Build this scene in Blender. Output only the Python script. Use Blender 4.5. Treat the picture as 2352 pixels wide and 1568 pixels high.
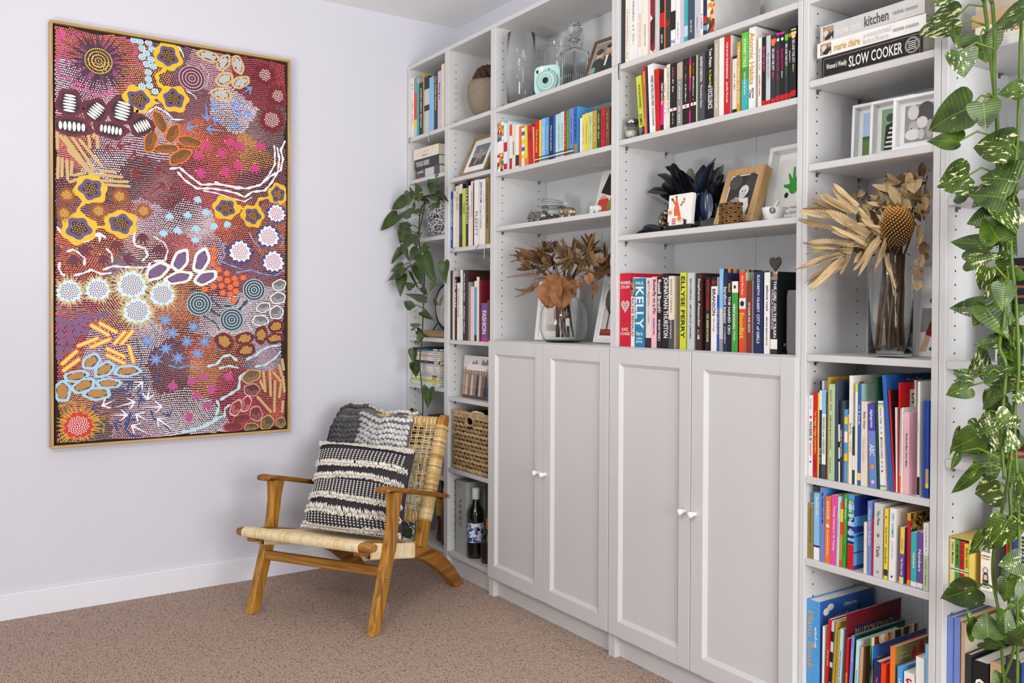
import bpy, bmesh, math, random
from mathutils import Vector, Matrix, Quaternion, noise
random.seed(7)
for _o in list(bpy.data.objects): bpy.data.objects.remove(_o, do_unlink=True)
SC = bpy.context.scene
COL = SC.collection
PI = math.pi
# ---------------------------------------------------------------- camera
CAMP = Vector((3.9905, -2.2077, 1.1782)); YAW, PITCH, ROLL = .9556, -.0131, .0045
_fw = Vector((-math.sin(YAW)*math.cos(PITCH), math.cos(YAW)*math.cos(PITCH), math.sin(PITCH)))
_rt = Vector((math.cos(YAW), math.sin(YAW), 0)); _up = _rt.cross(_fw)
_r2 = _rt*math.cos(ROLL)+_up*math.sin(ROLL); _u2 = _up*math.cos(ROLL)-_rt*math.sin(ROLL)
cd = bpy.data.cameras.new('camera'); cam = bpy.data.objects.new('camera', cd); COL.objects.link(cam)
cd.sensor_width = 36; cd.lens = 2057.16*36/2352
cd.shift_x = -(1276.71-1176)/2352; cd.shift_y = (745.63-784)/2352
cd.clip_start = .05
cam.matrix_world = Matrix(((_r2.x,_u2.x,-_fw.x,CAMP.x),(_r2.y,_u2.y,-_fw.y,CAMP.y),(_r2.z,_u2.z,-_fw.z,CAMP.z),(0,0,0,1)))
SC.camera = cam
# ---------------------------------------------------------------- light and exposure
wd = bpy.data.worlds.new('world'); SC.world = wd; wd.use_nodes = True
wd.node_tree.nodes['Background'].inputs[0].default_value = (.86,.9,1,1)
wd.node_tree.nodes['Background'].inputs[1].default_value = .5
SC.view_settings.view_transform = 'Standard'
try: SC.view_settings.look = 'None'
except Exception: pass
SC.view_settings.gamma = 1; SC.view_settings.use_curve_mapping = False
SC.view_settings.exposure = 0.1
def area_light(name, loc, target, sx, sy, energy, color):
    l = bpy.data.lights.new(name, 'AREA'); l.shape = 'RECTANGLE'; l.size = sx; l.size_y = sy
    l.energy = energy; l.color = color
    o = bpy.data.objects.new(name, l); COL.objects.link(o); o.location = loc
    o.rotation_euler = (Vector(target)-Vector(loc)).to_track_quat('-Z','Y').to_euler()
    return o
area_light('ceiling_light', (3.5,-2.9,2.5), (2.3,-1.1,.7), .7, .7, 36, (1,.98,.96))
area_light('ceiling_fill_light', (2.0,-2.9,1.1), (.9,-.9,2.6), .6, .6, 9, (1,.99,.98)).data.spread = math.radians(100)  # added fill, out of view: imitates flash bounced off the ceiling, no room lamp
area_light('window_light', (2.6,-4.4,1.45), (2.2,0,1.2), 3.2, 2.0, 9, (.93,.96,1))
area_light('side_window_light', (5.8,-1.35,1.1), (0,-1.3,.5), 1.9, 1.6, 116, (.97,.98,1))

# ---------------------------------------------------------------- helpers
def hexc(h):
    c = [int(h[i:i+2],16)/255 for i in (0,2,4)]
    return tuple((x/12.92 if x <= .04045 else ((x+.055)/1.055)**2.4) for x in c)+(1,)
_mats = {}
def mat(h, rough=.55, key='', metal=0, vary=.06, scale=30, bump=0, bscale=200, spec=.4, coat=0):
    """plain procedural material: base colour with a little noise variation"""
    k = (h, rough, key, metal, vary, scale, bump, bscale)
    if k in _mats: return _mats[k]
    m = bpy.data.materials.new('m_'+h+key); m.use_nodes = True
    nt = m.node_tree; b = nt.nodes['Principled BSDF']; c = hexc(h)
    b.inputs['Roughness'].default_value = rough; b.inputs['Metallic'].default_value = metal
    b.inputs['Specular IOR Level'].default_value = spec
    if coat: b.inputs['Coat Weight'].default_value = coat
    tc = nt.nodes.new('ShaderNodeTexCoord')
    n = nt.nodes.new('ShaderNodeTexNoise'); n.inputs['Scale'].default_value = scale; n.inputs['Detail'].default_value = 3
    nt.links.new(tc.outputs['Object'], n.inputs['Vector'])
    r = nt.nodes.new('ShaderNodeValToRGB')
    r.color_ramp.elements[0].position = .3; r.color_ramp.elements[1].position = .7
    r.color_ramp.elements[0].color = tuple(x*(1-vary) for x in c[:3])+(1,)
    r.color_ramp.elements[1].color = tuple(min(1,x*(1+vary)) for x in c[:3])+(1,)
    nt.links.new(n.outputs['Fac'], r.inputs[0]); nt.links.new(r.outputs[0], b.inputs['Base Color'])
    if bump:
        n2 = nt.nodes.new('ShaderNodeTexNoise'); n2.inputs['Scale'].default_value = bscale; n2.inputs['Detail'].default_value = 4
        nt.links.new(tc.outputs['Object'], n2.inputs['Vector'])
        bp = nt.nodes.new('ShaderNodeBump'); bp.inputs['Strength'].default_value = bump; bp.inputs['Distance'].default_value = .002
        nt.links.new(n2.outputs['Fac'], bp.inputs['Height']); nt.links.new(bp.outputs[0], b.inputs['Normal'])
    _mats[k] = m
    return m
def pattern_mat(cols, scale=60, rough=.5, stretch=(1,1,1), key=''):
    """Voronoi cells, each taking one of the given print colours"""
    k = ('pat', tuple(cols), scale, stretch, key)
    if k in _mats: return _mats[k]
    m = bpy.data.materials.new('m_pattern'); m.use_nodes = True
    nt = m.node_tree; b = nt.nodes['Principled BSDF']; b.inputs['Roughness'].default_value = rough
    tc = nt.nodes.new('ShaderNodeTexCoord'); mp = nt.nodes.new('ShaderNodeMapping'); mp.inputs['Scale'].default_value = stretch
    v = nt.nodes.new('ShaderNodeTexVoronoi'); v.inputs['Scale'].default_value = scale
    s = nt.nodes.new('ShaderNodeSeparateColor'); r = nt.nodes.new('ShaderNodeValToRGB')
    r.color_ramp.interpolation = 'CONSTANT'
    while len(r.color_ramp.elements) < len(cols): r.color_ramp.elements.new(.5)
    for i, c in enumerate(cols):
        r.color_ramp.elements[i].position = i/len(cols); r.color_ramp.elements[i].color = hexc(c)
    nt.links.new(tc.outputs['Object'], mp.inputs[0]); nt.links.new(mp.outputs[0], v.inputs['Vector'])
    nt.links.new(v.outputs['Color'], s.inputs[0]); nt.links.new(s.outputs[0], r.inputs[0]); nt.links.new(r.outputs[0], b.inputs['Base Color'])
    _mats[k] = m
    return m
def attr_mat(name, rough=.5, bump=0, bscale=300):
    """print or paint whose colours are stored per face"""
    k = ('attr', name)
    if k in _mats: return _mats[k]
    m = bpy.data.materials.new(name); m.use_nodes = True
    nt = m.node_tree; b = nt.nodes['Principled BSDF']; b.inputs['Roughness'].default_value = rough
    a = nt.nodes.new('ShaderNodeAttribute'); a.attribute_name = 'Col'
    nt.links.new(a.outputs['Color'], b.inputs['Base Color'])
    if bump:
        tc = nt.nodes.new('ShaderNodeTexCoord')
        n2 = nt.nodes.new('ShaderNodeTexNoise'); n2.inputs['Scale'].default_value = bscale
        nt.links.new(tc.outputs['Object'], n2.inputs['Vector'])
        bp = nt.nodes.new('ShaderNodeBump'); bp.inputs['Strength'].default_value = bump; bp.inputs['Distance'].default_value = .002
        nt.links.new(n2.outputs['Fac'], bp.inputs['Height']); nt.links.new(bp.outputs[0], b.inputs['Normal'])
    _mats[k] = m
    return m
def wood_mat(a, b_, key, axis=2, scale=9, rough=.42, dist=6):
    k = ('wood', a, b_, key, axis)
    if k in _mats: return _mats[k]
    m = bpy.data.materials.new('m_wood_'+key); m.use_nodes = True
    nt = m.node_tree; b = nt.nodes['Principled BSDF']; b.inputs['Roughness'].default_value = rough
    tc = nt.nodes.new('ShaderNodeTexCoord'); mp = nt.nodes.new('ShaderNodeMapping')
    s = [1,1,1]; s[axis] = .07; mp.inputs['Scale'].default_value = [x*scale for x in s]
    n = nt.nodes.new('ShaderNodeTexNoise'); n.inputs['Scale'].default_value = 6; n.inputs['Detail'].default_value = 6; n.inputs['Distortion'].default_value = dist*.1
    r = nt.nodes.new('ShaderNodeValToRGB')
    r.color_ramp.elements[0].position = .33; r.color_ramp.elements[0].color = hexc(a)
    r.color_ramp.elements[1].position = .68; r.color_ramp.elements[1].color = hexc(b_)
    nt.links.new(tc.outputs['Object'], mp.inputs[0]); nt.links.new(mp.outputs[0], n.inputs['Vector'])
    nt.links.new(n.outputs['Fac'], r.inputs[0]); nt.links.new(r.outputs[0], b.inputs['Base Color'])
    bp = nt.nodes.new('ShaderNodeBump'); bp.inputs['Strength'].default_value = .15; bp.inputs['Distance'].default_value = .001
    nt.links.new(n.outputs['Fac'], bp.inputs['Height']); nt.links.new(bp.outputs[0], b.inputs['Normal'])
    _mats[k] = m
    return m
def glass_mat(h='ffffff', rough=0.0, ior=1.45, key=''):
    k = ('glass', h, rough, key)
    if k in _mats: return _mats[k]
    m = bpy.data.materials.new('m_glass'+key); m.use_nodes = True
    b = m.node_tree.nodes['Principled BSDF']
    b.inputs['Base Color'].default_value = hexc(h); b.inputs['Roughness'].default_value = rough
    b.inputs['Transmission Weight'].default_value = 1; b.inputs['IOR'].default_value = ior
    _mats[k] = m
    return m

class MB:
    """collects faces and builds one mesh object"""
    def __init__(s): s.v=[]; s.f=[]; s.mi=[]; s.sm=[]; s.col=[]; s.T=None
    def vert(s, p):
        p = Vector(p)
        if s.T is not None: p = s.T @ p
        s.v.append(p); return len(s.v)-1
    def face(s, idx, m=0, smooth=False, col=None): s.f.append(tuple(idx)); s.mi.append(m); s.sm.append(smooth); s.col.append(col)
    def poly(s, pts, m=0, col=None, smooth=False): s.face([s.vert(p) for p in pts], m, smooth, col)
    def box(s, x0,x1,y0,y1,z0,z1, m=0, col=None, bev=0):
        if bev:
            b = min(bev, abs(x1-x0)*.45, abs(y1-y0)*.45, abs(z1-z0)*.45)
            for (a0,a1,ax) in ((x0,x1,0),(y0,y1,1),(z0,z1,2)): pass
            lo = (x0,y0,z0); hi = (x1,y1,z1); idx = {}
            for cx in (0,1):
                for cy in (0,1):
                    for cz in (0,1):
                        c = (cx,cy,cz)
                        for ax in range(3):
                            p = [hi[i] if c[i] else lo[i] for i in range(3)]
                            for i in range(3):
                                if i != ax: p[i] += -b if c[i] else b
                            idx[(c,ax)] = s.vert(p)
            def cc(ax, a, u, v):
                c = [0,0,0]; c[ax]=a; c[(ax+1)%3]=u; c[(ax+2)%3]=v; return tuple(c)
            for ax in range(3):
                for a in (0,1):
                    q = [idx[(cc(ax,a,u,v),ax)] for u,v in ((0,0),(1,0),(1,1),(0,1))]
                    s.face(q if a else q[::-1], m, False, col)
            for ax in range(3):
                for u in (0,1):
                    for v in (0,1):
                        A, B = cc(ax,0,u,v), cc(ax,1,u,v); i, j = (ax+1)%3, (ax+2)%3
                        q = [idx[(A,i)], idx[(B,i)], idx[(B,j)], idx[(A,j)]]
                        s.face(q if (u==v) == False else q[::-1], m, False, col)
            for c in [(a,b_,d) for a in (0,1) for b_ in (0,1) for d in (0,1)]:
                q = [idx[(c,0)], idx[(c,1)], idx[(c,2)]]
                s.face(q if sum(c)%2 else q[::-1], m, False, col)
            return
        i = [s.vert(p) for p in ((x0,y0,z0),(x1,y0,z0),(x1,y1,z0),(x0,y1,z0),(x0,y0,z1),(x1,y0,z1),(x1,y1,z1),(x0,y1,z1))]
        for q in ((0,3,2,1),(4,5,6,7),(0,1,5,4),(1,2,6,5),(2,3,7,6),(3,0,4,7)): s.face([i[k] for k in q], m, False, col)
    def ring(s, c, u, v, r, n, ry=None, ph=0):
        ry = r if ry is None else ry
        return [s.vert(Vector(c)+Vector(u)*(r*math.cos(ph+2*PI*k/n))+Vector(v)*(ry*math.sin(ph+2*PI*k/n))) for k in range(n)]
    def tube(s, pts, r, n=6, m=0, cap=True, col=None, flat=1.0, up0=None):
        pts = [Vector(p) for p in pts]
        rr = r if isinstance(r,(list,tuple)) else [r]*len(pts)
        prev=None; up=None
        for i,p in enumerate(pts):
            t = (pts[min(i+1,len(pts)-1)]-pts[max(i-1,0)])
            if t.length < 1e-9: t = Vector((0,0,1))
            t.normalize()
            if up is None:
                a = Vector(up0) if up0 is not None else (Vector((0,0,1)) if abs(t.z)<.9 else Vector((1,0,0)))
                up = a-t*a.dot(t); up.normalize()
            else:
                up = up-t*up.dot(t)
                if up.length<1e-6: up = t.orthogonal()
                up.normalize()
            sd = t.cross(up)
            R = s.ring(p, sd, up, rr[i], n, rr[i]*flat)
            if prev:
                for k in range(n): s.face((prev[k],prev[(k+1)%n],R[(k+1)%n],R[k]), m, True, col)
            elif cap: s.face(R[::-1], m, False, col)
            prev=R
        if cap: s.face(prev, m, False, col)
    def lathe(s, prof, n=24, m=0, c=(0,0,0), smooth=True, col=None, sq=0):
        """profile [(r,z)] about z; sq>0 squares the section"""
        rows=[]
        for r,z in prof:
            row=[]
            for k in range(n):
                a=2*PI*k/n; ca,sa=math.cos(a),math.sin(a); q=1
                if sq: q = 1/((abs(ca)**sq+abs(sa)**sq)**(1/sq))
                row.append(s.vert((c[0]+r*ca*q, c[1]+r*sa*q, c[2]+z)))
            rows.append(row)
        for a,b in zip(rows,rows[1:]):
            for k in range(n): s.face((a[k],a[(k+1)%n],b[(k+1)%n],b[k]), m, smooth, col)
        if prof[0][0] > 1e-5: s.face(rows[0][::-1], m, False, col)
        if prof[-1][0] > 1e-5: s.face(rows[-1], m, False, col)
    def ball(s, c, r, n=8, k=5, m=0, sc=(1,1,1), col=None, M=None):
        rows=[]
        for i in range(k+1):
            t=PI*i/k; row=[]
            for j in range(n):
                p = Vector((math.sin(t)*math.cos(2*PI*j/n)*sc[0], math.sin(t)*math.sin(2*PI*j/n)*sc[1], -math.cos(t)*sc[2]))*r
                if M is not None: p = M @ p
                row.append(s.vert(p+Vector(c)))
            rows.append(row)
        for a,b in zip(rows,rows[1:]):
            for j in range(n): s.face((a[j],a[(j+1)%n],b[(j+1)%n],b[j]), m, True, col)
    def grid(s, fn, nu, nv, m=0, smooth=True, colfn=None, close_u=False):
        id_=[[s.vert(fn(i/nu,j/nv)) for j in range(nv+1)] for i in range(nu+(0 if close_u else 1))]
        for i in range(nu):
            for j in range(nv):
                a=id_[i]; b=id_[(i+1)%len(id_)]
                s.face((a[j],b[j],b[j+1],a[j+1]), m, smooth, colfn((i+.5)/nu,(j+.5)/nv) if colfn else None)
    def prism(s, pts, d, m=0, col=None):
        """closed outline (3-D points) extruded by vector d"""
        d=Vector(d); a=[s.vert(p) for p in pts]; b=[s.vert(Vector(p)+d) for p in pts]; n=len(pts)
        s.face(a[::-1],m,False,col); s.face(b,m,False,col)
        for k in range(n): s.face((a[k],a[(k+1)%n],b[(k+1)%n],b[k]),m,False,col)
    def mesh(s, name, mats):
        me = bpy.data.meshes.new(name); me.from_pydata([tuple(p) for p in s.v], [], s.f)
        for m in (mats if isinstance(mats,(list,tuple)) else [mats]): me.materials.append(m)
        me.polygons.foreach_set('material_index', s.mi); me.polygons.foreach_set('use_smooth', s.sm)
        if any(c is not None for c in s.col):
            ca = me.color_attributes.new('Col','FLOAT_COLOR','CORNER'); buf=[]
            for p,c in zip(s.f,s.col): buf += list(c or (1,1,1,1))*len(p)
            ca.data.foreach_set('color', buf)
        me.update(); return me
    def build(s, name, mats, parent=None, kind=None, fix=False, label=None):
        me = s.mesh(name, mats)
        if fix:
            bm = bmesh.new(); bm.from_mesh(me); bmesh.ops.remove_doubles(bm, verts=bm.verts, dist=1e-6)
            bmesh.ops.recalc_face_normals(bm, faces=bm.faces); bm.to_mesh(me); bm.free()
        return link(name, me, parent, kind, label)
def link(name, me, parent=None, kind=None, label=None):
    o = bpy.data.objects.new(name, me); COL.objects.link(o)
    if parent is not None: o.parent = parent
    if kind: o['kind'] = kind
    if label: o['label'] = label
    return o
def tag(o, label, cat, group=None):
    o['label'] = label; o['category'] = cat
    if group: o['group'] = group
    return o
def thing(name, label, cat, loc=(0,0,0), rot=(0,0,0), group=None):
    o = bpy.data.objects.new(name, None); COL.objects.link(o); o.empty_display_size = .05
    o.location = loc; o.rotation_euler = rot
    return tag(o, label, cat, group)
def struct(o): o['kind'] = 'structure'; return o
# flat lettering (built-in font) laid on a surface
_txt = {}
def text_geo(s, bold=0, shear=0):
    k = (s,bold,shear)
    if k not in _txt:
        cu = bpy.data.curves.new('t','FONT'); cu.body = s; cu.resolution_u = 2; cu.offset = bold; cu.shear = shear
        o = bpy.data.objects.new('t',cu); me = bpy.data.meshes.new_from_object(o)
        V = [v.co.copy() for v in me.vertices]; F = [tuple(p.vertices) for p in me.polygons]
        bpy.data.objects.remove(o); bpy.data.curves.remove(cu); bpy.data.meshes.remove(me)
        if not V: V=[Vector((0,0,0))]
        x0=min(v.x for v in V); x1=max(v.x for v in V); y0=min(v.y for v in V); y1=max(v.y for v in V)
        _txt[k] = ([((v.x-(x0+x1)/2),(v.y-(y0+y1)/2)) for v in V], F, max(x1-x0,1e-4), max(y1-y0,1e-4))
    return _txt[k]
def put_text(mb, s, c, ux, uy, maxw, maxh, m=0, bold=.012, shear=0, stretch=1.35):
    """text centred at c, running along ux with letters upright along uy; fills maxw x maxh"""
    ux=Vector(ux); uy=Vector(uy); c=Vector(c)
    if s[0] == '~':          # print too small to read: a run of letter-sized dashes
        n=int(s[1:] or 12); r_=random.Random(n*7+int(maxw*1e5)); lw=min(maxw/n,maxh*1.1); x=-lw*n/2
        for k in range(n):
            if r_.random()>.16:
                a=lw*r_.uniform(.5,.85); hh=maxh*r_.choice((.42,.5,.7)); lo=-maxh*.35
                mb.poly([c+ux*x+uy*lo,c+ux*(x+a)+uy*lo,c+ux*(x+a)+uy*(lo+hh),c+ux*x+uy*(lo+hh)],m)
            x+=lw
        return
    V,F,w,h = text_geo(s,bold,shear)
    sy = maxh/h; sx = maxw/w
    if sx > sy*stretch: sx = sy*stretch
    if sy > sx*2.4: sy = sx*2.4
    ids=[mb.vert(c+ux*(x*sx)+uy*(y*sy)) for x,y in V]
    for f in F: mb.face([ids[i] for i in f], m)
# ---------------------------------------------------------------- the room
H = 2.606; RX = 5.9; RY = -4.6
M_wall = mat('d6d6de', .85, 'wall', vary=.012, scale=2.5, bump=.05, bscale=260, spec=.2)
M_ceil = mat('f0f0f0', .9, 'ceil', vary=.01, scale=3, spec=.2)
M_trim = mat('e4e4ea', .5, 'trim', vary=.01, scale=4)
def wall(name, x0,x1,y0,y1,z0=0,z1=H,m=None):
    b=MB(); b.box(x0,x1,y0,y1,z0,z1); return struct(b.build(name, m or M_wall))
wall('wall_left', -.12,0, RY-.12,.12)
wall('wall_back', 0,RX, 0,.12)
# right and front walls with the window openings that the daylight comes through
b=MB(); b.box(RX,RX+.12,RY,0,0,.3); b.box(RX,RX+.12,RY,0,2.3,H); b.box(RX,RX+.12,RY,-2.4,.3,2.3); b.box(RX,RX+.12,-.3,0,.3,2.3)
struct(b.build('wall_right', M_wall))
b=MB(); b.box(0,RX,RY-.12,RY,0,.4); b.box(0,RX,RY-.12,RY,2.5,H); b.box(0,.9,RY-.12,RY,.4,2.5); b.box(4.3,RX,RY-.12,RY,.4,2.5)
struct(b.build('wall_front', M_wall))
def ceil_floor():
    b=MB(); b.box(-.12,RX+.12,RY-.12,.12,H,H+.1); struct(b.build('ceiling', M_ceil))
    m = bpy.data.materials.new('m_carpet'); m.use_nodes=True; nt=m.node_tree; bs=nt.nodes['Principled BSDF']
    bs.inputs['Roughness'].default_value=1; bs.inputs['Specular IOR Level'].default_value=.1
    tc=nt.nodes.new('ShaderNodeTexCoord'); mp=nt.nodes.new('ShaderNodeMapping')
    mp.inputs['Rotation'].default_value=(0,0,math.radians(0)); mp.inputs['Scale'].default_value=(95,210,1)
    nt.links.new(tc.outputs['Object'],mp.inputs[0])
    v=nt.nodes.new('ShaderNodeTexVoronoi'); v.inputs['Scale'].default_value=1.0; v.inputs['Randomness'].default_value=.75
    nt.links.new(mp.outputs[0],v.inputs['Vector'])
    n=nt.nodes.new('ShaderNodeTexNoise'); n.inputs['Scale'].default_value=420; n.inputs['Detail'].default_value=2
    nt.links.new(tc.outputs['Object'],n.inputs['Vector'])
    n3=nt.nodes.new('ShaderNodeTexNoise'); n3.inputs['Scale'].default_value=2.2; n3.inputs['Detail'].default_value=2
    nt.links.new(tc.outputs['Object'],n3.inputs['Vector'])
    r=nt.nodes.new('ShaderNodeValToRGB'); e=r.color_ramp.elements
    e[0].position=.0; e[0].color=hexc('d8c2b3'); e[1].position=.85; e[1].color=hexc('97826f')
    x=e.new(.5); x.color=hexc('cbb2a2')
    nt.links.new(v.outputs['Distance'],r.inputs[0])
    mx=nt.nodes.new('ShaderNodeMix'); mx.data_type='RGBA'; mx.blend_type='MULTIPLY'; mx.inputs['Factor'].default_value=.75
    r2=nt.nodes.new('ShaderNodeValToRGB'); r2.color_ramp.elements[0].position=.32; r2.color_ramp.elements[0].color=(.62,.6,.58,1); r2.color_ramp.elements[1].position=.62; r2.color_ramp.elements[1].color=(1,1,1,1)
    nt.links.new(n.outputs['Fac'],r2.inputs[0]); nt.links.new(r.outputs[0],mx.inputs['A']); nt.links.new(r2.outputs[0],mx.inputs['B'])
    nt.links.new(mx.outputs['Result'],bs.inputs['Base Color'])
    mt=nt.nodes.new('ShaderNodeMath'); mt.operation='SUBTRACT'; mt.inputs[0].default_value=1; nt.links.new(v.outputs['Distance'],mt.inputs[1])
    bp=nt.nodes.new('ShaderNodeBump'); bp.inputs['Strength'].default_value=.9; bp.inputs['Distance'].default_value=.006
    nt.links.new(mt.outputs[0],bp.inputs['Height']); nt.links.new(bp.outputs[0],bs.inputs['Normal'])
    b=MB(); b.box(-.12,RX+.12,RY-.12,.12,-.1,0); struct(b.build('floor', m))
ceil_floor()
b=MB(); b.box(0,.015,RY,0,0,.092); b.box(.0,.011,RY,0,.092,.1); struct(b.build('baseboard_left', M_trim))
b=MB(); b.box(.015,RX,-.012,0,0,.095); struct(b.build('baseboard_back', M_trim))

# ---------------------------------------------------------------- bookcases
M_case = mat('cdcdcc', .42, 'case', vary=.008, scale=5)
M_back = mat('cdcfd0', .5, 'caseback', vary=.008, scale=5)
M_hole = mat('262626', .8, 'hole')
M_steel = mat('8b8b88', .3, 'steel', metal=1)
X0 = .0037; D = .28; T = .018; BW = [.4,.4,.8,.8,.4,.8]
UX = [X0+sum(BW[:i]) for i in range(6)]
G = .0006
SHELF = {
 'A':[1.815,1.53,1.06,.834,.645,.43], 'B':[1.776,1.466,1.056,.801,.481],
 'C':[1.756,1.532,1.066], 'D':[1.764,1.442,1.066],
 'E':[1.798,1.577,1.071,.744,.524], 'F':[1.785,1.447,1.071,.843,.551] }
def panel(name, x0,x1,y0,y1,z0,z1, parent, m=None):
    b=MB(); b.box(x0,x1,y0,y1,z0,z1,bev=.0012); return b.build(name, m or M_case, parent)
def holes(x, z0, z1, parent, sgn, skip):
    b=MB()
    for yy in (-D+.037, -.062):
        z=z0
        while z<z1:
            if all(abs(z-s)>.014 for s in skip):
                c=(x,yy,z); b.face(b.ring(c,(0,1,0),(0,0,sgn),.0026,8),0)
            z+=.032
    return b.build('peg_holes', M_hole, parent, 'stuff')
def shelf_pins(zs, xl, parent):
    for z in zs:
        for yy in (-D+.037,-.062):
            b=MB(); b.tube([(xl+.001,yy,z-T-.004),(xl+.011,yy,z-T-.004)],.0028,6); b.box(xl+.001,xl+.003,yy-.004,yy+.004,z-T-.012,z-T-.001)
            b.build('shelf_pin', M_steel, parent)
labs = {'A':'narrow white bookcase in the corner beside the painting wall','B':'narrow white bookcase holding the wicker basket and wine bottle',
 'C':'wide white bookcase with two doors below the round dried flower vase','D':'wide white bookcase with two doors below the counter row of books',
 'E':'narrow white bookcase full of picture books beneath the tall vase','F':'white bookcase behind the long trailing variegated vine'}
elabs = {k:v for k,v in zip('ABCDEF',['white height extension on the corner bookcase, holding cookbooks','white height extension holding the pine cone bowl','white height extension holding the decanter and glass vases',
 'white height extension holding the row of tall cookbooks','white height extension above the three stacked lying cookbooks','white height extension above the trailing variegated vine'])}
for i,u in enumerate('ABCDEF'):
    x0=UX[i]; x1=x0+BW[i]; zb=2.02
    root=thing('bookcase', labs[u], 'bookcase', (0,0,0), group='white bookcases along the wall'); 
    panel('side_panel', x0+G,x0+T, -D,-.013, 0,zb, root); panel('side_panel', x1-T,x1-G, -D,-.013, 0,zb, root)
    b=MB(); hx=(x0+x1)/2; b.box(x0+T*.5,hx-.0008,-.013-.004,-.0135,.085,zb); b.box(hx+.0008,x1-T*.5,-.013-.004,-.0135,.085,zb); b.box(hx-.0008,hx+.0008,-.0158,-.0135,.085,zb)
    b.build('back_panel', M_back, root)
    panel('top_panel', x0+T,x1-T, -D+.001,-.018, zb-T,zb, root)
    panel('bottom_panel', x0+T,x1-T, -D+.001,-.018, .103-T,.103, root)
    panel('plinth', x0+T,x1-T, -D+.022,-D+.037, 0,.085, root)
    for z in SHELF[u]: panel('shelf', x0+T+.0005,x1-T-.0005, -D+.002,-.019, z-T,z, root)
    if u in 'CD':
        for z in (.55,): panel('shelf', x0+T+.0005,x1-T-.0005, -D+.03,-.019, z-T,z, root)
    z1h = 2.0
    holes(x0+T+.0006, .16, z1h, root, 1, SHELF[u]); holes(x1-T-.0006, .16, z1h, root, -1, SHELF[u])
    shelf_pins(SHELF[u][:-1] if u in 'CD' else SHELF[u], x0+T, root)
    e=thing('bookcase_extension', elabs[u], 'bookcase', (0,0,2.02+.0006), group='bookcase height extensions')
    panel('side_panel', x0+G,x0+T, -D,-.013, 0,.35, e); panel('side_panel', x1-T,x1-G, -D,-.013, 0,.35, e)
    panel('back_panel', x0+T*.5,x1-T*.5, -.017,-.0135, .0,.35, e, M_back)
    panel('top_panel', x0+T,x1-T, -D+.001,-.018, .35-T,.35, e)
    holes(x0+T+.0006,.08,.29,e,1,[]); holes(x1-T-.0006,.08,.29,e,-1,[])
    if u in 'BC': b=MB(); b.tube([(x0+T+.0005,-D+.037,.012),(x0+T+.006,-D+.037,.012)],.006,10); b.tube([(x0+T+.006,-D+.037,.012),(x0+T+.0075,-D+.037,.012)],.0035,6); b.build('cam_bolt', M_steel, e)
    if u in 'CD':
        dz0,dz1=.087,1.062; mid=(x0+x1)/2
        for s,(a,c) in enumerate(((x0+.002,mid-.0015),(mid+.0015,x1-.002))):
            d=thing('door','', 'x'); d.parent=root; d.location=(0,0,0)
            for kk in ('label','category'): del d[kk]
            yf=-D-.0185; yb=-D-.0005; R_=.052; BV=.012; dp=.0105
            b=MB()
            # stiles and rails
            b.box(a,a+R_,yf,yb,dz0,dz1,bev=.001); b.box(c-R_,c,yf,yb,dz0,dz1,bev=.001)
            b.box(a+R_,c-R_,yf,yb,dz0,dz0+R_); b.box(a+R_,c-R_,yf,yb,dz1-R_,dz1)
            fr=b.build('door_frame', M_case, d)
            b=MB(); xi0,xi1,zi0,zi1=a+R_,c-R_,dz0+R_,dz1-R_
            o=[(xi0,yf,zi0),(xi1,yf,zi0),(xi1,yf,zi1),(xi0,yf,zi1)]; n=[(xi0+BV,yf+dp,zi0+BV),(xi1-BV,yf+dp,zi0+BV),(xi1-BV,yf+dp,zi1-BV),(xi0+BV,yf+dp,zi1-BV)]
            for k in range(4): b.poly([o[k],o[(k+1)%4],n[(k+1)%4],n[k]])
            b.poly(n); b.box(xi0,xi1,yf+dp+.002,yb,zi0,zi1)
            b.build('door_panel', M_case, d)
            kx=(c-.021) if s==0 else (a+.021); kz=.572
            b=MB(); T0=Matrix.Translation((kx,yf,kz))@Matrix.Rotation(PI/2,4,'X'); b.T=T0
            b.lathe([(.007,0),(.0065,.006),(.007,.012),(.0088,.016),(.0095,.026),(.009,.0285),(.0001,.029)],16)
            b.build('knob', mat('f2f2f0',.3,'knob'), d)
# ---------------------------------------------------------------- books: (x, width, height, depth, spine y, lean) in mm and degrees
CN = {'white': 'e9e8e4', 'cream': 'e3d8c4', 'ivory': 'efe6d6', 'pale grey': 'c9c8c6', 'grey': '8e8d8b', 'dark grey': '4a4a4e', 'charcoal': '2e2f33', 'black': '161617', 'red': 'c5161d', 'crimson': 'c8102e', 'dark red': '6e1420', 'orange red': 'e5401f', 'orange': 'e8762b', 'peach': 'ecb48e', 'tan': 'bfa079', 'beige': 'b8ab97', 'brown': '6b4a2f', 'dark brown': '3a1f1a', 'rust': '7d2f1d', 'mustard': 'b8952f', 'olive': '8d7f45', 'yellow': 'e5cf3a', 'gold': 'cf9b2a', 'lime': 'c6d045', 'lemon': 'ded58f', 'yellow green': 'ccd334', 'pale green': 'b9cfa3', 'green': '3f9b3b', 'bright green': '5cc03c', 'dark green': '1d4a33', 'mint': 'a9d4c8', 'teal': '1f7fa6', 'turquoise': '35b0ad', 'aqua': 'b7dbe0', 'light blue': '83bce6', 'sky blue': '4f9bd9', 'blue': '2c62ae', 'royal blue': '2147a4', 'navy': '1b2a55', 'slate': '3f4c5c', 'periwinkle': '6f84c9', 'lavender': 'c9bfd2', 'purple': '6d4a94', 'violet': '4a4aa8', 'indigo': '2b1f55', 'pink': 'ecb9c6', 'hot pink': 'dd4f9b', 'magenta': 'd6187f', 'pale pink': 'e6cfc9', 'silver': 'c3c6ca'}
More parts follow.
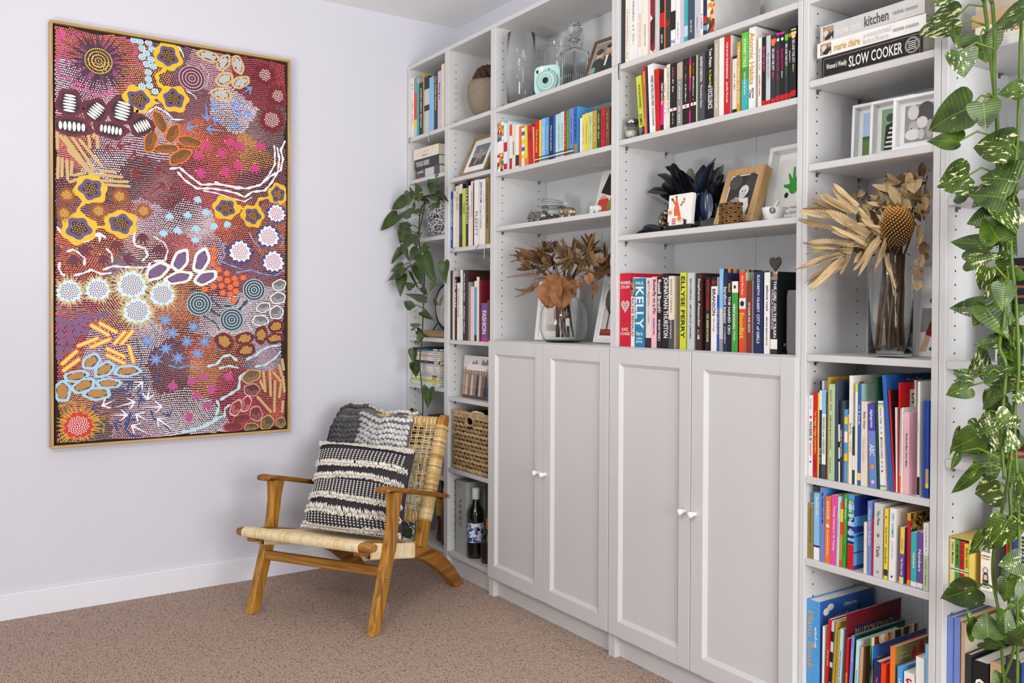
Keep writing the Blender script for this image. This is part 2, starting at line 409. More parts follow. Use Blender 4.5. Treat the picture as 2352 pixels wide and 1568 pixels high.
BOOKS = {
 'D4': (1.066, 'books on the counter above the doors', [
  (1623.2, 58.1, 247, 150, -268, 0, 'crimson', None, [], [("WOMEN'S", 'white', 0.1, 0.16, 0.85, 'h'), ('STUFF', 'white', 0.165, 0.215, 0.7, 'h'), ('KAZ', 'white', 0.74, 0.79, 0.5, 'h'), ('COOKE', 'white', 0.8, 0.85, 0.75, 'h')], 0, "thick crimson book with white heart at row's start before white one on the door counter"),
  (1682.3, 18.4, 233, 158, -268, 0, 'white', None, [(0, 0.28, '@photo')], [('RICHIE BENAUD', 'brown', 0.3, 0.85, 0.7, 'v')], 0, 'white book with photo on its spine between crimson and teal ones on the door counter'),
  (1701.5, 49.8, 228, 150, -268, 0, 'teal', None, [], [('PAUL', 'white', 0.04, 0.1, 0.75, 'h'), ('KELLY', 'white', 0.12, 0.73, 0.82, 'v'), ('How to', 'white', 0.76, 0.84, 0.6, 'h'), ('make', 'white', 0.85, 0.89, 0.6, 'h'), ('gravy', 'white', 0.9, 0.95, 0.6, 'h')], 0, 'thick teal book with white lettering between white and pale pink ones on the door counter'),
  (1757.7, 27.2, 228, 155, -268, 0, 'pale pink', None, [(0.86, 1, 'dark brown')], [('MATT PRESTON', 'grey', 0.04, 0.4, 0.4, 'v'), ('~9', 'grey', 0.42, 0.66, 0.28, 'v')], 0, 'pale pink book with grey lettering between teal and pink ones on the door counter'),
  (1785.7, 25.2, 231, 157, -268, 0, 'pink', None, [], [('Butterfly on a Pin', 'black', 0.04, 0.52, 0.72, 'v'), ('ALANNAH HILL', 'black', 0.58, 0.82, 0.32, 'v')], 0, 'pink book with black lettering between pale pink and black ones on the door counter'),
  (1812.1, 23.6, 230, 157, -268, 0, 'black', None, [], [('Russell Brand', 'white', 0.04, 0.44, 0.7, 'v'), ('MY BOOKY WOOK 2', 'white', 0.6, 0.9, 0.5, 'v')], 0, 'black book with script lettering between pink and large black ones on the door counter'),
  (1837.7, 28.4, 240, 160, -268, 0, 'black', None, [], [('JOHNATHAN THURSTON', 'white', 0.05, 0.86, 0.95, 'v')], 0, 'large black book with tall white lettering between black and cream ones on the door counter'),
  (1867.3, 24.4, 231, 160, -268, 0, 'cream', 'beige', [(0.6, 1, 'dark grey')], [('SHANIA TWAIN', 'grey', 0.04, 0.5, 0.4, 'v'), ('From This Moment On', 'white', 0.6, 0.86, 0.25, 'v')], 0, 'cream book with grey lettering between large black and yellow green ones on the door counter'),
  (1920.3, 26.3, 240, 160, -268, 0, 'yellow green', None, [], [('ELLYSE PERRY', 'black', 0.05, 0.86, 0.66, 'v')], 0, 'yellow green book with black lettering between cream and silver ones on the door counter'),
  (1953.1, 29.9, 238, 165, -268, 0, 'silver', 'aqua', [], [('BECOMING – MICHELLE OBAMA', 'dark grey', 0.06, 0.88, 0.24, 'v')], 0, 'silver book, dark grey lettering, between yellow green and dark brown ones on the door counter'),
  (1990.8, 25.3, 236, 170, -268, 0, 'dark brown', None, [], [('Stephanie Alexander', 'white', 0.07, 0.7, 0.5, 'v'), ('~8', 'white', 0.74, 0.86, 0.5, 'v')], 0, 'dark brown book with white lettering between silver and black ones on the door counter'),
  (2031.6, 20.7, 222, 150, -268, 0, 'black', None, [], [('ANTHONY BOURDAIN', 'red', 0.03, 0.45, 0.55, 'v'), ('NO RESERVATIONS', 'lemon', 0.5, 0.88, 0.45, 'v')], 0, 'black book with red lettering between dark brown and white ones on the door counter'),
  (2055.9, 23.2, 222, 151, -268, 0, 'white', None, [(0, 0.125, 'black')], [('AN', 'red', 0.03, 0.11, 0.8, 'h'), ('BRANSON', 'black', 0.16, 0.52, 0.6, 'v'), ('Like a Virgin', 'red', 0.55, 0.74, 0.35, 'v')], 0, 'white book with black lettering between black and royal blue ones on the door counter'),
  (2081.2, 8.0, 168, 114, -268, 0, 'royal blue', None, [], [('~19', 'lemon', 0.05, 0.9, 0.5, 'v')], 0, 'royal blue book, lemon lettering, between white and light blue ones on the door counter'),
  (2090.2, 14.9, 246, 200, -268, 0, 'light blue', '@shelfphoto', [(0.48, 0.85, 'pale grey'), (0.85, 1, 'grey')], [('~16', 'white', 0.1, 0.26, 0.4, 'v'), ('~6', 'white', 0.5, 0.62, 0.3, 'v')], 0, 'light blue book with white lettering between royal blue and navy ones on the door counter'),
  (2106.5, 15.7, 233, 158, -268, 0, 'navy', None, [], [('barefoot investor', 'white', 0.18, 0.65, 0.75, 'v'), ('~20', 'white', 0.68, 0.9, 0.4, 'v')], 0, 'navy book with white lettering between light blue and black ones on the door counter'),
  (2123.3, 14.9, 212, 140, -268, 0, 'black', None, [], [('MALLEY', 'yellow', 0.05, 0.18, 0.5, 'v'), ('THE NAKED CEO', 'white', 0.23, 0.76, 0.7, 'v')], 0, 'black book with yellow and white lettering between navy and green ones on the door counter'),
  (2140.6, 23.0, 207, 140, -268, 0, 'green', 'black', [(0, 0.16, 'white')], [('naked economics', 'white', 0.32, 0.68, 0.5, 'v'), ('Wheelan', 'white', 0.7, 0.84, 0.3, 'v')], 0, 'green book with white top band between black and orange red ones on the door counter'),
  (2169.8, 22.6, 232, 160, -268, 0, 'orange red', 'pale green', [(0.32, 0.455, 'white')], [('Darya Pino Rose', 'white', 0.04, 0.28, 0.4, 'v'), ('foodist', 'yellow green', 0.5, 0.83, 0.85, 'v')], 0, 'orange red book with white band between green and rust ones on the door counter'),
  (2199.4, 18.7, 207, 140, -268, 0, 'rust', 'white', [], [('OF SUGAR AND SNOW', 'white', 0.3, 0.72, 0.42, 'v')], 0, 'rust book with white lettering between orange red and wide navy ones on the door counter'),
  (2225.6, 34.4, 232, 165, -268, 0, 'navy', None, [], [('ELIZABETH GILBERT', 'white', 0.04, 0.5, 0.26, 'v'), ('CITY of GIRLS', 'white', 0.52, 0.88, 0.3, 'v')], 0, 'wide navy book with white lettering between rust and white ones on the door counter'),
  (2264.4, 20.4, 229, 156, -268, 0, 'white', 'lemon', [], [('jellicoe road', 'black', 0.13, 0.5, 0.5, 'v'), ('MELINA MARCHETTA', 'black', 0.55, 0.9, 0.25, 'v')], 0, 'white book with black lettering between wide navy and charcoal ones on the door counter'),
  (2287.8, 22.8, 230, 165, -268, 0, 'charcoal', 'black', [(0, 0.1, '@photo'), (0.82, 0.94, 'white')], [('THE GIRL ON THE TRAIN', 'white', 0.11, 0.8, 0.42, 'r'), ('PAULA HAWKINS', 'silver', 0.22, 0.7, 0.36, 'l')], 0, "charcoal book at row's end after white one on the door counter"),
 ]),
 'D2': (1.764, 'paperbacks and films above the feathers', [
  (1722.1, 24.1, 200, 136, -268, -6.1, 'lime', None, [(0.86, 1, '@photo')], [('DOUCHE JOURNALS', 'black', 0.15, 0.55, 0.55, 'v'), ('SCHMIDT', 'black', 0.64, 0.84, 0.6, 'v')], 0, "lime book with black lettering at row's start before orange one above black feathers"),
  (1747.2, 11.0, 228, 155, -268, -3.6, 'orange', None, [(0, 0.08, 'red')], [('~19', 'brown', 0.16, 0.85, 0.5, 'v')], 0, 'thin orange book with brown lettering between lime and navy ones above black feathers'),
  (1759.2, 6.1, 221, 150, -268, -2.4, 'navy', None, [], [], 0, 'thin navy book between orange and white ones above black feathers'),
  (1772.5, 27.8, 225, 153, -268, -3.3, 'white', None, [], [('WHERE THE WILD DADS WENT', 'black', 0.17, 0.62, 0.5, 'r'), ('KATIE BLACKBURN', 'black', 0.64, 0.9, 0.3, 'r')], 0, 'white book with black lettering between navy and red ones above black feathers'),
  (1801.3, 21.2, 203, 138, -268, -2.5, 'red', None, [], [('~7', 'dark red', 0.2, 0.5, 0.3, 'v')], 0, 'red book with dark red lettering between white and black ones above black feathers'),
  (1823.5, 14.5, 192, 131, -268, 0, 'black', None, [(0.5, 0.9, 'magenta')], [('TRENT DALTON', 'white', 0.2, 0.56, 0.62, 'v')], 0, 'black book with magenta patches between red and ivory ones above black feathers'),
  (1839.3, 11.7, 197, 134, -268, 0, 'ivory', None, [], [('~13', 'orange', 0.1, 0.9, 0.6, 'v')], 0, 'ivory book with orange lettering between black and cream ones above black feathers'),
  (1851.8, 15.5, 206, 140, -268, 0, 'cream', None, [], [('A YEAR IN PROVENCE', 'grey', 0.05, 0.55, 0.6, 'v'), ('Peter Mayle', 'grey', 0.58, 0.75, 0.4, 'v')], 0, 'cream book with grey lettering between ivory and black ones above black feathers'),
  (1868.5, 27.6, 204, 139, -268, 0, 'black', None, [(0.69, 0.735, 'white')], [('~11', 'orange', 0.06, 0.22, 0.3, 'v'), ('~11', 'white', 0.24, 0.45, 0.3, 'v'), ('~18', 'white', 0.76, 0.95, 0.2, 'v')], 0, 'black book with white band between cream and beige-grey ones above black feathers'),
  (1899.8, 25.0, 200, 136, -268, 0, 'beige', None, [(0.25, 1, 'grey')], [('~19', 'ivory', 0.3, 0.95, 0.3, 'v')], 0, 'beige and grey book with ivory lettering between black and black ones above black feathers'),
  (1926.0, 28.3, 206, 140, -268, 0, 'black', None, [(0.69, 0.745, 'white')], [('~16', 'orange', 0.1, 0.35, 0.25, 'v'), ('~20', 'white', 0.37, 0.66, 0.25, 'v')], 0, 'black book with orange lettering, white band between beige-grey and thin patterned ones above black feathers'),
  (1955.5, 6.5, 204, 139, -268, 0, 'magenta', None, [(0.1, 0.3, 'orange'), (0.5, 0.8, 'dark red')], [], 0, 'thin patterned book between black and black ones above black feathers'),
  (1963.2, 21.7, 206, 140, -268, 0, 'black', None, [(0.69, 0.735, 'white')], [('~9', 'orange', 0.1, 0.27, 0.3, 'v'), ('~17', 'white', 0.3, 0.66, 0.28, 'v')], 0, 'black book, orange title, white band, between thin patterned and pale green ones above black feathers'),
  (1986.1, 5.6, 206, 140, -268, 0, 'pale green', None, [], [], 0, 'thin pale green book between black and dark grey ones above black feathers'),
  (1992.4, 30.7, 208, 141, -268, 0, 'dark grey', None, [], [('GEOFFREY ROBERTSON', 'white', 0.05, 0.42, 0.34, 'v'), ('The Justice Game', 'white', 0.46, 0.8, 0.32, 'v')], 0, 'dark grey book with white lettering between pale green and black ones above black feathers'),
  (2024.3, 9.0, 206, 140, -268, 0, 'black', None, [], [('~7', 'grey', 0.55, 0.75, 0.4, 'v')], 0, 'thin black book with grey lettering between dark grey and black ones above black feathers'),
  (2034.3, 25.0, 223, 152, -268, 0, 'black', None, [], [('Tom Peters', 'white', 0.05, 0.3, 0.5, 'v'), ('In Search', 'yellow green', 0.34, 0.54, 0.4, 'v'), ('of EXCELLENCE', 'white', 0.54, 0.86, 0.75, 'v')], 0, 'black book with large white title between black and beige ones above black feathers'),
  (2061.8, 19.3, 233, 158, -268, 0, 'beige', None, [], [('JORDAN B. PETERSON', 'ivory', 0.06, 0.5, 0.4, 'v'), ('12 RULES FOR LIFE', 'ivory', 0.53, 0.88, 0.42, 'v')], 0, 'beige book with ivory lettering between black and white ones above black feathers'),
  (2083.0, 19.1, 233, 158, -268, 0, 'white', None, [], [], 0, 'white book between beige and red ones above black feathers'),
  (2103.6, 22.9, 233, 158, -268, 0, 'red', 'white', [], [('YOUR 40 DAY TRANSFORMATION', 'white', 0.08, 0.54, 0.34, 'v'), ('Janelle Purcell', 'white', 0.58, 0.84, 0.4, 'v')], 0, 'red book with white lettering between white and black edged cream ones above black feathers'),
  (2136.6, 17.0, 167, 114, -268, 0, 'black', None, [(0.05, 0.93, 'cream')], [('~17', 'dark grey', 0.3, 0.6, 0.3, 'v')], 0, 'black edged cream book with dark grey lettering between red and gold ones above black feathers'),
  (2154.6, 12.2, 203, 138, -268, 0, 'gold', None, [], [('MIRACLE MORNING', 'white', 0.07, 0.55, 0.62, 'v'), ('HAL ELROD', 'white', 0.58, 0.88, 0.6, 'v')], 0, 'gold book with white lettering between black edged cream and green-turquoise ones above black feathers'),
  (2172.3, 25.1, 225, 153, -268, 0, 'bright green', None, [(0.6, 1, 'turquoise'), (0.45, 0.6, 'green')], [('ECKHART TOLLE', 'white', 0.08, 0.44, 0.4, 'v'), ('THE POWER OF NOW', 'white', 0.5, 0.8, 0.28, 'v')], 0, 'green and turquoise book with white lettering between gold and white ones above black feathers'),
  (2200.5, 23.3, 233, 160, -268, 0, 'white', None, [], [('Atomic Habits', 'gold', 0.06, 0.7, 0.8, 'v'), ('James', 'black', 0.74, 0.87, 0.4, 'r'), ('Clear', 'black', 0.76, 0.87, 0.4, 'l')], 0, 'white book with gold lettering between green-turquoise and ivory ones above black feathers'),
  (2235.2, 12.6, 196, 134, -268, 0, 'ivory', None, [], [('eat, pray, love', 'grey', 0.12, 0.5, 0.6, 'v'), ('ELIZABETH GILBERT', 'red', 0.54, 0.85, 0.4, 'v')], 0, 'ivory book with grey lettering between white and black ones above black feathers'),
  (2249.5, 13.9, 195, 133, -268, 0, 'black', None, [(0.92, 1, 'red')], [('SEX AND THE CITY', 'hot pink', 0.14, 0.5, 0.6, 'v')], 'dvd', 'black film case with pink title, red foot between ivory and silver ones above black feathers'),
  (2264.7, 15.7, 194, 132, -268, 0, 'silver', None, [(0.93, 1, 'red')], [('SEX AND THE CITY 2', 'grey', 0.25, 0.62, 0.4, 'v')], 'dvd', 'silver film case with grey lettering between black and charcoal ones above black feathers'),
  (2282.4, 16.5, 192, 131, -268, 0, 'charcoal', None, [(0.06, 0.12, 'orange'), (0.92, 1, 'red')], [('SEX AND THE CITY', 'white', 0.2, 0.52, 0.5, 'v'), ('SEASON 4', 'orange', 0.54, 0.64, 0.3, 'v')], 'dvd', 'charcoal film case with orange disc between silver and charcoal ones above black feathers'),
  (2300.2, 14.1, 193, 131, -268, 0, 'charcoal', None, [(0, 0.03, 'magenta'), (0.9, 0.98, 'red')], [('SEX AND THE CITY', 'magenta', 0.25, 0.55, 0.5, 'v'), ('SEASON 5', 'magenta', 0.58, 0.68, 0.3, 'v')], 'dvd', 'charcoal film case with magenta title between charcoal and black ones above black feathers'),
  (2315.5, 14.2, 192, 131, -268, 0, 'black', None, [(0, 0.03, 'magenta'), (0.9, 0.98, 'red')], [('SEX AND THE CITY', 'magenta', 0.24, 0.54, 0.5, 'v'), ('SEASON 6', 'white', 0.56, 0.66, 0.3, 'v')], 'dvd', 'black film case with magenta title between charcoal and charcoal ones above black feathers'),
  (2331.0, 12.8, 195, 133, -268, 0, 'charcoal', None, [(0.07, 0.11, 'bright green'), (0.9, 0.98, 'red')], [('SEX AND THE CITY', 'white', 0.2, 0.52, 0.55, 'v'), ('SEASON 1', 'green', 0.54, 0.65, 0.3, 'v')], 'dvd', 'charcoal film case with green disc between black and thin black ones above black feathers'),
  (2346.0, 6.7, 197, 134, -268, 0, 'black', None, [(0.08, 0.13, 'orange'), (0.9, 0.98, 'red')], [('SEASON 3', 'white', 0.2, 0.6, 0.6, 'v')], 'dvd', 'thin black film case with white lettering between charcoal and black ones above black feathers'),
  (2353.3, 17.0, 197, 134, -268, 0, 'black', None, [(0.03, 0.05, 'lemon'), (0.07, 0.11, 'lemon'), (0.88, 0.96, 'red')], [('SEX AND THE CITY', 'white', 0.18, 0.5, 0.5, 'v'), ('SEASON 2', 'lemon', 0.52, 0.62, 0.3, 'v')], 'dvd', "black film case with lemon stripes at row's end after thin black one above black feathers"),
 ]),
 'D1': (2.022, 'tall cookbooks on the top shelf', [
  (1623.2, 19.2, 280, 190, -268, 0, 'charcoal', None, [], [], 0, "charcoal book at row's start before ivory one on cookbook top shelf"),
  (1644.9, 20.4, 255, 173, -268, 0, 'ivory', None, [], [('~39', 'grey', 0.3, 0.95, 0.4, 'v')], 0, 'ivory book with grey lettering between charcoal and thick white ones on cookbook top shelf'),
  (1666.6, 41.1, 260, 177, -268, 0, 'white', None, [], [('~22', 'grey', 0.2, 0.62, 0.3, 'v'), ('~11', 'grey', 0.66, 0.82, 0.22, 'v')], 0, 'thick white book with grey lettering between ivory and white ones on cookbook top shelf'),
  (1709.1, 21.5, 242, 164, -268, 0, 'white', None, [], [('RAWVOLUTION CONTINUES', 'peach', 0.4, 0.85, 0.62, 'v')], 0, 'white book with peach lettering between thick white and ivory ones on cookbook top shelf'),
  (1732.0, 28.5, 219, 149, -268, 0, 'ivory', None, [], [('~18', 'grey', 0.5, 0.85, 0.3, 'v')], 0, 'ivory book with grey lettering between white and pink ones on cookbook top shelf'),
  (1762.7, 8.0, 216, 147, -268, 0, 'pink', None, [], [], 0, 'thin pink book between ivory and food patterned ones on cookbook top shelf'),
  (1772.1, 22.1, 202, 137, -268, 0, '@food', None, [], [], 0, 'food patterned book between pink and dotted grey ones on cookbook top shelf'),
  (1795.1, 21.0, 192, 131, -268, 0, 'pale grey', None, [], [], 0, 'dotted grey book between food patterned and black ones on cookbook top shelf'),
  (1818.2, 20.3, 183, 124, -268, 0, 'black', None, [(0.35, 0.6, 'red')], [('ANDREW SMITH', 'white', 0.72, 0.88, 0.5, 'v')], 0, 'black book with white lettering between dotted grey and orange ones on cookbook top shelf'),
  (1839.3, 5.1, 182, 124, -268, 0, 'orange', None, [], [], 0, 'thin orange book between black and charcoal ones on cookbook top shelf'),
  (1845.7, 23.3, 180, 122, -268, 0, 'charcoal', None, [], [('Table', 'red', 0.5, 0.62, 0.7, 'v')], 0, 'charcoal book with red lettering between orange and white ones on cookbook top shelf'),
  (1870.2, 20.5, 185, 126, -268, 0, 'white', None, [(0.4, 0.72, 'black')], [('N', 'purple', 0.88, 0.96, 0.8, 'h')], 0, 'white book with purple lettering between charcoal and white ones on cookbook top shelf'),
  (1892.3, 21.5, 172, 117, -268, 0, 'white', None, [], [('~24', 'grey', 0.6, 0.9, 0.3, 'v')], 0, 'white book with grey lettering between white and lavender ones on cookbook top shelf'),
  (1914.6, 15.5, 169, 115, -268, 0, 'lavender', None, [], [], 0, 'lavender book between white and turquoise-yellow ones on cookbook top shelf'),
  (1931.3, 15.4, 165, 112, -268, 0, 'turquoise', None, [(0.7, 0.9, 'aqua')], [], 0, 'turquoise and yellow book between lavender and slate ones on cookbook top shelf'),
  (1948.2, 28.3, 152, 105, -268, 0, 'slate', None, [], [('~11', 'silver', 0.6, 0.85, 0.4, 'v')], 0, 'slate book with silver lettering between turquoise-yellow and silver ones on cookbook top shelf'),
  (1977.6, 24.3, 158, 107, -268, 0, 'silver', None, [], [('~18', 'grey', 0.6, 0.9, 0.4, 'v')], 0, 'silver book with grey lettering between slate and white ones on cookbook top shelf'),
  (2002.7, 10.5, 150, 105, -268, 0, 'white', None, [], [('~9', 'purple', 0.55, 0.85, 0.7, 'v')], 0, 'thin white book with purple lettering between silver and navy striped ones on cookbook top shelf'),
  (2015.1, 14.2, 143, 105, -268, 0, 'navy', None, [(0.6, 0.75, 'red'), (0.8, 0.9, 'sky blue')], [], 0, 'navy striped book between white and colourful food ones on cookbook top shelf'),
  (2030.4, 31.1, 144, 200, -268, 0, '@food2', 'pale grey', [], [], 0, "colourful food book at row's end after navy striped one on cookbook top shelf"),
 ]),
 'C2': (1.756, 'small picture books below the camera', [
  (823.2, 45.2, 201, 136, -268, 0, '@dots', None, [(0.38, 0.62, 'white')], [], 0, "thick colourful dotted book at row's start before white-red one below mint camera"),
  (870.9, 24.7, 193, 131, -268, 0, 'white', None, [(0.4, 0.6, 'red'), (0.85, 0.97, 'red')], [], 0, 'white and red book between colourful dotted and aqua ones below mint camera'),
  (898.0, 16.3, 197, 200, -268, 0, 'aqua', 'aqua', [], [], 0, 'aqua book between white-red and ivory-red ones below mint camera'),
  (915.9, 17.0, 180, 123, -268, 0, 'ivory', None, [(0, 0.25, 'orange red'), (0.75, 1, 'red')], [], 0, 'ivory and red book between aqua and cream ones below mint camera'),
  (934.4, 24.8, 179, 122, -268, 0, 'cream', None, [], [('~13', 'dark green', 0.4, 0.7, 0.5, 'v')], 0, 'cream book with dark green lettering between ivory-red and white-charcoal ones below mint camera'),
  (960.8, 23.7, 172, 117, -268, 0, 'white', None, [(0.7, 0.95, 'charcoal')], [], 0, 'white and charcoal book between cream and orange ones below mint camera'),
  (986.9, 17.2, 162, 110, -268, 0, 'orange', None, [], [], 0, 'orange book between white-charcoal and blue spotted ones below mint camera'),
  (1005.6, 19.4, 153, 105, -268, 0, 'white', None, [(0.1, 0.2, 'blue'), (0.3, 0.42, 'yellow'), (0.5, 0.6, 'blue'), (0.7, 0.8, 'yellow')], [], 0, 'blue spotted book between orange and yellow ones below mint camera'),
  (1027.3, 16.9, 157, 107, -268, 0, 'yellow', None, [(0.8, 1, 'orange')], [], 0, 'yellow book between blue spotted and red ones below mint camera'),
  (1059.2, 32.3, 155, 106, -268, -4.7, 'red', None, [], [('~3', 'dark red', 0.2, 0.4, 0.5, 'v')], 0, 'red book with dark red lettering between yellow and lemon ones below mint camera'),
  (1092.5, 4.0, 146, 105, -268, -3.7, 'lemon', None, [], [], 0, 'thin lemon book between red and rounded red ones below mint camera'),
  (1096.9, 31.0, 164, 112, -268, 0, 'red', None, [(0.86, 0.885, 'navy'), (0.9, 0.925, 'lemon'), (0.935, 0.96, 'navy')], [("That's not my puppy", 'yellow', 0.2, 0.75, 0.45, 'v')], 0, 'rounded red book with yellow lettering between lemon and yellow ones below mint camera'),
  (1129.3, 13.9, 163, 111, -268, 0, 'yellow', None, [(0.86, 0.885, 'navy'), (0.9, 0.925, 'lemon'), (0.935, 0.96, 'navy')], [], 0, 'yellow book between rounded red and light blue ones below mint camera'),
  (1145.4, 24.6, 165, 112, -268, 0, 'light blue', None, [(0.86, 0.885, 'navy'), (0.9, 0.925, 'lemon'), (0.935, 0.96, 'navy')], [("That's not my baby", 'white', 0.2, 0.75, 0.4, 'v')], 0, 'light blue book with white lettering between yellow and sky blue ones below mint camera'),
  (1172.1, 21.4, 165, 112, -268, 0, 'sky blue', None, [(0.86, 0.885, 'navy'), (0.9, 0.925, 'lemon'), (0.935, 0.96, 'navy')], [("That's not my train", 'white', 0.2, 0.75, 0.4, 'v')], 0, 'sky blue book with white lettering between light blue and navy ones below mint camera'),
  (1195.6, 27.5, 164, 112, -268, 0, 'navy', None, [(0.86, 0.885, 'navy'), (0.9, 0.925, 'lemon'), (0.935, 0.96, 'navy')], [("That's not my reindeer", 'white', 0.2, 0.8, 0.4, 'v')], 0, 'navy book with white lettering between sky blue and blue ones below mint camera'),
  (1224.5, 13.3, 163, 111, -268, 0, 'blue', None, [(0.86, 0.885, 'navy'), (0.9, 0.925, 'lemon'), (0.935, 0.96, 'navy')], [], 0, 'blue book between navy and aqua ones below mint camera'),
  (1239.2, 12.5, 164, 112, -268, 0, 'aqua', None, [(0.86, 0.885, 'navy'), (0.9, 0.925, 'lemon'), (0.935, 0.96, 'navy')], [], 0, 'aqua book between blue and mint ones below mint camera'),
  (1253.0, 15.8, 165, 112, -268, 0, 'mint', None, [(0.86, 0.885, 'navy'), (0.9, 0.925, 'lemon'), (0.935, 0.96, 'navy')], [('~18', 'grey', 0.25, 0.8, 0.5, 'v')], 0, 'mint book with grey lettering between aqua and aqua ones below mint camera'),
  (1270.2, 21.8, 168, 114, -268, 0, 'aqua', None, [(0.86, 0.885, 'navy'), (0.9, 0.925, 'lemon'), (0.935, 0.96, 'navy')], [('~19', 'grey', 0.25, 0.8, 0.4, 'v')], 0, 'aqua book with grey lettering between mint and red ones below mint camera'),
  (1294.0, 13.5, 167, 113, -268, 0, 'red', None, [(0.86, 0.885, 'navy'), (0.9, 0.925, 'lemon'), (0.935, 0.96, 'navy')], [('~19', 'yellow', 0.2, 0.8, 0.5, 'v')], 0, 'red book with yellow lettering between aqua and green ones below mint camera'),
  (1308.8, 16.1, 168, 114, -268, 0, 'green', None, [(0.86, 0.885, 'navy'), (0.9, 0.925, 'lemon'), (0.935, 0.96, 'navy')], [], 0, 'green book between red and periwinkle ones below mint camera'),
  (1326.8, 24.5, 170, 116, -268, 0, 'periwinkle', None, [(0.86, 0.885, 'navy'), (0.9, 0.925, 'lemon'), (0.935, 0.96, 'navy')], [('~19', 'royal blue', 0.2, 0.8, 0.4, 'v')], 0, 'periwinkle book with royal blue lettering between green and tall blue ones below mint camera'),
  (1353.9, 19.0, 172, 210, -268, 0, 'blue', 'sky blue', [(0.78, 1, 'olive')], [('~15', 'navy', 0.15, 0.7, 0.5, 'v')], 0, 'tall blue book with navy lettering between periwinkle and white ones below mint camera'),
  (1391.7, 11.6, 125, 105, -268, 0, 'white', None, [], [], 0, 'white book between tall blue and lemon ones below mint camera'),
  (1404.5, 15.3, 134, 105, -268, 0, 'lemon', None, [], [('~24', 'olive', 0.2, 0.8, 0.4, 'v')], 0, 'lemon book with olive lettering between white and yellow ones below mint camera'),
  (1421.1, 20.8, 136, 105, -268, 0, 'yellow', None, [], [('~18', 'olive', 0.2, 0.8, 0.35, 'v')], 0, 'yellow book with olive lettering between lemon and pale green ones below mint camera'),
  (1443.7, 21.2, 136, 105, -268, 0, 'pale green', None, [], [('~8', 'green', 0.1, 0.35, 0.4, 'v'), ('~12', 'green', 0.5, 0.8, 0.3, 'v')], 0, 'pale green book with green lettering between yellow and mustard ones below mint camera'),
  (1466.8, 22.8, 137, 105, -268, 0, 'mustard', None, [], [('~19', 'lemon', 0.15, 0.8, 0.35, 'v')], 0, 'mustard book with lemon lettering between pale green and dark green ones below mint camera'),
  (1492.0, 18.3, 136, 105, -268, 0, 'dark green', None, [], [('~22', 'white', 0.1, 0.75, 0.4, 'v')], 0, 'dark green book with white lettering between mustard and red ones below mint camera'),
  (1513.2, 22.2, 136, 105, -268, 0, 'red', None, [], [('~12', 'dark red', 0.2, 0.8, 0.4, 'v')], 0, 'red book with dark red lettering between dark green and brown ones below mint camera'),
  (1538.4, 23.7, 136, 105, -268, 0, 'brown', None, [], [('~17', 'tan', 0.15, 0.8, 0.35, 'v')], 0, "brown book with tan lettering at row's end after red one below mint camera"),
 ]),
 'B3': (1.466, 'cookbooks below the framed dog photo', [
  (423.2, 19.6, 253, 172, -268, 0, 'royal blue', None, [], [('THE HAPPY COOKBOOK', 'white', 0.13, 0.62, 0.7, 'v'), ('~10', 'white', 0.68, 0.85, 0.5, 'v')], 0, "royal blue book with white lettering at row's start before ivory one below dog photo"),
  (445.9, 22.5, 253, 172, -268, 0, 'ivory', None, [], [], 0, 'ivory book between royal blue and cream ones below dog photo'),
  (470.3, 28.3, 274, 186, -268, 0, 'cream', None, [], [('~12', 'grey', 0.1, 0.4, 0.5, 'v')], 0, 'cream book with grey lettering between ivory and charcoal photo ones below dog photo'),
  (501.6, 24.9, 278, 189, -268, 0, 'charcoal', None, [(0, 0.15, 'cream'), (0.5, 0.8, 'slate')], [], 0, 'charcoal photo book between cream and lime ones below dog photo'),
  (529.5, 29.5, 256, 174, -268, 0, 'lime', None, [], [('Caper', 'navy', 0.25, 0.45, 0.5, 'v')], 0, 'lime book with navy lettering between charcoal photo and black ones below dog photo'),
  (561.9, 19.4, 288, 196, -268, 0, 'black', None, [], [('FOUR & 20 BLUE DUCKS', 'white', 0.12, 0.66, 0.7, 'v')], 0, 'black book with white lettering between lime and ivory ones below dog photo'),
  (583.3, 18.3, 263, 179, -268, 0, 'ivory', None, [], [('~6', 'grey', 0.3, 0.6, 0.5, 'v')], 0, 'ivory book with grey lettering between black and pale pink ones below dog photo'),
  (603.5, 19.1, 280, 190, -268, 0, 'pale pink', None, [], [('NEIGHBOURHOOD', 'grey', 0.15, 0.55, 0.5, 'v')], 0, 'pale pink book with grey lettering between ivory and charcoal ones below dog photo'),
  (623.5, 7.6, 272, 185, -268, 0, 'charcoal', None, [], [], 0, 'thin charcoal book between pale pink and white ones below dog photo'),
  (633.0, 38.5, 281, 191, -268, 0, 'white', 'dark red', [], [('PLENTY', 'grey', 0.48, 0.86, 0.6, 'v')], 0, 'thick white book with grey lettering between charcoal and white ones below dog photo'),
  (676.0, 24.9, 279, 190, -268, 0, 'white', None, [], [('JERUSALEM', 'royal blue', 0.04, 0.36, 0.8, 'v'), ('YOTAM OTTOLENGHI', 'royal blue', 0.38, 0.75, 0.4, 'v')], 0, 'white book with royal blue lettering between white and ivory ones below dog photo'),
  (702.8, 21.9, 278, 189, -268, 0, 'ivory', None, [], [('~10', 'tan', 0.2, 0.5, 0.3, 'v')], 0, 'ivory book with tan lettering between white and olive ones below dog photo'),
  (726.5, 29.7, 281, 191, -268, 0, 'olive', None, [], [('OTTOLENGHI SIMPLE', 'charcoal', 0.08, 0.76, 0.5, 'v')], 0, "olive book with charcoal lettering at row's end after ivory one below dog photo"),
 ]),
 'B4': (1.056, 'fashion books above the wedding photo', [
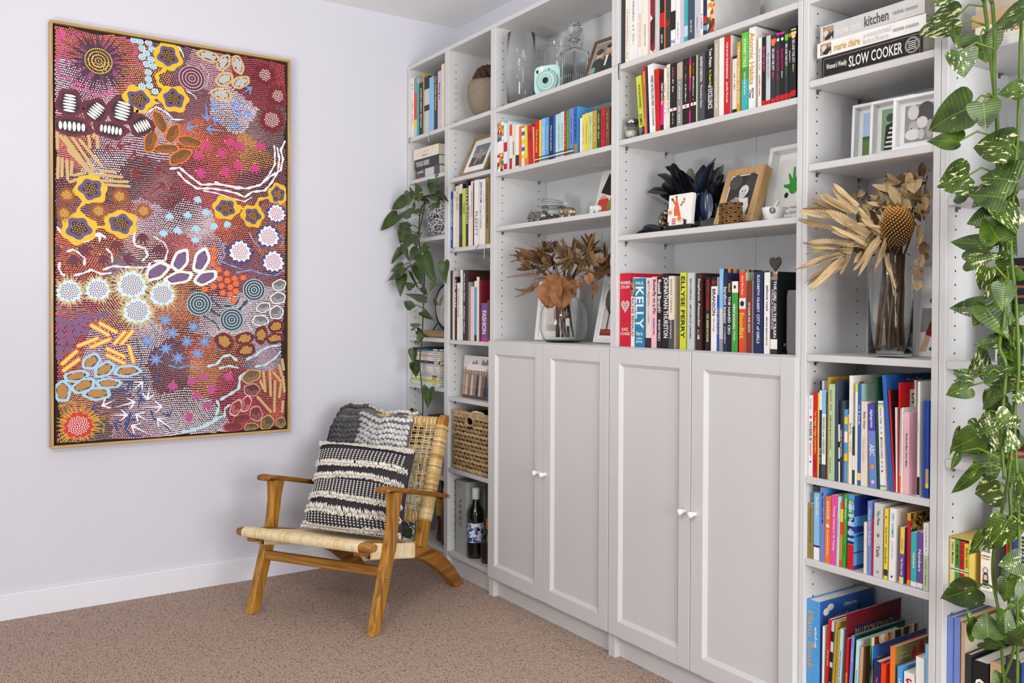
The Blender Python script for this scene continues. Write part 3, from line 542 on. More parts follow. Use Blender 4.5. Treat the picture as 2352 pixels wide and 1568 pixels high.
  (423.2, 17.4, 309, 210, -268, 0, 'black', None, [], [], 0, "black book at row's start before pale pink one above wedding photo"),
  (442.7, 20.4, 308, 209, -268, 0, 'pale pink', None, [], [], 0, 'pale pink book between black and black ones above wedding photo'),
  (464.3, 18.1, 281, 191, -268, 0, 'black', None, [], [('~9', 'white', 0.05, 0.5, 0.9, 'v')], 0, 'black book with white lettering between pale pink and ivory ones above wedding photo'),
  (484.6, 26.4, 254, 173, -268, 0, 'ivory', None, [], [('food fashion friends', 'grey', 0.1, 0.6, 0.5, 'v')], 0, 'ivory book with grey lettering between black and white ones above wedding photo'),
  (514.0, 19.8, 310, 211, -268, 0, 'white', None, [], [], 0, 'white book between ivory and charcoal ones above wedding photo'),
  (537.0, 22.7, 309, 225, -268, 0, 'charcoal', 'dark brown', [], [('Mary-Kate Olsen', 'white', 0.05, 0.45, 0.7, 'v'), ('Ashley Olsen', 'white', 0.5, 0.9, 0.7, 'v')], 0, 'charcoal book with white lettering between white and dark brown ones above wedding photo'),
  (561.8, 19.5, 308, 209, -268, 0, 'dark brown', None, [], [], 0, 'dark brown book between charcoal and grey ones above wedding photo'),
  (584.4, 18.3, 255, 173, -268, 0, 'grey', None, [], [], 0, 'grey book between dark brown and pale pink ones above wedding photo'),
  (604.8, 31.1, 234, 159, -268, 0, 'pale pink', None, [], [], 0, 'pale pink book between grey and sky blue ones above wedding photo'),
  (637.8, 16.9, 258, 176, -268, 0, 'sky blue', None, [(0, 0.1, 'ivory'), (0.9, 1, 'black')], [], 0, 'sky blue book between pale pink and cream ones above wedding photo'),
  (656.6, 19.7, 275, 187, -268, 0, 'cream', 'dark brown', [], [], 0, 'cream book between sky blue and dark red ones above wedding photo'),
  (678.3, 15.6, 260, 200, -268, 0, 'dark red', 'dark red', [], [], 0, 'dark red book between cream and purple ones above wedding photo'),
  (697.1, 47.1, 163, 111, -268, 0, 'purple', None, [(0.93, 1, 'magenta')], [('FASHION', 'white', 0.2, 0.8, 0.7, 'v')], 0, 'thick purple book with white lettering between dark red and brown ones above wedding photo'),
  (747.0, 11.4, 175, 119, -268, 0, 'brown', None, [], [], 0, "thin brown book at row's end after purple one above wedding photo"),
 ]),
 'A1': (2.02, 'cookbooks in the corner extension', [
  (23.2, 27.2, 291, 198, -268, 0, 'white', None, [], [('~5', 'dark red', 0.05, 0.2, 0.5, 'v'), ('~10', 'orange', 0.3, 0.8, 0.4, 'v')], 0, "white book with orange lettering at row's start before photo striped one beside painting wall"),
  (52.2, 27.8, 284, 193, -268, 0, 'pale grey', None, [(0, 0.25, 'grey'), (0.25, 0.7, 'orange red'), (0.7, 0.85, 'yellow')], [], 0, 'photo striped book between white and turquoise ones beside painting wall'),
  (82.6, 21.5, 252, 172, -268, 0, 'turquoise', None, [], [], 0, 'turquoise book between photo striped and black ones beside painting wall'),
  (106.7, 36.5, 250, 200, -268, 0, 'black', None, [], [("JAMIE'S GREAT BRITAIN", 'white', 0.1, 0.85, 0.5, 'v')], 0, 'thick black book with white lettering between turquoise and mustard ones beside painting wall'),
  (146.4, 11.8, 287, 215, -268, 0, 'mustard', None, [], [], 0, 'mustard book between black and black-silver photo ones beside painting wall'),
  (160.7, 48.1, 266, 181, -268, 0, 'black', None, [(0.22, 0.5, 'pale grey'), (0.6, 1, 'silver')], [], 0, 'thick black and silver photo book between mustard and light blue ones beside painting wall'),
  (211.3, 46.3, 255, 174, -268, 0, 'light blue', None, [], [], 0, 'thick light blue book between black-silver photo and dark brown ones beside painting wall'),
  (259.9, 33.6, 264, 179, -268, 0, 'dark brown', None, [(0.7, 1, 'charcoal')], [('The Green Kitchen', 'peach', 0.05, 0.65, 0.5, 'v')], 0, 'dark brown book with peach lettering between light blue and lavender ones beside painting wall'),
  (295.8, 32.3, 265, 180, -268, 0, 'lavender', None, [], [('Eating In', 'charcoal', 0.2, 0.5, 0.5, 'v')], 0, 'lavender book with charcoal lettering between dark brown and cream ones beside painting wall'),
  (330.4, 28.0, 290, 197, -268, 0, 'cream', None, [], [], 0, "cream book at row's end after lavender one beside painting wall"),
 ]),
 'E5': (0.744, 'tall picture books below the banksia vase', [
  (2423.2, 13.7, 217, 147, -268, 0, 'white', None, [], [('Eric Carle', 'grey', 0.05, 0.17, 0.4, 'v'), ('WHERE IS', 'black', 0.32, 0.56, 0.6, 'v'), ('Caterpillar?', 'red', 0.58, 0.75, 0.5, 'v')], 0, "white book with black lettering at row's start before red one below banksia vase"),
  (2438.4, 14.2, 227, 154, -268, 0, 'red', 'green', [], [('Ten Wiggly Wiggly Caterpillars', 'yellow', 0.22, 0.72, 0.5, 'v'), ('~7', 'dark red', 0.78, 0.95, 0.3, 'v')], 0, 'red book with yellow lettering between white and yellow ones below banksia vase'),
  (2453.2, 4.2, 226, 154, -268, 0, 'yellow', None, [], [], 0, 'thin yellow book between red and navy ones below banksia vase'),
  (2458.4, 7.1, 258, 175, -268, 0, 'navy', 'ivory', [(0.1, 0.3, 'white')], [('~9', 'white', 0.6, 0.95, 0.6, 'v')], 0, 'thin navy book with white lettering between yellow and light blue ones below banksia vase'),
  (2466.6, 12.4, 235, 160, -268, 0, 'light blue', None, [(0.27, 0.84, 'white'), (0.84, 1, 'dark grey')], [('VEGGIES with WEDGIES', 'green', 0.3, 0.72, 0.5, 'v')], 0, 'light blue book with green lettering between navy and charcoal ones below banksia vase'),
  (2479.6, 4.0, 228, 155, -268, 0, 'charcoal', None, [], [], 0, 'thin charcoal book between light blue and mustard ones below banksia vase'),
  (2484.6, 4.0, 269, 232, -268, 0, 'mustard', 'mustard', [], [], 0, 'thin mustard book between charcoal and pale green ones below banksia vase'),
  (2489.1, 10.5, 251, 171, -268, 0, 'pale green', None, [], [('McBRATNEY · JERAM', 'dark green', 0.05, 0.28, 0.4, 'v'), ('GUESS HOW MUCH I LOVE YOU', 'dark green', 0.32, 0.68, 0.45, 'v'), ('WALKER BOOKS', 'dark green', 0.74, 0.95, 0.3, 'v')], 0, 'pale green book, dark green lettering, between mustard and second pale green ones below banksia vase'),
  (2500.4, 6.5, 252, 171, -268, 0, 'pale green', None, [], [], 0, 'thin second pale green book between pale green and slate ones below banksia vase'),
  (2507.8, 9.1, 262, 225, -268, 0, 'slate', 'slate', [], [], 0, 'thin slate book between second pale green and white ones below banksia vase'),
  (2520.6, 4.0, 148, 105, -268, -0.9, 'white', None, [(0.3, 0.4, 'black'), (0.6, 0.65, 'black')], [], 0, 'thin white book between slate and charcoal ones below banksia vase'),
  (2525.2, 5.4, 211, 210, -268, 0, 'charcoal', None, [], [('KISSED BY THE MOON', 'white', 0.35, 0.7, 0.7, 'v')], 0, 'thin charcoal book with white lettering between white and slate ones below banksia vase'),
  (2531.5, 5.0, 211, 144, -268, 0, 'slate', None, [], [], 0, 'thin slate book between charcoal and sky blue patterned ones below banksia vase'),
  (2537.1, 9.2, 189, 128, -268, 0, 'sky blue', None, [(0.1, 0.2, 'yellow'), (0.3, 0.45, 'white'), (0.6, 0.7, 'yellow')], [], 0, 'thin sky blue patterned book between slate and gold ones below banksia vase'),
  (2547.2, 4.0, 177, 120, -268, 0, 'gold', None, [], [], 0, 'thin gold book between sky blue patterned and white ones below banksia vase'),
  (2551.5, 9.2, 277, 232, -268, 0, 'white', 'ivory', [], [('Pig the Pug', 'black', 0.42, 0.56, 0.5, 'v'), ('Aaron Blabey', 'grey', 0.6, 0.72, 0.4, 'v')], 0, 'white book, grey and black lettering, between gold and dark green ones below banksia vase'),
  (2562.2, 6.4, 147, 105, -268, 0, 'dark green', None, [(0.5, 0.75, 'white')], [], 0, 'thin dark green book between white and ivory-yellow ones below banksia vase'),
  (2569.7, 7.0, 257, 174, -268, 0, 'ivory', None, [(0, 0.08, 'yellow')], [], 0, 'thin ivory and yellow book between dark green and blue ones below banksia vase'),
  (2577.5, 9.2, 258, 225, -268, 0, 'blue', 'mint', [(0.88, 0.95, 'lemon')], [('~11', 'white', 0.1, 0.5, 0.5, 'v')], 0, 'thin blue book with white lettering between ivory-yellow and cream ones below banksia vase'),
  (2587.8, 18.0, 214, 146, -268, 0, 'cream', None, [], [('Baby Days', 'rust', 0.1, 0.34, 0.4, 'v'), ('Alison Lester', 'pink', 0.42, 0.72, 0.45, 'v')], 0, 'cream book with rust lettering between blue and violet ones below banksia vase'),
  (2614.1, 20.2, 209, 150, -268, -2.4, 'violet', None, [(0.32, 1, 'periwinkle')], [('Alphaprints', 'white', 0.06, 0.28, 0.5, 'v'), ('ABC', 'white', 0.48, 0.62, 0.7, 'v')], 0, 'violet book with white lettering between cream and dark green ones below banksia vase'),
  (2637.9, 5.7, 278, 232, -268, -2.6, 'dark green', None, [], [], 0, 'thin dark green book between violet and white ones below banksia vase'),
  (2644.6, 14.7, 219, 149, -268, -2.3, 'white', None, [(0.02, 0.04, 'sky blue'), (0.045, 0.065, 'yellow'), (0.95, 0.97, 'sky blue'), (0.975, 0.99, 'yellow')], [('Hervé Tullet', 'grey', 0.08, 0.26, 0.4, 'v'), ('PRESS HERE', 'grey', 0.42, 0.66, 0.35, 'v')], 0, 'white book with coloured dots between dark green and leaning blue ones below banksia vase'),
  (2671.7, 10.6, 285, 232, -268, -5.1, 'blue', 'blue', [], [], 0, 'thin leaning blue book between white and red ones below banksia vase'),
  (2682.9, 4.6, 248, 200, -268, -4.2, 'red', 'dark brown', [], [], 0, 'thin red book between leaning blue and ivory ones below banksia vase'),
  (2688.5, 4.0, 207, 140, -268, -1.2, 'ivory', None, [], [], 0, 'thin ivory book between red and red ones below banksia vase'),
  (2693.5, 4.0, 268, 210, -268, 0, 'red', 'red', [], [], 0, 'thin red book between ivory and pale grey ones below banksia vase'),
  (2697.7, 4.0, 205, 140, -268, -0.8, 'pale grey', None, [(0.8, 1, 'orange')], [], 0, 'thin pale grey book between red and ivory ones below banksia vase'),
  (2701.7, 5.4, 208, 141, -268, 0, 'ivory', 'white', [], [], 0, 'thin ivory book between pale grey and pink ones below banksia vase'),
  (2708.0, 15.5, 198, 150, -268, 0, 'pink', 'pink', [], [('Rock-A-Bye Your Bear', 'black', 0.18, 0.75, 0.4, 'v')], 0, 'pink book with black lettering between ivory and white ones below banksia vase'),
  (2695.8, 5.7, 272, 170, -208, 0, 'white', 'white', [], [], 0, 'thin white book with tall cover between pink and white ones below banksia vase'),
  (2745.0, 5.9, 274, 225, -268, 0, 'white', 'white', [(0.83, 0.99, 'black')], [('~11', 'grey', 0.2, 0.6, 0.3, 'v')], 0, 'thin white book with grey lettering between white and royal blue ones below banksia vase'),
  (2760.1, 5.6, 229, 156, -268, 0, 'royal blue', None, [], [('~10', 'navy', 0.1, 0.6, 0.5, 'v')], 0, 'thin royal blue book with navy lettering between white and blue-tan ones below banksia vase'),
  (2766.7, 7.8, 230, 156, -268, 0, 'royal blue', None, [(0.7, 0.85, 'tan'), (0.85, 0.9, 'yellow')], [], 0, "thin blue and tan book at row's end after royal blue one below banksia vase"),
 ]),
 'E6': (0.524, 'board books on the shelf above the picture books', [
  (2423.2, 18.1, 148, 105, -268, 0, 'olive', None, [], [('Who Sank the Boat? Pamela Allen', 'brown', 0.08, 0.72, 0.32, 'v'), ('~6', 'brown', 0.8, 0.96, 0.2, 'v')], 0, "olive book with brown lettering at row's start before light blue one on board book shelf"),
  (2443.1, 17.9, 178, 121, -268, 0, 'light blue', None, [(0.78, 0.81, 'indigo'), (0.81, 1, 'white')], [('Bedtime baby', 'white', 0.06, 0.34, 0.5, 'v')], 0, 'light blue book with white lettering between olive and periwinkle ones on board book shelf'),
  (2463.0, 14.2, 196, 190, -268, 0, 'periwinkle', 'sky blue', [], [('My Daddy Loves Me', 'navy', 0.06, 0.5, 0.5, 'v')], 0, 'periwinkle book with navy lettering between light blue and orange ones on board book shelf'),
  (2478.2, 17.1, 175, 119, -268, 0.6, 'orange', None, [], [('KATE RITCHIE', 'white', 0.07, 0.34, 0.4, 'v'), ('I Just Couldn’t Wait to Meet You', 'white', 0.5, 0.88, 0.4, 'v')], 0, 'orange book with white lettering between periwinkle and hot pink ones on board book shelf'),
  (2496.3, 18.6, 182, 150, -268, 1.0, 'hot pink', None, [], [('Yummy, Yummy in My Tummy', 'white', 0.15, 0.8, 0.4, 'v')], 0, 'hot pink book with white lettering between orange and aqua ones on board book shelf'),
  (2515.9, 7.6, 181, 123, -268, 1.2, 'aqua', None, [], [('~14', 'grey', 0.1, 0.8, 0.4, 'v')], 0, 'aqua book, grey lettering, between hot pink and orange red ones on board book shelf'),
  (2524.4, 7.9, 167, 114, -268, 1.4, 'orange red', None, [(0.1, 0.3, 'yellow'), (0.5, 0.9, 'mustard')], [], 0, 'thin orange red book between aqua and green ones on board book shelf'),
  (2533.3, 9.8, 191, 130, -268, 2.0, 'green', None, [], [('GUESS WHO?', 'white', 0.05, 0.34, 0.5, 'v'), ('On the Move', 'orange red', 0.38, 0.58, 0.5, 'v'), ('Jeannette Rowe', 'black', 0.66, 0.86, 0.3, 'v')], 0, 'green book, white lettering, between orange red and light blue ones on board book shelf'),
  (2549.4, 17.8, 192, 120, -268, 0.5, 'light blue', '@stripes', [(0, 0.06, 'sky blue'), (0.06, 0.13, 'green'), (0.2, 0.26, 'green'), (0.3, 0.36, 'navy'), (0.42, 0.48, 'navy'), (0.54, 0.58, 'navy'), (0.62, 0.66, 'navy'), (0.665, 1, 'red')], [('Guess What?', 'white', 0.08, 0.42, 0.7, 'v'), ('Zoom', 'white', 0.45, 0.55, 0.4, 'v')], 0, 'light blue book, blue green stripes, between green and large indigo ones on board book shelf'),
  (2539.0, 7.5, 182, 150, -198, 0, 'indigo', 'indigo', [], [], 0, 'large indigo book between light blue and cream ones on board book shelf'),
  (2598.7, 8.7, 130, 105, -268, 0, 'cream', None, [], [], 0, 'thin cream book between large indigo and periwinkle ones on board book shelf'),
  (2608.4, 12.2, 185, 126, -268, 0.2, 'periwinkle', None, [], [('Whose Feet?', 'lemon', 0.1, 0.38, 0.5, 'v'), ('On the Farm', 'white', 0.4, 0.6, 0.5, 'v')], 0, 'periwinkle book with lemon lettering between cream and red ones on board book shelf'),
  (2622.3, 4.0, 144, 105, -268, 0.2, 'red', None, [], [], 0, 'thin red book between periwinkle and pale grey ones on board book shelf'),
  (2626.9, 24.8, 184, 190, -268, 0.5, 'pale grey', 'pale grey', [], [('Van Fleet', 'dark grey', 0.1, 0.3, 0.28, 'v'), ('Tails', 'rust', 0.5, 0.8, 0.35, 'v'), ('HMH', 'grey', 0.9, 0.96, 0.25, 'h')], 0, 'pale grey book with rust lettering between red and yellow ones on board book shelf'),
  (2656.4, 10.1, 175, 119, -268, 0.5, 'yellow', None, [(0.86, 0.95, 'charcoal')], [('Noisy Thomas', 'rust', 0.25, 0.5, 0.5, 'v'), ('Sound Book', 'charcoal', 0.55, 0.78, 0.45, 'v')], 0, 'thin yellow book with rust lettering between pale grey and white ones on board book shelf'),
  (2670.1, 17.6, 179, 140, -268, 0.9, 'white', 'ivory', [], [('1001 NAMES', 'turquoise', 0.07, 0.4, 0.4, 'v'), ('for beautiful babies', 'light blue', 0.45, 0.7, 0.2, 'v')], 0, 'white book with turquoise lettering between yellow and purple-yellow ones on board book shelf'),
  (2699.5, 10.6, 138, 105, -268, 1.3, 'purple', None, [(0, 0.47, 'yellow'), (0.88, 1, 'lemon')], [('SHAPES', 'hot pink', 0.15, 0.45, 0.4, 'v'), ('My First 100', 'white', 0.5, 0.9, 0.55, 'v')], 0, 'purple and yellow book between white and gold edged red ones on board book shelf'),
  (2720.5, 8.9, 175, 150, -268, 0, 'gold', '@check', [(0.1, 0.92, 'red')], [('~20', 'rust', 0.1, 0.9, 0.4, 'v')], 0, 'gold edged red book, rust lettering, between purple-yellow and turquoise ones on board book shelf'),
  (2730.7, 14.9, 132, 105, -268, 0, 'turquoise', None, [(0.9, 0.99, 'white')], [('Alphabet', 'white', 0.3, 0.72, 0.5, 'v')], 0, 'turquoise book with white lettering between gold edged red and purple ones on board book shelf'),
  (2746.7, 15.1, 135, 105, -268, 0, 'purple', None, [(0.9, 0.99, 'white')], [('Numbers', 'white', 0.3, 0.7, 0.5, 'v')], 0, 'purple book with white lettering between turquoise and white-green ones on board book shelf'),
  (2763.3, 13.7, 160, 109, -268, 0, 'white', None, [(0.48, 1, 'pale green')], [('~16', 'grey', 0.06, 0.45, 0.25, 'v'), ('~20', 'dark green', 0.52, 0.94, 0.25, 'v')], 0, "white and green book, grey lettering, at row's end after purple one on board book shelf"),
 ]),
 'E7': (0.103, 'picture books on the lowest shelf', [
  (2423.2, 40.5, 310, 235, -268, 0, 'sky blue', 'blue', [], [('Plane Book', 'tan', 0.08, 0.62, 0.46, 'l'), ('wind-up', 'white', 0.2, 0.42, 0.3, 'r')], 0, "sky blue book, tan lettering, at row's start before white one on lowest picture shelf"),
  (2472.5, 5.0, 251, 171, -268, 0.5, 'white', 'ivory', [], [], 0, 'thin white book between sky blue and red ones on lowest picture shelf'),
  (2478.5, 7.9, 275, 187, -268, 3.0, 'red', 'red', [], [('I Can Help Thomas', 'white', 0.15, 0.6, 0.5, 'v')], 0, 'thin red book with white lettering between white and zebra striped ones on lowest picture shelf'),
  (2490.4, 7.9, 273, 210, -268, 2.7, 'pale grey', 'light blue', [(0.1, 0.2, 'black'), (0.3, 0.4, 'black'), (0.45, 0.6, 'black'), (0.7, 0.8, 'black')], [], 0, 'thin zebra striped book between red and mustard ones on lowest picture shelf'),
  (2499.3, 6.4, 274, 200, -268, 3.4, 'mustard', 'mustard', [], [], 0, 'thin mustard book between zebra striped and second mustard ones on lowest picture shelf'),
  (2508.0, 6.6, 256, 174, -268, 3.4, 'mustard', 'mustard', [], [], 0, 'thin second mustard book between mustard and aqua ones on lowest picture shelf'),
  (2516.7, 8.5, 261, 178, -268, 3.1, 'aqua', None, [], [('WE’RE GOING ON AN ELF CHASE', 'charcoal', 0.2, 0.6, 0.4, 'v')], 0, 'aqua book, charcoal lettering, between second mustard and dark red ones on lowest picture shelf'),
  (2537.1, 4.4, 305, 232, -268, 2.1, 'dark red', 'dark red', [], [], 0, 'thin dark red book between aqua and red ones on lowest picture shelf'),
  (2542.6, 7.2, 241, 164, -268, 1.6, 'red', None, [], [('TRUCKS &', 'yellow', 0.18, 0.7, 0.6, 'v')], 0, 'thin red book with yellow lettering between dark red and periwinkle ones on lowest picture shelf'),
  (2552.0, 8.3, 253, 220, -268, 2.9, 'periwinkle', 'dark green', [], [('~9', 'white', 0.1, 0.3, 0.4, 'v')], 0, 'thin periwinkle book with white lettering between red and aqua ones on lowest picture shelf'),
  (2568.9, 9.9, 246, 170, -268, 2.5, 'aqua', 'pale grey', [], [('ALISON LESTER', 'grey', 0.3, 0.55, 0.45, 'v')], 0, 'thin aqua book with grey lettering between periwinkle and tan ones on lowest picture shelf'),
  (2581.3, 8.6, 233, 159, -268, 2.5, 'tan', 'brown', [], [], 0, 'thin tan book between aqua and bright green ones on lowest picture shelf'),
  (2621.1, 4.0, 264, 200, -268, 0, 'bright green', '@shelfphoto', [], [], 0, 'thin bright green book between tan and light blue ones on lowest picture shelf'),
  (2614.6, 4.0, 244, 232, -268, 2.0, 'light blue', 'blue', [], [('THE WONKY DONKEY', 'navy', 0.15, 0.6, 0.4, 'v')], 0, 'light blue book, navy lettering, between bright green and navy ones on lowest picture shelf'),
  (2628.1, 18.7, 210, 110, -268, 0.8, 'navy', 'orange red', [], [('Alphaprints', 'hot pink', 0.1, 0.5, 0.4, 'v')], 0, 'navy book, hot pink lettering, between light blue and orange red ones on lowest picture shelf'),
  (2647.9, 9.7, 208, 100, -268, 1.2, 'orange red', None, [], [], 0, 'thin orange red book between navy and orange ones on lowest picture shelf'),
  (2675.2, 12.4, 260, 190, -268, 0.5, 'orange', 'olive', [], [], 0, 'orange book with tiger cover between orange red and sky blue ones on lowest picture shelf'),
  (2696.2, 13.1, 218, 150, -268, 0.4, 'sky blue', 'sky blue', [], [('~4', 'white', 0.1, 0.3, 0.5, 'v')], 0, 'sky blue book with white lettering between orange and white ones on lowest picture shelf'),
  (2716.0, 26.7, 211, 110, -268, -0.1, 'white', None, [], [('S', 'red', 0.05, 0.2, 0.6, 'h')], 0, 'white book with red lettering between sky blue and slim white ones on lowest picture shelf'),
  (2748.6, 21.9, 257, 40, -268, -0.4, 'white', 'white', [], [], 0, 'slim white book between white and light blue ones on lowest picture shelf'),
  (2773.5, 9.0, 294, 200, -268, -0.5, 'light blue', None, [], [], 0, "thin light blue book at row's end after slim white one on lowest picture shelf"),
 ]),
}
SPECIAL = {
 '@photo': pattern_mat(['2a2622','8a7a68','d8c7b0','4c5a6a','1a1a1a','b08a6a'],70,key='ph'),
 '@food': pattern_mat(['f1efe6','3a1512','d9b04a','7a2320','f5f0d8','201412'],26,key='f1'),
 '@food2': pattern_mat(['c23a1a','e9c06a','3a5a2a','f0e6d0','1d2d4a','8a1c14','e0833a'],60,key='f2'),
 '@dots': pattern_mat(['f2f0ea','e8762b','20242a','2f7f4a','f2f0ea','2f57a6','d8b02a','c2281f'],75,key='dt'),
 '@stripes': pattern_mat(['5aa53c','5aa9e0','2b3f95','4f9bd9'],40,stretch=(.01,.01,1),key='st'),
 '@check': pattern_mat(['cfa53a','241a10','8a6a20','caa040','1a140c'],150,key='ck'),
 '@shelfphoto': pattern_mat(['3a2418','c9a06a','7a1f1a','e3d2b0','1c2a3a','8a5a30'],90,stretch=(1,1,.15),key='sp'),
}
def bmat(c): return SPECIAL[c] if c in SPECIAL else mat(CN.get(c,c), .42, 'bk', vary=.05, scale=18, bump=.08, bscale=500)
M_page = mat('e6dfcd', .9, 'page', vary=.08, scale=120)
M_page2 = mat('f0ede6', .9, 'page2', vary=.05, scale=120)
COVER_TEXT = {   # (shelf, number in row): [(words, colour, distance behind spine, below top, length, height) in mm]
 ('E5',15):[('Shoes fr','black',75,26,95,20),('~6','rust',75,62,40,9),('~7','rust',78,76,50,8)],
 ('E5',23):[('Marcus Pfister','white',120,14,70,9)],
 ('E5',26):[('SP','charcoal',60,40,26,26)],
 ('E5',30):[('Don’t','charcoal',62,24,44,17),('Gwenda','charcoal',62,50,44,9)],
 ('E5',31):[('Who','charcoal',70,20,48,15),('Margaret','charcoal',70,38,50,8)],
 ('E5',9):[('THE','silver',80,30,60,22),('TO','silver',80,62,44,16)],
 ('E5',18):[('T','pale grey',130,34,40,26)],
 ('E7',0):[('Usborne','white',130,22,56,11),('wind-up','lemon',110,52,110,16)],
 ('E7',7):[('BALLROOM BONANZA','gold',118,58,168,26)],
 ('E7',13):[('The W','gold',70,44,100,26)],
 ('E7',16):[('Super','pale green',38,20,34,7),('Sounds','pale green',42,30,38,7)],
 ('E7',19):[('Wi','charcoal',22,28,20,13)],
 ('D2',23):[('THE INTERNATIONAL','red',90,16,125,7)],
 ('D4',22):[('Gripping, and','lemon',115,20,50,5),('PAULA','silver',65,205,70,9)],
 ('E6',15):[('1001','teal',95,32,40,12),('NAMES','charcoal',95,58,70,16)],
}
COVER_SHAPES = {  # (colour, r rectangle or e ellipse, centre behind spine, below top, half length, half height) mm
 ('E7',7):[('navy','r',118,58,88,19)], ('E5',26):[('ivory','r',60,40,20,22)], ('E7',0):[('white','e',28,30,12,10),('white','e',46,20,14,9),('charcoal','e',170,40,10,5)],
 ('E7',16):[('red','e',82,30,10,16),('red','e',112,22,11,18),('orange','e',100,62,36,30),('ivory','e',88,58,9,8),('black','e',88,58,4,5),('ivory','e',116,54,10,9),('black','e',116,54,5,6),('white','e',104,78,22,14),('black','r',92,70,1.2,10),('black','r',110,68,1.2,10),('black','r',101,66,1.2,10)],
 ('E5',29):[('sky blue','e',120,100,26,80)], ('E6',15):[('rust','e',70,130,14,26),('rust','e',72,96,9,9)], ('E7',13):[('red','e',190,20,18,12)], ('E5',9):[('navy','r',90,45,62,40)],
}
def heart_pts(n=28):
    return [(16*math.sin(t)**3/32, (13*math.cos(t)-5*math.cos(2*t)-2*math.cos(3*t)-math.cos(4*t)+2.5)/29) for t in [2*PI*k/n for k in range(n)]]
def decal(mb, pts, c, ux, uy, s, m): mb.poly([Vector(c)+Vector(ux)*(x*s)+Vector(uy)*(y*s) for x,y in pts], m)
CIRC = [(.5*math.cos(2*PI*k/16), .5*math.sin(2*PI*k/16)) for k in range(16)]
SQ = [(-.5,-.5),(.5,-.5),(.5,.5),(-.5,.5)]
DECALS = {  # flat spine marks: (outline, colour, fraction below top, size mm)
 ('D4',0):[('heart','white',.46,42),('heart','black',.46,34),('heart','white',.46,29),('heart','black',.46,22),('heart','white',.46,16),('heart','crimson',.46,9)],
 ('D4',18):[('circ','dark brown',.39,16)], ('D4',17):[('sq','dark green',.08,9)], ('D4',21):[], ('D4',5):[('circ','lemon',.47,17),('circ','black',.47,14),('circ','lemon',.47,8)],
 ('D2',8):[('circ','orange red',.712,7)],('D2',10):[('circ','orange red',.717,8)],('D2',12):[('circ','orange red',.712,7)],
 ('D2',27):[('circ','orange',.13,13)],('D2',30):[('circ','bright green',.13,12)],('D2',32):[('circ','lemon',.13,14)],('D2',28):[('circ','white',.1,9)],('D2',29):[('circ','white',.1,9)],
 ('E5',0):[('circ','red',.27,7),('circ','black',.82,5)],('E5',22):[('circ','light blue',.3,5.5),('circ','gold',.36,5.5),('circ','red',.42,5.5),('circ','gold',.69,5.5),('circ','light blue',.74,5.5),('circ','red',.79,5.5)],
 ('E5',20):[('circ','gold',.75,13),('circ','turquoise',.85,11),('circ','pink',.93,10)], ('E6',13):[('circ','tan',.42,9),('circ','brown',.44,6)],
 ('E6',14):[('circ','white',.12,7),('circ','dark red',.12,5)],('E6',15):[('circ','rust',.94,6)],('E6',3):[('circ','ivory',.44,10)],
 ('D1',2):[('circ','grey',.72,9),('circ','white',.72,7)], ('E7',2):[('circ','white',.09,11),('circ','red',.09,8)],
 ('E7',0):[('circ','white',.94,9)], ('E6',9):[], ('E6',0):[],
}
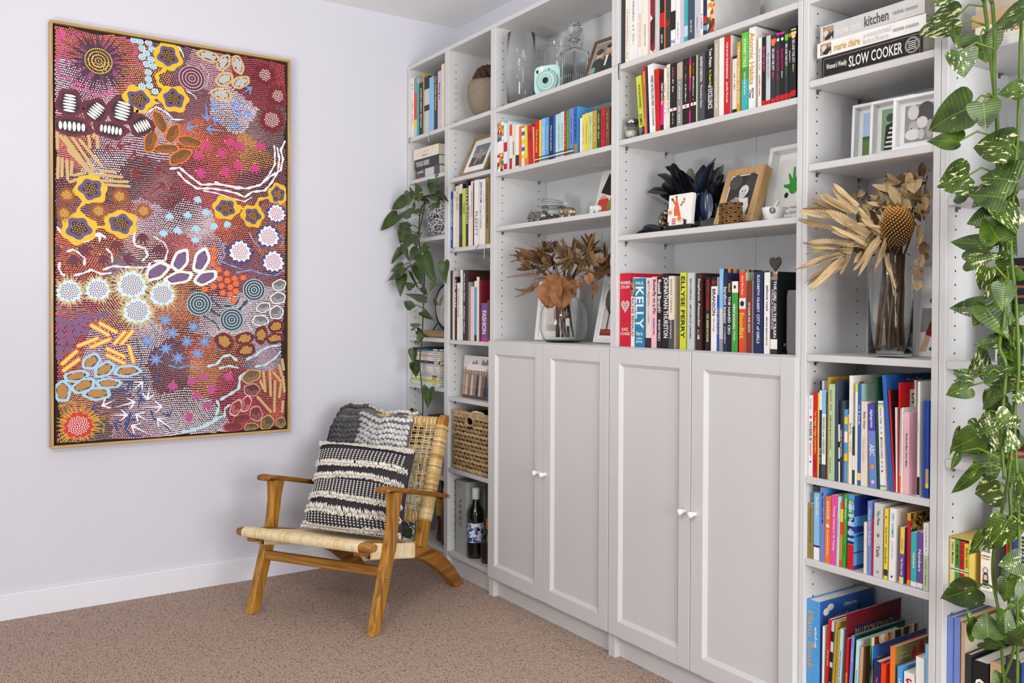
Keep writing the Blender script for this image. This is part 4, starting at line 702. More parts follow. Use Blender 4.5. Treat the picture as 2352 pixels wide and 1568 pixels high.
def make_book(key, i, z, group, rec):
    x,w,h,d,yf,tilt,col,side,bands,texts,st,label = rec
    x,w,h,d,yf = x/1000,w/1000,h/1000,d/1000,yf/1000
    dvd = st == 'dvd'
    left = tilt <= 0
    loc = (x if left else x+w, yf, z+.0004)
    root = thing('film_case' if dvd else 'book', label, 'film case' if dvd else 'book', loc, (0,math.radians(tilt),0), group)
    a = 0 if left else -w; e = a+w
    hard = h > .2 and w > .008 and not dvd
    t = min(.0022 if hard else .0011, w*.2)
    mats=[bmat(col)]; mi={col:0}
    def mx(c):
        if c not in mi: mi[c]=len(mats); mats.append(bmat(c))
        return mi[c]
    b=MB()
    # spine, cut into its printed bands
    cuts=sorted({0.0,1.0}|{q for s in bands for q in (s[0],s[1])})
    for q0,q1 in zip(cuts,cuts[1:]):
        m=0; c=(q0+q1)/2
        for s0,s1,sc in bands:
            if s0 <= c <= s1: m=mx(sc)
        b.box(a,e,0,t,h*(1-q1),h*(1-q0),m)
        if dvd: b.box(a,e,t,min(.014,d),h*(1-q1),h*(1-q0),m)
    sm = mx(side) if side else 0
    b.box(a,a+t,t,d,0,h,0); b.box(e-t,e,t,d,0,h,sm)
    if dvd: b.box(a+t,e-t,.014,d,0,h,0)
    b.build('case' if dvd else 'cover', mats, root)
    if not dvd:
        o=.0028 if hard else .0006
        b=MB(); b.box(a+t+.0001,e-t-.0001,t+.0001,d-o,o,h-o); b.build('pages', M_page if i%2 else M_page2, root)
    c0=(a+e)/2
    lm=[]; li={}; b=MB()
    def lx(c):
        if c not in li: li[c]=len(lm); lm.append(bmat(c))
        return li[c]
    lay=0
    for q in DECALS.get((key,i),[]):
        lay+=1
        pts={'heart':heart_pts(),'circ':CIRC,'sq':SQ}[q[0]]
        decal(b, pts, (c0,-.0003-.00012*lay,h*(1-q[2])), (1,0,0),(0,0,1), min(q[3]/1000,w*.92), lx(q[1]))
    for s,tc_,z0,z1,sz,o in texts:
        zc=h*(1-(z0+z1)/2); L=h*(z1-z0)
        if o=='h': put_text(b,s,(c0,-.0006,zc),(1,0,0),(0,0,1),w*min(.92,sz*1.1),L*.8,lx(tc_),bold=.02)
        else:
            xo={'v':0,'r':w*.2,'l':-w*.2}[o]
            put_text(b,s,(c0+xo,-.0006,zc),(0,0,-1),(1,0,0),L,w*sz,lx(tc_),bold=.02)
    for n_,(c_,k_,yy,zz,ry,rz) in enumerate(COVER_SHAPES.get((key,i),[])):
        pts=[(math.cos(2*PI*q/20),math.sin(2*PI*q/20)) for q in range(20)] if k_=='e' else [(-1,-1),(1,-1),(1,1),(-1,1)]
        pts=[(min(max(yy+p_*ry,1),d*1000-1),min(max(h*1000-zz+q_*rz,1),h*1000-1)) for p_,q_ in pts]
        b.poly([(e+.0002+.00002*n_,p_/1000,q_/1000) for p_,q_ in pts],lx(c_))
    for s,tc_,yy,zz,L,Hh in COVER_TEXT.get((key,i),[]):
        put_text(b,s,(e+.0005,yy/1000,h-zz/1000),(0,1,0),(0,0,1),L/1000,Hh/1000,lx(tc_),bold=.01,stretch=2)
    if b.f: b.build('lettering', lm, root, 'stuff' if DECALS.get((key,i)) or COVER_TEXT.get((key,i)) or any(t_[0][0]=='~' for t_ in texts) else None)
    return root
BK = {}
for key,(z,group,recs) in BOOKS.items():
    for i,rec in enumerate(recs): BK[(key,i)] = make_book(key,i,z,group,rec)
# ---------------------------------------------------------------- woven lounge chair
M_wz = wood_mat('80500f','c48d35','leg',2,9); M_wx = wood_mat('7a4c12','b98436','rail',0,9); M_wy = wood_mat('6b3f0c','a86e24','arm',1,9)
M_cord = mat('e0c58d',.6,'cord',vary=.12,scale=60); M_cord2 = mat('e8d6b0',.6,'cordpale',vary=.1,scale=60); M_cord3 = mat('b8965a',.7,'corddark',vary=.12,scale=60)
CORDS = [M_cord, M_cord2, M_cord3, mat('cfae72',.65,'cordmid',vary=.12,scale=60)]
_rc = random.Random(11)
def cordi(pale=0): return _rc.choice((1,1,1,0) if pale else (0,0,1,3,2))
M_brass = mat('b9a98a',.3,'bolt',metal=1)
chair = thing('lounge_chair','low wooden lounge chair with woven cord seat and back beside the bookcase','chair',(.718,-1.036,0),(0,0,math.atan2(.507,.862)))
def sidepiece(name, prof, u0, u1, m, parent):
    """closed outline in (v,z) given thickness from u0 to u1"""
    b=MB(); b.prism([(u0,p[0],p[1]) for p in prof],(u1-u0,0,0)); o=b.build(name,m,parent,fix=True)
    md=o.modifiers.new('bevel','BEVEL'); md.width=.004; md.segments=2; md.limit_method='ANGLE'; md.angle_limit=.6
    return o
leg_c=[(.0,.024,.024),(.2,.09,.026),(.29,.122,.027),(.36,.138,.023),(.43,.148,.025),(.503,.157,.037)]
for sgn in (1,-1):
    u0,u1=(.270,.302) if sgn>0 else (-.302,-.270)
    pr=[(c-w,z) for z,c,w in leg_c]+[(c+w,z) for z,c,w in reversed(leg_c)]
    lg=sidepiece('front_leg',pr,u0,u1,M_wz,chair)
    for vz in ((.128,.286),(.09,.195)):
        b=MB(); x=u1 if sgn>0 else u0; b.T=Matrix.Translation((x,vz[0],vz[1]))@Matrix.Rotation(sgn*PI/2,4,'Y'); b.lathe([(.006,-.001),(.006,.002),(.004,.004),(.0001,.0045)],10)
        b.build('bolt',M_brass,lg)
    # arm rest
    b=MB(); pts=[(.078,.527),(.10,.531),(.2,.508),(.36,.468),(.535,.424)]
    def arm(i,j):
        k=i*(len(pts)-1); n=min(int(k),len(pts)-2); f=k-n
        v=pts[n][0]*(1-f)+pts[n+1][0]*f; z=pts[n][1]*(1-f)+pts[n+1][1]*f
        hw=.031 if i<.35 else .031-.009*min(1,(i-.35)/.4); th=.010
        if i<.03 or i>.97: hw*=.75; th*=.7
        a=2*PI*j; ca,sa=math.cos(a),math.sin(a); q=1/((abs(ca)**5+abs(sa)**5)**.2)
        return (sgn*.284+hw*ca*q, v, z-.009+th*sa*q)
    b.grid(arm,26,16); b.poly([arm(0,k/16) for k in range(16)]); b.poly([arm(1,k/16) for k in range(16)][::-1])
    ar=b.build('arm_rest',M_wy,chair,fix=True)
    b=MB(); b.T=Matrix.Translation((sgn*.303,.52,.418))@Matrix.Rotation(sgn*PI/2,4,'Y'); b.lathe([(.007,-.004),(.007,.002),(.004,.004),(.0001,.0045)],10); b.build('bolt',M_brass,ar)
    # side rail running on into the curved back leg
    top=[(-.025,.342),(.06,.333),(.163,.309),(.24,.288),(.318,.264),(.424,.228),(.487,.198),(.542,.164),(.592,.128),(.631,.093),(.675,.045),(.713,.0)]
    bot=[(.648,.0),(.61,.034),(.575,.062),(.542,.085),(.474,.135),(.391,.181),(.319,.208),(.24,.233),(.164,.253),(.06,.279),(-.025,.296)]
    u0,u1=(.232,.268) if sgn>0 else (-.268,-.232)
    rl=sidepiece('back_leg',top+bot,u0,u1,M_wy,chair)
    b=MB()
    n=58
    for k in range(n):
        v=.03+(.318-.03)*k/(n-1); zt=.342-(v+.025)*(.342-.264)/(.343); zb=zt-.0535
        c=Vector(((u0+u1)/2,v,(zt+zb)/2)); hu=(u1-u0)/2+.0028; hz=(zt-zb)/2+.0028
        ring=[(su*hu,sz*hz) for su,sz in ((-1,-.85),(-.85,-1),(.85,-1),(1,-.85),(1,.85),(.85,1),(-.85,1),(-1,.85))]
        A=[b.vert(c+Vector((p,-.0028,q))) for p,q in ring]; Bm=[b.vert(c+Vector((p*1.05,0,q*1.03))) for p,q in ring]; Cc=[b.vert(c+Vector((p,.0028,q))) for p,q in ring]
        mi_=cordi(1)
        for X,Y in ((A,Bm),(Bm,Cc)):
            for i in range(8): b.face((X[i],X[(i+1)%8],Y[(i+1)%8],Y[i]),mi_,False)
    b.build('cord_wrap',CORDS,rl,'stuff')
    # back post
    def pv(z): return .388+(z-.25)*.372
    u0,u1=(.236,.268) if sgn>0 else (-.268,-.236)
    pr=[(pv(.235)-.030,.235),(pv(.5)-.026,.5),(pv(.72)-.024,.735),(pv(.74)-.008,.748),(pv(.74)+.012,.746),(pv(.72)+.024,.725),(pv(.5)+.026,.49),(pv(.235)+.03,.225)]
    ps=sidepiece('back_post',pr,u0,u1,M_wz,chair)
    b=MB(); n=58
    for k in range(n):
        z=.335+(.700-.335)*k/(n-1); c=Vector(((u0+u1)/2,pv(z),z)); hu=(u1-u0)/2+.003; hv=.0285
        tdir=Vector((0,.372,1)).normalized(); nd=Vector((0,1,-.372)).normalized()
        ring=[(su*hu,sz*hv) for su,sz in ((-1,-.8),(-.8,-1),(.8,-1),(1,-.8),(1,.8),(.8,1),(-.8,1),(-1,.8))]
        rows=[]
        mi_=cordi()
        for off,g in ((-.0031,.88),(-.0013,1.06),(.0013,1.06),(.0031,.88)):
            rows.append([b.vert(c+tdir*off+Vector((p*g,0,0))+nd*(q*g)) for p,q in ring])
        for X,Y in zip(rows,rows[1:]):
            for i in range(8): b.face((X[i],X[(i+1)%8],Y[(i+1)%8],Y[i]),mi_,True)
    b.build('cord_wrap',CORDS,ps,'stuff')
def rodrail(name, p0, p1, hw, hh, m, parent):
    b=MB(); p0=Vector(p0); p1=Vector(p1)
    def fn(i,j):
        a=2*PI*j; ca,sa=math.cos(a),math.sin(a); q=1/((abs(ca)**3+abs(sa)**3)**(1/3)); e=1 if .01<i<.99 else .8
        p=p0.lerp(p1,i); return (p.x,p.y+hw*e*ca*q,p.z+hh*e*sa*q)
    b.grid(fn,24,14); b.poly([fn(0,k/14) for k in range(14)][::-1]); b.poly([fn(1,k/14) for k in range(14)])
    return b.build(name,m,parent,fix=True)
def wraprings(parent, p0, p1, hw, hh, n, m, x0, x1):
    b=MB()
    for k in range(n):
        x=x0+(x1-x0)*k/(n-1); p=Vector(p0).lerp(Vector(p1),(x-p0[0])/(p1[0]-p0[0])); rows=[]; st=(x1-x0)/(n-1)*.5
        mi_=cordi(m is M_cord2)
        for off,g in ((-st,.9),(-st*.45,1.08),(st*.45,1.08),(st,.9)):
            row=[]
            for j in range(10):
                a=2*PI*j/10; ca,sa=math.cos(a),math.sin(a); q=1/((abs(ca)**3+abs(sa)**3)**(1/3))
                row.append(b.vert((x+off,p.y+hw*g*ca*q,p.z+hh*g*sa*q)))
            rows.append(row)
        for X,Y in zip(rows,rows[1:]):
            for i in range(10): b.face((X[i],X[(i+1)%10],Y[(i+1)%10],Y[i]),mi_,True)
    b.build('cord_wrap',CORDS,parent,'stuff')
fr=rodrail('front_rail',(-.318,-.008,.327),(.312,-.008,.327),.024,.017,M_wx,chair); wraprings(fr,(-.318,-.008,.327),(.312,-.008,.327),.0255,.0185,104,M_cord2,-.285,.255)
b=MB(); b.box(-.271,.271,.075,.099,.198,.233,bev=.004); b.build('stretcher',M_wx,chair)
tr=rodrail('top_rail',(-.236,pv(.715),.715),(.236,pv(.715),.715),.016,.014,M_wx,chair); wraprings(tr,(-.236,pv(.715),.715),(.236,pv(.715),.715),.0185,.022,62,M_cord,-.228,.228)
br=rodrail('bottom_rail',(-.236,pv(.345),.345),(.236,pv(.345),.345),.016,.014,M_wx,chair); wraprings(br,(-.236,pv(.345),.345),(.236,pv(.345),.345),.0185,.022,62,M_cord,-.228,.228)
rodrail('seat_rail',(-.232,.36,.232),(.232,.36,.232),.014,.014,M_wx,chair)
# open cord lattice of the back
b=MB()
nd=Vector((0,-1,.372)).normalized()
def bp(x,z,off): return Vector((x,pv(z),z))+nd*off
nv_=14; zs=[.365+k*(.695-.365)/16 for k in range(17)]
for k in range(nv_):
    for e in (-.0042,.0042):
        x=-.212+k*(.424/(nv_-1))+e
        pts_=[]
        for j in range(35):
            z=.345+(.715-.345)*j/34; pts_.append(bp(x+.0012*math.sin(j*1.3+k),z,.016+.004*math.sin(PI*(z-.365)/(.33/16)+PI*k)))
        b.tube(pts_,.0024,5,m=cordi())
for q,z in enumerate(zs):
    for e in (-.0036,.0036):
        pts_=[]
        for j in range(43):
            x=-.24+.48*j/42; pts_.append(bp(x,z+e+.001*math.sin(j*.9+q),.016-.004*math.sin(PI*(x+.212)/(.424/(nv_-1))+PI*q+PI/2)))
        b.tube(pts_,.0024,5,m=cordi())
b.build('woven_back',CORDS,chair,'stuff')
# tight cord seat
b=MB()
def sz(v): return .342-(v+.025)*(.342-.264)/.343
nx=66
for k in range(nx):
    x=-.226+.452*k/(nx-1); pts_=[]
    for j in range(25):
        v=-.02+(.37+.02)*j/24
        pts_.append((x,v,sz(v)+.002+.0022*math.sin(PI*j*1.0+PI*(k//3))-.012*math.sin(PI*j/24)*math.sin(PI*k/(nx-1))))
    b.tube(pts_,.0034,4,cap=False,m=cordi(1))
for k in range(26):
    v=.012+.345*k/25; pts_=[]
    for j in range(45):
        x=-.25+.5*j/44; t=(x+.226)/.452; s_=math.sin(PI*max(0,min(1,t)))*math.sin(PI*(v+.02)/.39)
        pts_.append((x,v,sz(v)+.0035-.0026*math.sin(PI*j*1.0+PI*k)-.012*s_))
    b.tube(pts_,.003,4,cap=False,m=cordi(1))
b.build('woven_seat',CORDS,chair,'stuff')

# ---------------------------------------------------------------- chunky knit throw over the chair back
CH=Matrix.Translation((.718,-1.036,0))@Matrix.Rotation(math.atan2(.507,.862),4,'Z')
throw=thing('knit_throw','chunky knit throw fading charcoal to pale grey draped over the chair back','throw',CH@Vector((0,.5,.5)),(0,0,math.atan2(.507,.862)))
TO=Vector((0,.5,.5))
def tsurf(s,t):
    """s across left to right, t from behind the back, over the top, down the front"""
    uL=-.292-.03*max(0,t-.3)/.7; uR=.118+.05*max(0,t-.2)
    u=uL+(uR-uL)*s
    L=-.13+t*.60            # arc length from the top
    topz=.744+.010*math.sin(7*s)+.006*math.sin(17*s+1)-.012*s*s*s
    if L<-.02: v=pv(.73)+.045; z=topz-.02+L+.02
    elif L<.02:
        a=(L+.02)/.04; v=pv(.73)+.045-.085*a; z=topz-.02+.024*math.sin(PI*a)
    else: z=topz-.02-(L-.02)*.935; v=pv(z)-.046-.012*math.sin(5*s+6*t)
    # the left edge falls over the post
    if s<.16: z-=.035*(1-s/.16)**2*(1 if L>-.02 else .3); v+=.05*(1-s/.16)**2*(1 if L>0 else 0)
    if s>.9 and L>0: v+=.01
    return Vector((u,v,z))-TO
b=MB(); b.grid(tsurf,30,34)
o=b.build('throw_cloth',mat('6d6b6c',.95,'throwbase'),throw)
md=o.modifiers.new('s','SOLIDIFY'); md.thickness=.012; md.offset=0
b=MB(); rs=random.Random(3)
def shade(s,t):
    if s<.06: g=(.035,.035,.037)
    elif s<.36: g=(.085,.085,.09) if t<.62 else (.03,.03,.032)
    else:
        k=min(1,(s-.36)/.4); g=tuple(.42+.26*k+x for x in (.0,-.012,-.02))
    f=rs.uniform(.8,1.12); return (g[0]*f,g[1]*f,g[2]*f,1)
NC,NR=21,26
for i in range(NC):
    for j in range(NR):
        s=(i+.5)/NC; t=(j+.5)/NR
        p=tsurf(s,t); du=(tsurf(min(1,s+.02),t)-tsurf(s-.02,t)).normalized(); dt=(tsurf(s,min(1,t+.02))-tsurf(s,max(0,t-.02))).normalized()
        n=dt.cross(du).normalized()
        if n.y>0 and t>.35: n=-n
        for sg in (-1,1):
            d=(dt*.75+du*sg*(.65+rs.uniform(-.2,.2))).normalized(); w=n.cross(d).normalized()
            M=Matrix((d,w,n)).transposed()
            b.ball(p+n*(.010+rs.uniform(-.002,.004))+du*sg*.0055+Vector((rs.uniform(-1,1),rs.uniform(-1,1),rs.uniform(-1,1)))*.0016, .0085,7,5,sc=(1.75,.95,.9),M=M,col=shade(s,t))
for j in range(24):   # black bobbles along the falling left edge
    t=.3+.7*j/24; p=tsurf(0,t); b.ball(p+Vector((-.012,-.01,0)),.013,7,5,col=(.02,.02,.021,1))
b.build('knit_stitches',attr_mat('m_knit',.95,.3,900),throw,'stuff')

# ---------------------------------------------------------------- striped cushion with fringes
cush=thing('cushion','charcoal and cream striped cushion with shaggy fringe rows resting on the chair','cushion',CH@Vector((.04,.21,.30)),(0,0,math.atan2(.507,.862)))
CO=Vector((.04,.21,.30))
ct=Vector((-.035,.425,.612)); cb=Vector((.045,.215,.31)); cax=(cb-ct); clen=cax.length; cdir=cax.normalized()
cx_=Vector((1,.02,-.01)).normalized(); cn_=cdir.cross(cx_).normalized()
if cn_.y>0: cn_=-cn_
def csurf(a,bb,side=1):
    """a -1..1 across, bb 0..1 from top to bottom"""
    f=(max(0,1-abs(a)**3.2))**.6*(max(0,1-abs(2*bb-1)**3.4))**.6
    hw=.236*(1-.06*math.sin(PI*bb)) 
    sag=.012*(a*a)*(1 if bb<.5 else .4)
    p=ct+cax*(bb+ (sag if bb<.6 else 0))+cx_*(a*hw)+cn_*(side*.058*f+ (.002*side))
    p.z+= .0
    return p-CO
b=MB(); b.grid(lambda i,j:csurf(2*i-1,j,1),36,32); b.grid(lambda i,j:csurf(1-2*i,j,-1),36,32)
b.build('cushion_cover',mat('383439',.95,'cushbase',vary=.25,scale=220,bump=.4,bscale=600),cush,fix=True)
M_bead=mat('eeeae2',.85,'bead',vary=.05); M_fr=mat('ece6da',.95,'fringe',vary=.1,scale=50)
b=MB()
for (b0,b1) in ((.085,.245),(.475,.665),(.86,.985)):
    nb_=int((b1-b0)*clen/.0088)
    for k in range(25):
        a=-.95+1.82*k/24
        for j in range(nb_):
            bb=b0+(b1-b0)*(j+.5)/nb_
            p=csurf(a,bb); px_=csurf(a+.01,bb)-p; py_=csurf(a,min(1,bb+.01))-p; px_.normalize(); py_.normalize(); n=px_.cross(py_).normalized()
            if n.dot(cn_)<0: n=-n
            M=Matrix((px_,py_,n)).transposed()
            b.ball(p+n*.001,.0052,6,4,sc=(.95,.68,.45),M=M)
b.build('woven_stripes',M_bead,cush,'stuff')
b=MB(); rs=random.Random(5)
for (bc,sp,ln) in ((.022,.010,.018),(.285,.009,.018),(.44,.009,.017),(.69,.008,.016),(.83,.012,.021),(.993,.006,.016)):
    for k in range(420):
        a=-1+2*(k+rs.random())/420; bb=min(.998,max(.002,bc+.012*math.sin(3*a+bc*9)+rs.uniform(-sp,sp)))
        p=csurf(a*.995,bb); py_=(csurf(a,min(1,bb+.01))-csurf(a,max(0,bb-.01))).normalized(); 
        dn=1 if rs.random()<.5 else -1
        d=(py_*dn*.75+cn_*.35+cx_*rs.uniform(-.3,.3)).normalized(); l=ln*rs.uniform(.7,1.05)
        q1=p+cn_*.003; q2=q1+d*l*.6+cn_*.006; q3=q2+(d-cn_*.5+cx_*rs.uniform(-.3,.3))*l*.4
        b.tube([q1,q2,q3],[.0021,.0021,.0011],4)
b.build('fringe',M_fr,cush,'stuff')
